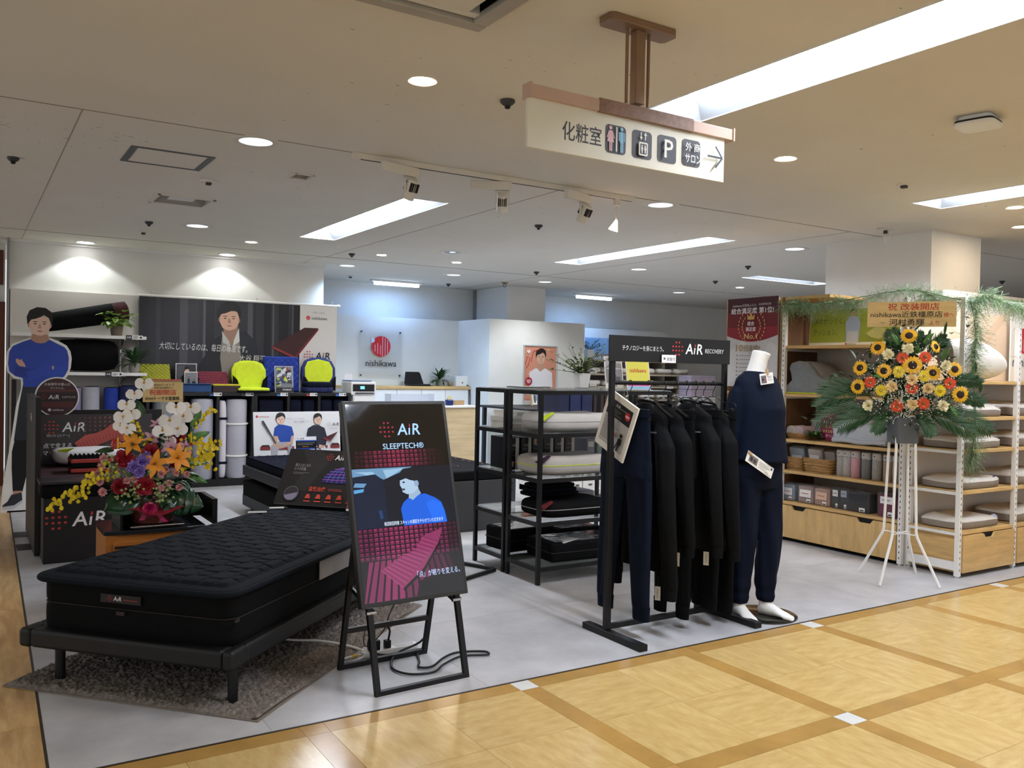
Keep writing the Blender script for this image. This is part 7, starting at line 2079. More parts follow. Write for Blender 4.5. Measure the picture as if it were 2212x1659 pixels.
for k, (y, m_, c_) in enumerate([(4.985, PTOP, 'white'), (4.90, mat('pale pink towel', '#d3b5bd', .9, var=.05, bump=.2), 'pale pink')]):
    t = thing('rolled_towel', 'rolled %s towel lying in the shallow wicker tray' % c_, 'towel', (6.04, y, .931))
    part('roll', MB().cyl((-.08, 0, 0), (.08, 0, 0), .045, 20), m_, t, smooth=True)
    part('roll_end', MB().tube([(-.081, (.005 + .0012 * q) * math.cos(q * .6), (.005 + .0012 * q) * math.sin(q * .6)) for q in range(30)], .003, 5), GRP, t)
t = thing('toy_bag', 'grey soft bag with bow behind the towels on the third shelf', 'bag', (6.20, 4.86, .867))
part('bag', MB().soft((0, 0, .085), .14, .16, .17, .6, .6, 20, 10), GREYROLL, t, smooth=True); part('bow', MB().soft((-.05, .03, .15), .03, .07, .03, .7, .7, 12, 8), PAPER, t, smooth=True)
t = thing('succulent', 'small green artificial succulent at the shelf edge', 'plant', (5.97, 4.745, .866))
m = MB(); bushy(m, (0, 0, .03), 90, .055, .025, 1, .9, .2, 12, .04); part('rosette', m, LEAFM, t, smooth=True)['kind'] = 'stuff'
part('flower_head', MB().ball((-.02, -.02, .06), .016, n=10, m=6), BUDG, t, smooth=True)
def round_sign(x, y, z, r_, bg, lines, label):
    t = thing('round_sign', label, 'sign', (x, y, z), FACE_LEFT)
    part('disc', MB().lathe([(r_, -.004), (r_, 0)], 36), mat('sign ' + bg, bg, .4, var=.03), t)
    part('foot_tab', MB().box(-.03, .03, -r_ - .01, -r_ + .02, -.05, -.004), CLEAR, t)
    p = Print()
    for s_, y_, h_, c_, w_ in lines: p.text(s_, 0, y_, h_, c_, w=w_, align='c', bold=.012)
    p.obj('lettering', PRINT, t)
round_sign(6.02, 4.62, .982, .112, '#8c2350', [('実は、', .065, .022, '#f0dfe6', .05), ('60%の人が', .03, .034, '#f3e8ec', .15), ('まくらに', -.008, .032, '#e6dd8a', .11), ('タオルをのせて', -.045, .03, '#e6dd8a', .17), ('寝ています', -.08, .026, '#f0dfe6', .11)], 'round magenta sign with white and yellow writing on the third shelf')
round_sign(5.96, 4.13, .975, .105, '#d99aa8', [('好みの', .01, .036, '#9c2a50', .10), ('しっかり', -.04, .032, '#9c2a50', .11)], 'round pink sign partly behind the flower stand')
t = thing('cushion_display', 'large pale blue grey cushion lying on the third shelf', 'cushion', (6.10, 4.30, .866))
part('cushion', MB().soft((0, 0, .10), .36, .56, .19, .55, .42, 34, 14, wob=.012), mat('pale blue plush', '#b9c0cc', .9, var=.05, bump=.25, bscale=90, sheen=.3), t, smooth=True)
part('fold_edge', MB().tube([(-.16, -.24 + .48 * k / 10, .028 + .006 * math.sin(k)) for k in range(11)], .022, 10), mat('pale blue plush'), t, smooth=True)
# second shelf: two baskets with packs, towel packs
basket(6.05, 4.955, .601, .20, .20, .105, 'wicker basket with bagged linen, left of the pair')
basket(6.03, 4.70, .601, .22, .29, .115, 'larger wicker basket with bagged linen, right of the pair')
VINYL = mat('clear glossy wrap', '#e6e6e6', .06, trans=.85, alpha=.35, ior=1.2, bump=.4, bscale=18)
def pack(x, y, z, sx, sy, sz, m_, label, lab='#e8e4dd', labz=.2, labh=.35, tilt=0, wrap=True, strip=None):
    t = thing('linen_pack', label, 'linen pack', (x, y, z), (0, tilt, 0))
    part('folded_linen', MB().box(-sx / 2, sx / 2, -sy / 2, sy / 2, 0, sz), m_, t, bevel=min(sx, sy) * .12, seg=3)
    if wrap:
        part('clear_wrap', MB().box(-sx / 2 - .006, sx / 2 + .006, -sy / 2 - .006, sy / 2 + .006, -.0, sz + .018), VINYL, t, bevel=.006)
    p = Print(z=.0075 if wrap else .0008)
    p.rect(-sy * .36, sy * .36, sz * labz, sz * (labz + labh), lab); p.rect(-sy * .25, sy * .2, sz * (labz + labh * .45), sz * (labz + labh * .55), strip or '#8f8c92')
    p.rect(sy * .08, sy * .34, sz * .06, sz * .26, '#f2f2f0'); p.many([(sy * .12, sy * .3, sz * .09, sz * .16)], '#333333')
    p.obj('label_print', PRINT, t, loc=(-sx / 2, 0, 0), rot=FACE_LEFT)
    return t
pack(6.06, 4.95, .62, .06, .15, .18, mat('pale blue linen', '#a9b3c0', .85, var=.05), 'pale blue bagged linen standing in the left basket', '#d9dbe0', .3, .35, R(-12))
pack(6.04, 4.75, .62, .06, .13, .18, mat('cream linen', '#cfc4b8', .85, var=.05), 'cream bagged linen standing in the right basket', '#e6dfda', .25, .5, R(-12))
pack(6.06, 4.62, .62, .06, .10, .17, mat('taupe linen', '#b3a89c', .85, var=.05), 'taupe bagged linen at the right side of the right basket', '#ccc4ba', .3, .3, R(-12))
tw = [('#a8a6a4', 4.50, 'light grey'), ('#b3b1ae', 4.44, 'narrow pale grey'), ('#c99aa4', 4.365, 'dusty pink'), ('#77797a', 4.27, 'dark grey'), ('#9b9894', 4.175, 'warm grey'), ('#a58c78', 4.08, 'brown patterned'), ('#a39c90', 4.00, 'beige banded')]
for k, (c_, y, nm) in enumerate(tw):
    t = thing('towel_pack', '%s rolled blanket pack standing on the second shelf' % nm, 'blanket pack', (6.0, y, .601), (0, 0, 0), 'rolled blanket packs on the second shelf')
    part('roll', MB().lathe([(.032, 0), (.038, .008), (.038, .20), (.034, .212)], 20), mat('towel ' + c_, c_, .9, var=.08, vscale=30, bump=.25, bscale=120), t, smooth=True)
    part('paper_band', MB().lathe([(.0388, .155), (.0388, .205)], 20, caps=False), mat('band paper', '#bdbab6', .5, var=.05), t, smooth=True)
    p = Print(); p.disc(0, .185, .006, '#22305a'); p.rect(-.03, .03, .158, .161, '#333333'); p.obj('band_print', PRINT, t, loc=(-.0392, 0, 0), rot=FACE_LEFT)
for k, (x, y, sy, sz, c_, lb, lc, st) in enumerate([(6.02, 5.00, .12, .135, '#9fb0c0', 'pale blue wrapped bedding pack, leftmost above the drawer', '#dfe3e8', '#b9643c'), (6.02, 4.82, .16, .14, '#b59f9c', 'mauve wrapped bedding pack with white label above the drawer', '#e6e2de', '#c96a3a'), (6.02, 4.66, .15, .14, '#c9a593', 'salmon wrapped bedding pack with orange label above the drawer', '#d9b8a3', '#cf6a3a'), (6.02, 4.525, .07, .155, '#3a3b40', 'slim black cover pack with white top, left one', '#d3d0cc', '#444444'), (6.02, 4.445, .075, .16, '#33353b', 'slim black cover pack with grey top, right one', '#9aa3ad', '#444444'), (6.01, 4.31, .20, .15, '#26262a', 'wide black glossy cover pack above the drawer', '#2f3034', '#3a3a3a'), (6.0, 4.05, .15, .165, '#7a1f45', 'dark magenta cover pack beside the white upright', '#e3dfe0', '#5a2a4a')]):
    pack(x, y, .336, .10, sy, sz, mat('pack ' + c_, c_, .7, var=.1), lb, lc, .35 if k < 3 else .62, .45 if k < 3 else .33, 0, True, st)

# ------------------------------------------------------------------ fern garland along the gondola tops
GL = thing('fern_garland', 'wispy asparagus fern garland draped along the tops of the white gondolas', 'garland', (0, 0, 0))
FERN = mat('asparagus fern', '#7d9670', .7, var=.35, vscale=18)
def fern(mb, path, dens, L, seed, gravity=.3):
    rr = random.Random(seed)
    pts = smooth_path(path, 10)
    for k in range(dens):
        q = pts[rr.randrange(len(pts))]
        d = Vector((rr.gauss(0, 1), rr.gauss(0, 1), rr.gauss(0, .8) - gravity)).normalized()
        ln = L * rr.uniform(.4, 1.1)
        a = q; 
        for s in range(4):
            b = a + (d + Vector((0, 0, -.16 * s))) * ln / 4
            sd = d.cross(Vector((0, 0, 1))).normalized() if abs(d.z) < .95 else Vector((1, 0, 0))
            mb.add([a - sd * .0012, a + sd * .0012, b + sd * .0010, b - sd * .0010], [(0, 1, 2, 3)])
            for e in (-1, 1):
                for h in range(2):
                    tdir = (d * .4 + sd * e + Vector((0, 0, rr.uniform(-.5, .6)))).normalized()
                    c0 = a + (b - a) * (.25 + .5 * h); l2 = ln * .26 * rr.uniform(.6, 1.2)
                    up = tdir.cross(d)
                    up = up.normalized() if up.length > .01 else Vector((0, 0, 1))
                    mb.add([c0 - up * .001, c0 + up * .001, c0 + tdir * l2], [(0, 1, 2)])
            a = b
segs = [([(5.88, 5.02, 1.98), (5.88, 4.85, 2.0), (5.88, 4.7, 1.97)], 230), ([(5.88, 4.7, 1.97), (5.88, 4.5, 2.0), (5.88, 4.35, 1.96)], 190), ([(5.88, 4.35, 1.97), (5.9, 4.1, 2.04), (5.9, 3.85, 2.05), (5.9, 3.7, 2.0)], 260), ([(5.9, 3.7, 2.0), (5.92, 3.5, 1.94), (6.0, 3.44, 1.94), (6.1, 3.44, 1.98)], 260), ([(6.1, 3.44, 2.0), (6.3, 3.44, 1.97), (6.5, 3.44, 1.95), (6.7, 3.44, 1.93), (7.0, 3.44, 1.98)], 420)]
for k, (pth, n_) in enumerate(segs):
    m = MB(); fern(m, pth, n_, .13, 40 + k)
    part('fern_sprays', m, FERN, GL)['kind'] = 'stuff'
part('garland_wire', MB().tube(smooth_path([(5.88, 5.02, 1.99), (5.88, 4.5, 2.0), (5.9, 3.9, 2.05), (5.9, 3.5, 1.96), (6.1, 3.44, 1.98), (7.0, 3.44, 1.98)]), .003, 5), STEMM, GL)
m = MB(); fern(m, [(5.99, 3.42, 1.90), (6.0, 3.42, 1.72), (5.96, 3.42, 1.58), (5.98, 3.42, 1.45)], 330, .12, 61, .6); part('fern_sprays', m, FERN, GL)['kind'] = 'stuff'
m = MB(); fern(m, [(5.99, 3.41, 1.2), (6.0, 3.41, 1.05), (5.97, 3.41, .92), (5.95, 3.41, .82)], 260, .12, 62, .9); part('fern_sprays', m, FERN, GL)['kind'] = 'stuff'
part('trailing_stem', MB().tube(smooth_path([(5.93, 3.43, 1.95), (5.99, 3.42, 1.7), (5.96, 3.42, 1.45), (5.99, 3.41, 1.2), (5.97, 3.41, .92), (5.95, 3.41, .78)]), .0025, 5), STEMM, GL)

# ------------------------------------------------------------------ flower stand
FS = thing('flower_stand', 'tall white-legged flower stand with sunflowers, gerberas, carnations and palm fronds', 'flower stand', (5.46, 3.61, 0), (0, 0, R(-57)))
cs, sn = math.cos(R(57)), math.sin(R(57))
def wl(x, y):       # world offset to stand-local
    return (x * cs - y * sn, x * sn + y * cs)
feet = [(5.455, 3.92), (5.184, 3.567), (5.507, 3.342), (5.764, 3.681)]
for fx, fy in feet:
    lx, ly = wl(fx - 5.46, fy - 3.61)
    part('leg', MB().tube([(lx * .30, ly * .30, 1.14), (lx * .40, ly * .40, .345), (lx * .43, ly * .43, .315), (lx, ly, .008)], .0095, 10), WHITEM, FS, smooth=True)
lf = [wl(a - 5.46, b - 3.61) for a, b in feet]
part('leg_brace', MB().tube([(lf[0][0] * .41, lf[0][1] * .41, .33), (lf[2][0] * .41, lf[2][1] * .41, .33)], .004, 6), WHITEM, FS)
part('leg_brace', MB().tube([(lf[1][0] * .41, lf[1][1] * .41, .33), (lf[3][0] * .41, lf[3][1] * .41, .33)], .004, 6), WHITEM, FS)
part('bucket', MB().loft([[(s * .088 * math.copysign(abs(math.cos(a)) ** .35, math.cos(a)), s * .088 * math.copysign(abs(math.sin(a)) ** .35, math.sin(a)), z) for a in [2 * PI * k / 32 for k in range(32)]] for s, z in ((.92, .955), (1.0, 1.13), (.95, 1.13), (.9, .98))]), mat('slate bucket', '#52565a', .5, var=.08), FS, smooth=True, rot=(0, 0, R(30)))
def Fs(px, py, y=0.0):
    return Vector(((px - 1945) * .0029, y, .962 + (955 - py) * .00317))
def depth(px, py):
    q = Fs(px, py); r2 = (q.x / .42) ** 2 + ((q.z - 1.38) / .36) ** 2
    return -.16 * max(0, 1 - r2)
def daisy(px, py, r_, m_, disc, dr, name, np_=20, w=.28, n=None):
    c = Fs(px, py, depth(px, py) - .03)
    n = n or Vector(((px - 1945) / 220.0, -1, (820 - py) / 260.0 + .1))
    n, u, v = axes(n)
    m = MB(); rr = random.Random(px)
    for ring in range(2):
        for k in range(np_):
            a = 2 * PI * (k + .5 * ring) / np_
            petal(m, c + n * (.004 * (1 - ring)), u * math.cos(a) + v * math.sin(a), n, r_ * rr.uniform(.88, 1.05) * (1 - .08 * ring), r_ * w, .25, .1, .8 if w < .3 else 1.2, 3)
    o = part(name, m, m_, FS, smooth=True)
    dm = MB(); q = n * .006
    rings = []
    for s_, h_ in ((1.0, .0), (.9, .010), (.5, .014), (.05, .012)):
        rings.append([c + n * h_ + (u * math.cos(a) + v * math.sin(a)) * r_ * dr * s_ for a in [2 * PI * k / 16 for k in range(16)]])
    dm.loft(rings); part('seed_disc', dm, disc, o, smooth=True)
    part('flower_stem', MB().tube([c - n * .01, c * .55 + Vector((0, .02, 1.08 * .45))], .003, 5), STEMM, o)
for px, py, s in ((1953, 727, 1), (1887, 753, .95), (2008, 750, .8), (1962, 790, 1.15), (1850, 797, .95), (1902, 803, .95), (2004, 805, .95), (2049, 797, .95), (1846, 838, .98), (2062, 849, 1.05)):
    daisy(px, py, .056 * s, GOLDY, SEED, .48, 'sunflower', 18, .30, Vector((.8, -.6, .3)) if px == 2008 else None)
GD = mat('gerbera eye', '#8c5a30', .7, var=.3, vscale=60); GDY = mat('yellow gerbera eye', '#b9a22c', .7, var=.2)
for px, py in ((1941, 775), (1988, 772), (1873, 827), (2040, 826), (1962, 838), (1932, 877), (1987, 869)):
    daisy(px, py, .046, ORANGE, GD, .28, 'orange_gerbera', 24, .22)
for px, py in ((1934, 804), (1987, 812), (1898, 844), (2020, 842)):
    daisy(px, py, .046, PETY, GDY, .3, 'yellow_gerbera', 24, .22)
for k, (px, py, m_) in enumerate([(1911, 768, CREAMP), (1952, 755, CREAMP), (2030, 790, CREAMP), (1962, 820, PEACH), (1921, 836, PEACH), (1995, 838, PEACH), (1964, 872, PEACH), (1870, 878, CREAMP), (2027, 874, CREAMP)]):
    carnation(FS, Fs(px, py, depth(px, py) - .05), ((px - 1945) / 260., -1, .2), .044, m_, 'carnation_bloom', k)
def frond(base, d, L, droop, n=26, ll=.17, seed=1, name='palm_frond'):
    rr = random.Random(seed)
    base = Vector(base); d = Vector(d).normalized()
    pts = [base + d * L * t_ + Vector((0, 0, -droop * L * t_ * t_)) for t_ in [k / 12 for k in range(13)]]
    m = MB(); m.tube(pts, [.004 - .0025 * k / 12 for k in range(13)], 5)
    for k in range(n):
        t_ = .18 + .8 * k / n
        q = base + d * L * t_ + Vector((0, 0, -droop * L * t_ * t_)); tn = (d + Vector((0, 0, -2 * droop * t_))).normalized()
        sd = tn.cross(Vector((0, 1, .35))).normalized()
        for e in (-1, 1):
            leaf(m, q, tn * .9 + sd * e * .6 + Vector((0, rr.uniform(-.15, .15), -.10)), ll * math.sin(PI * (.18 + .75 * t_)) * rr.uniform(.85, 1.1), .011, .25, up=(0, -1, .3), n=3)
    part(name, m, LEAFD, FS, smooth=True)
for k, (bx, bz, d, L, dr) in enumerate([(-.24, 1.32, (-1, -.1, .35), .32, .5), (-.22, 1.27, (-1, -.2, .2), .36, .45), (-.16, 1.19, (-1, -.2, .05), .42, .35), (-.10, 1.17, (-.9, -.3, -.05), .34, .35), (-.04, 1.16, (-.5, -.6, -.1), .22, .5), (.05, 1.16, (.5, -.6, -.1), .22, .5), (.10, 1.17, (.9, -.3, -.02), .34, .35), (.16, 1.19, (1, -.2, .04), .38, .4), (.22, 1.28, (1, -.1, .25), .28, .4), (.22, 1.36, (1, .1, .5), .28, .4), (.12, 1.5, (.5, .1, 1), .30, .3), (-.05, 1.5, (-.15, .1, 1), .3, .2), (.04, 1.52, (.35, .1, 1), .24, .2)]):
    frond((bx, -.02, bz), d, L, dr, 15, .16 if L > .3 else .11, k)
m = MB(); rr = random.Random(77)
for k in range(760):
    px = rr.gauss(1950, 62); py = rr.gauss(825, 48)
    c = Fs(px, py, depth(px, py) * .6 + rr.uniform(-.02, .06))
    leaf(m, c, (rr.uniform(-1, 1), rr.uniform(-1, .3), rr.uniform(-.3, 1)), rr.uniform(.05, .11), rr.uniform(.012, .035), .3, n=3)
part('filler_foliage', m, LEAFD, FS, smooth=True)['kind'] = 'stuff'
for px, py, d in ((1930, 745, (-.4, -.3, 1)), (1985, 742, (.6, -.3, .9)), (1968, 765, (.2, -.8, .8)), (2022, 775, (.5, -.4, 1)), (1905, 815, (-.6, -.6, .2)), (2040, 870, (.5, -.5, -.6))):
    bigleaf(FS, Fs(px, py, depth(px, py)), d, (0, -.8, .5), .11, .035, LEAFM, 'lily_leaf')
m = MB()
for k in range(900):
    px = rr.gauss(1950, 60); py = rr.gauss(845, 38)
    if abs(px - 1950) > 115: continue
    c = Fs(px, py, depth(px, py) - rr.uniform(.0, .07))
    m.ball(c, rr.uniform(.0028, .0048), n=5, m=3)
part('babys_breath', m, mat('tiny white blossom', '#dcdcd0', .7, var=.05), FS)['kind'] = 'stuff'
m1 = MB(); m2 = MB(); twiggy(m1, m2, (.02, .03, 1.52), 9, .26, 8, .02, 1.2); part('leafy_twigs', m1, LEAFD, FS, smooth=True)['kind'] = 'stuff'; part('twig', m2, STEMM, FS)
part('sign_post', MB().box(-.008, .008, .02, .034, 1.2, 1.86), mat('pale bamboo'), FS)
pq = board('congratulation_plaque', 'large wooden plaque with red and black brush writing above the flower stand', 'sign', (0, 0, 0), (0, 0, 0), .555, .172, .012, mat('gold wood plaque', '#d9bc82', .5, var=.12, vscale=3, stretch=(1, 7, 1)))
base_ = Vector((5.46, 3.61, 1.752)); rt = Vector((cs, -sn, 0))
pq.location = base_ + rt * -.245 + Vector((-sn * -.0, 0, 0)) + Vector((-.84, -.545, 0)) * -.012
pq.rotation_euler = (R(90), 0, R(-57))
p = Print()
p.text('祝 改装開店', .13, .118, .052, '#b8322a', w=.32, bold=.008)
p.text('nishikawa近鉄橿原店', .02, .068, .046, '#2a2018', w=.45, bold=.006); p.text('様へ', .478, .068, .034, '#b8322a', w=.062)
p.text('河村勇輝', .14, .014, .048, '#2a2018', w=.22, bold=.008); p.text('より', .39, .014, .034, '#b8322a', w=.062)
p.obj('lettering', PRINT, pq)
# ------------------------------------------------------------------ back counter and logo panel
t = thing('back_cabinet', 'white low cabinet with oak top along the logo wall', 'cabinet', (0, 0, 0))
part('oak_top', MB().box(4.55, 6.60, 11.68, 12.11, 1.09, 1.135), OAKX, t, bevel=.003)
part('body', MB().box(4.57, 6.58, 11.73, 12.11, .06, 1.09), WHITEM, t)
part('plinth', MB().box(4.6, 6.55, 11.76, 12.1, 0, .06), BLACKLAM, t)
for k in range(5):
    part('door', MB().box(4.575 + k * .402, 4.575 + k * .402 + .396, 11.70, 11.728, .08, 1.085), WHITEM, t, bevel=.002)
t = thing('wall_logo_sign', 'clear acrylic panel with red striped disc logo and black lettering on the wall', 'sign', (4.93, 12.09, 1.245), FACE_CAM)
part('acrylic_sheet', MB().box(0, .71, 0, .73, -.012, -.004), CLEAR, t)
for x in (.04, .67):
    for y in (.04, .69):
        part('stand_off', MB().cyl((x, y, -.03), (x, y, .006), .010, 12), BLACK, t, smooth=True)
p = Print(z=-.0035); sun_logo(p, .355, .475, .155, gap='#c9d6e6'); p.text('nishikawa', .11, .175, .135, '#22242c', w=.50, bold=.006); p.obj('logo', PRINT, t)
t = thing('document_scanner', 'open black document scanner on the white cabinet', 'scanner', (5.60, 11.86, 1.136))
part('base', MB().box(0, .36, -.10, .05, 0, .03), BLACK, t, bevel=.006)
part('lid', MB().prism([(0, .03), (.32, .03), (.27, .20), (.24, .215), (.03, .215)], -.02, 0), mat('black satin plastic', '#101216', .25, var=.1), t, rot=(R(80), 0, 0), loc=(0, .05, 0), bevel=.004)
part('paper_chute', MB().box(.05, .36, -.18, -.10, .003, .010), BLACK, t)
t = thing('potted_plant', 'spiky green plant in small grey pot on the white cabinet', 'plant', (6.18, 11.9, 1.136))
part('pot', MB().lathe([(.045, 0), (.058, .03), (.06, .08), (.052, .105), (.046, .1)], 22), mat('grey stone pot', '#8f8b85', .8), t, smooth=True)
m = MB(); bushy(m, (0, 0, .1), 44, .20, .045, .8, 1.6, .5, 21, .05); part('foliage', m, LEAFD, t, smooth=True)['kind'] = 'stuff'
t = thing('white_box', 'white box with small round hole on the white cabinet', 'box', (6.42, 11.88, 1.136))
part('carton', MB().box(0, .20, -.08, .10, 0, .155), PAPER, t, bevel=.003); part('round_hole', MB().cyl((.11, -.079, .055), (.11, -.082, .055), .011, 12), BLACK, t)
t = thing('shell_ornament', 'small brown ornament between plant and white box', 'ornament', (6.345, 11.86, 1.136))
part('shell', MB().soft((0, 0, .035), .08, .06, .07, .8, .7, 14, 8, wob=.02), mat('mottled brown', '#9a8a75', .7, var=.3, vscale=40), t, smooth=True); part('stand', MB().cyl((0, 0, 0), (0, 0, .012), .02, 12), BLACK, t)
t = thing('computer_mouse', 'black mouse with cable on the left end of the cabinet', 'mouse', (5.02, 11.84, 1.136))
part('shell', MB().soft((0, 0, .015), .06, .09, .035, .6, .6, 16, 8), BLACK, t, smooth=True); part('cable', MB().tube(smooth_path([(0, .04, .01), (-.06, .1, .05), (-.12, .12, .03)]), .002, 5), WHITEM, t)
t = thing('wall_cable', 'black cable hanging from the right end of the white cabinet', 'cable', (0, 0, 0))
part('cord', MB().tube(smooth_path([(6.61, 11.85, 1.15), (6.60, 11.72, 1.13), (6.615, 11.70, .9), (6.61, 11.70, .5)]), .006, 6), RUBBER, t, smooth=True); part('plug', MB().box(6.595, 6.625, 11.84, 11.87, 1.136, 1.16), BLACK, t)
# framed poster on the partition, leaflet easel below
t = thing('framed_poster', 'silver framed salmon poster of a smiling man in white shirt', 'poster', (7.245, 11.155, .935), FACE_CAM)
part('frame', MB().box(-.02, .615, -.02, 0, -.01, .012).box(-.02, .615, .84, .86, -.01, .012).box(-.02, 0, 0, .84, -.01, .012).box(.595, .615, 0, .84, -.01, .012), mat('silver frame', '#cfd6d6', .3, metal=.6, var=.04), t, bevel=.004)
part('sheet', MB().box(0, .595, 0, .84, -.006, 0), PAPER, t)
p = Print()
p.rect(0, .595, 0, .84, '#c98a72'); p.poly([(.10, .16), (.10, .44), (.20, .50), (.40, .50), (.52, .44), (.54, .16)], '#e0dde0'); p.poly([(.24, .50), (.25, .58), (.36, .58), (.37, .50), (.30, .45)], '#b98e7a')
face(p, .305, .575, .215, '#1c1715', '#cda48d')
p.line([(.02, .55), (.05, .68), (.10, .66), (.08, .56), (.03, .50)], .012, '#b5382f'); p.line([(.12, .60), (.16, .76), (.28, .80)], .012, '#b5382f')
p.disc(.085, .30, .065, '#a32a38'); p.many([(.05, .12, .315, .325), (.045, .125, .295, .305), (.06, .11, .275, .285)], '#f0dede')
p.poly([(.03, .10), (.06, .20), (.3, .16), (.52, .18), (.54, .08), (.3, .06)], '#d0cfd8'); p.text('抽選で250名様に', .10, .20, .04, '#d8d2d6', w=.38); p.text('家電グッズなどプレゼント', .10, .145, .04, '#8c6a70', w=.38)
p.line([(.40, .12), (.48, .10), (.53, .16), (.54, .22)], .012, '#a83a3a'); p.poly([(.04, .76), (.075, .72), (.11, .76), (.095, .79), (.075, .775), (.055, .79)], '#e6d0c6')
p.many([(.03, .56, .03, .035), (.03, .5, .015, .02)], '#8a5a4a'); p.text('ぷ', .06, .40, .09, '#e8d8d2'); p.obj('print', PRINT, t)
t = board('leaflet_easel', 'small leaflet on wooden easel below the framed poster', 'leaflet', (7.05, 10.6, .90), (R(80), 0, R(4)), .16, .22, .004, PAPER)
p = Print(); p.rect(.01, .15, .18, .21, '#b5303a'); p.rect(.02, .10, .06, .16, '#9aa3b0'); p.rect(.03, .06, .03, .14, '#4a4f58'); p.obj('print', PRINT, t)
part('easel', MB().box(-.02, 0, -.02, .24, -.02, -.004).box(.16, .18, -.02, .24, -.02, -.004), OAK, t)
t = thing('display_table', 'dark low table carrying packed covers behind the steel racks', 'table', (0, 0, 0))
part('top', MB().box(6.3, 8.3, 9.6, 10.9, .86, .89), BLACKLAM, t, bevel=.003)
for x in (6.35, 8.22):
    for y in (9.65, 10.82): part('leg', MB().box(x, x + .05, y, y + .05, 0, .86), BLACKLAM, t)
for k, c_ in enumerate(['#1c2340', '#202a50', '#23284a', '#35282a', '#3a2c2c', '#2f2627']):
    t = thing('packed_duvet', ['first', 'second', 'third', 'fourth', 'fifth', 'sixth'][k] + ' glossy dark wrapped duvet from the left in the row behind the steel racks', 'packed duvet', (5.24 + k * .155, 7.4, .93))
    part('duvet', MB().box(0, .145, 0, .4, 0, .27), mat('duvet ' + c_, c_, .35, var=.15, vscale=12, bump=.4, bscale=20), t, bevel=.012)
    part('plastic_top', MB().box(.005, .14, .005, .39, .27, .278), mat('shiny plastic', '#b9bfc8', .08, spec=.8, bump=.8, bscale=30), t, bevel=.004)
t = thing('display_island', 'white display island with shelves behind the steel racks', 'shelving', (0, 0, 0))
part('top_board', MB().box(5.15, 6.6, 7.3, 8.0, .90, .93), WHITEM, t, bevel=.003)
part('lower_board', MB().box(5.15, 6.6, 7.3, 8.0, .60, .625), WHITEM, t); part('base_board', MB().box(5.15, 6.6, 7.3, 8.0, .10, .16), WHITEM, t)
part('back_panel', MB().box(5.15, 6.6, 7.98, 8.0, .16, .90), BACKP, t)
for x in (5.15, 6.575): part('side_panel', MB().box(x, x + .025, 7.3, 7.98, 0, .9), WHITEM, t)
for k, (c_, w_) in enumerate([('#9c4a4e', .22), ('#a55256', .22), ('#1d2440', .14)]):
    t = thing('boxed_cover', ['left rosy red', 'right rosy red', 'navy'][k] + ' boxed cover on the island shelf', 'boxed cover', (5.62 + (0, .24, -.17)[k], 7.38, .626))
    part('cover', MB().box(0, w_, 0, .3, 0, .24), mat('cover ' + c_, c_, .5, var=.1), t, bevel=.008); part('label', MB().box(.02, .07, -.0015, 0, .15, .20), PAPER, t)
for k in range(6):
    t = thing('product_carton', ['first', 'second', 'third', 'fourth', 'fifth', 'sixth'][k] + ' white carton from the left at the bottom of the island', 'carton', (5.20 + .17 * k, 7.34, .161))
    part('carton', MB().box(0, .155, 0, .2, 0, .20), PAPER, t, bevel=.002)
    p = Print(); p.rect(.05, .11, .11, .16, '#9a9a9a'); p.rect(.07, .12, .03, .05, '#555555'); p.obj('print', PRINT, t, loc=(0, -.0005, 0), rot=FACE_CAM)
# ------------------------------------------------------------------ far pillow shelves
t = thing('pillow_shelves', 'far grey oak wall shelves loaded with white pillows', 'shelving', (0, 0, 0))
GOAK = mat('grey oak board', '#b3a58f', .55, var=.1, vscale=4, stretch=(1, 6, 6))
SHB = mat('grey shelf back', '#8f8a83', .7, var=.05)
part('back', MB().box(8.55, 11.1, 11.92, 11.95, 0, 1.61), SHB, t)
part('side_panel', MB().box(8.55, 8.58, 11.45, 11.92, 0, 1.61), SHB, t)
for z in (.70, .94, 1.165, 1.376, 1.61):
    part('shelf', MB().box(8.55, 11.1, 11.45, 11.92, z - .03, z), GOAK, t, bevel=.003)
for x in (9.55, 10.4): part('divider', MB().box(x, x + .02, 11.5, 11.92, 0, 1.58), SHB, t)
WPIL = mat('bright white pillow', '#e0ddd6', .85, var=.04, bump=.15); 
cnt = 0
ordn = ['far left', 'left', 'second', 'third', 'middle', 'right', 'far right', 'last']
for zi, (z, nm) in enumerate([(1.376, 'top'), (1.165, 'second'), (.94, 'third'), (.70, 'fourth')]):
    for k in range(6):
        if zi == 3 and k > 3: continue
        x = 8.85 + k * .40
        t = thing('shelf_pillow', '%s small pillow on the %s far shelf' % (ordn[k], nm), 'pillow', (x, 11.66, z + .001), (0, 0, 0), 'pillows on the far shelves')
        part('pillow', MB().soft((0, 0, .055), .36, .34, .10, .6, .45, 22, 8, wob=.02, seed=k + zi * 7), WPIL, t, smooth=True)
        part('gusset', MB().soft((0, 0, .025), .345, .33, .05, .35, .45, 22, 6), PSIDE, t, smooth=True)
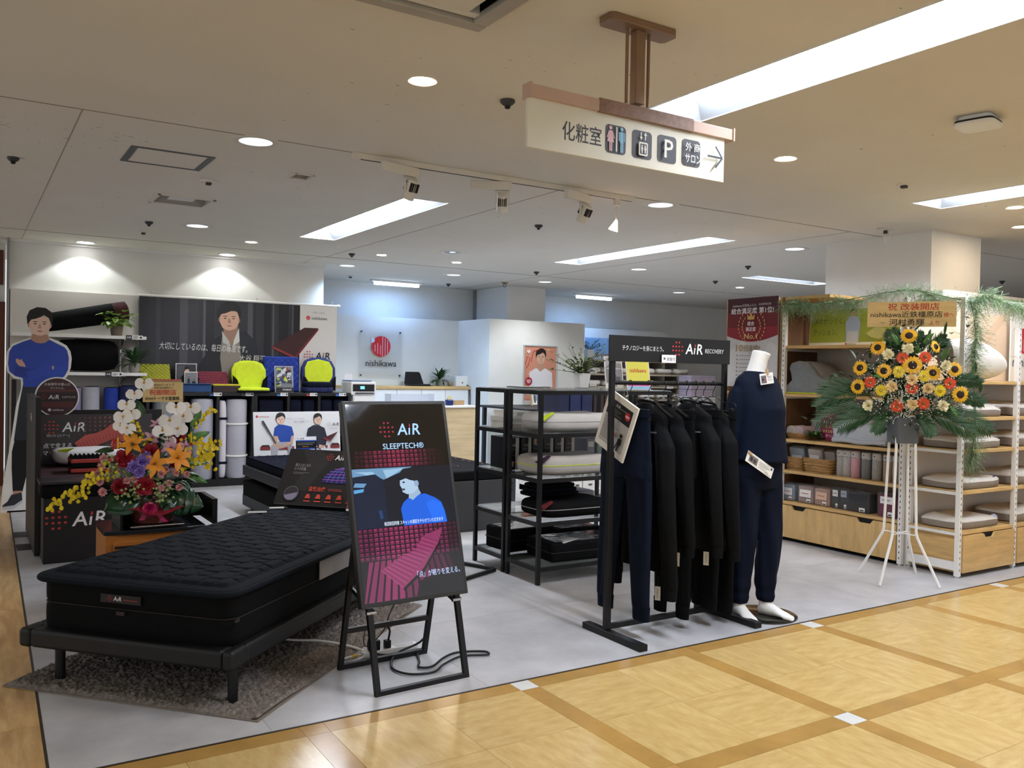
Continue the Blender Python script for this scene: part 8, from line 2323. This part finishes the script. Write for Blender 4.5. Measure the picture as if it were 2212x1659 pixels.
for k, (x, z) in enumerate([(8.80, 1.376), (9.86, 1.376), (8.80, 1.165), (9.82, 1.13), (10.5, 1.13), (9.3, .92), (9.95, .92)]):
    t = thing('shelf_card', 'small white price card %s on the far pillow shelves' % ['at top left', 'at top middle', 'at second left', 'on second middle edge', 'on second right edge', 'on third left edge', 'on third middle edge'][k], 'price card', (x, 11.44, z), FACE_CAM, 'price cards on the far shelves')
    part('card', MB().box(-.07, .07, 0, .085 if z > 1.14 else .04, -.003, 0), PAPER, t); p = Print(); p.many([(-.05, .05, .02, .024), (-.05, .03, .03, .034)], '#888888'); p.obj('print', PRINT, t)
t = thing('potted_shrub', 'wiry shrub in white pot on top of the far pillow shelves', 'plant', (8.85, 11.65, 1.611))
part('pot', MB().lathe([(.07, 0), (.10, .16), (.09, .16), (.085, .13)], 4), WHITEM, t, rot=(0, 0, R(45)))
m1 = MB(); m2 = MB(); twiggy(m1, m2, (0, 0, .15), 18, .34, 14, .03); part('leaves', m1, LEAFD, t, smooth=True)['kind'] = 'stuff'; part('twigs', m2, mat('brown twig', '#5a4a33', .7), t)
for k in range(3):
    t = thing('lilac_box', ['lower', 'middle', 'upper'][k] + ' lilac linen box stacked right of the far shelves', 'box', (10.95, 11.24, 1.0 + k * .125))
    part('carton', MB().box(-.30, .30, -.15, .15, 0, .12), mat('lilac fabric box', '#b3a5b3', .6, var=.08), t, bevel=.012); part('lid_line', MB().box(-.301, .301, -.151, .151, .085, .09), mat('lilac shade', '#8f8292', .6, var=.08), t)
t = thing('box_stand', 'white stand under the lilac linen boxes', 'stand', (10.95, 11.24, 0))
part('top', MB().box(-.34, .34, -.2, .2, .97, 1.0), WHITEM, t); part('column', MB().box(-.30, .30, -.16, .16, 0, .97), WHITEM, t)
t = board('wall_print', 'long pale blue picture panel above the far shelves', 'picture', (9.15, 12.13, 1.72), FACE_CAM, 1.25, .28, .015, mat('pale blue print', '#93b3d0', .5, var=.2, vscale=2, stretch=(6, 1, 1)))
p = Print(); p.many([(.02, .3, .02, .26), (.5, .75, .02, .26)], '#7d9fc0'); p.many([(.78, 1.22, .02, .26)], '#b9c4c4'); p.obj('print', PRINT, t)
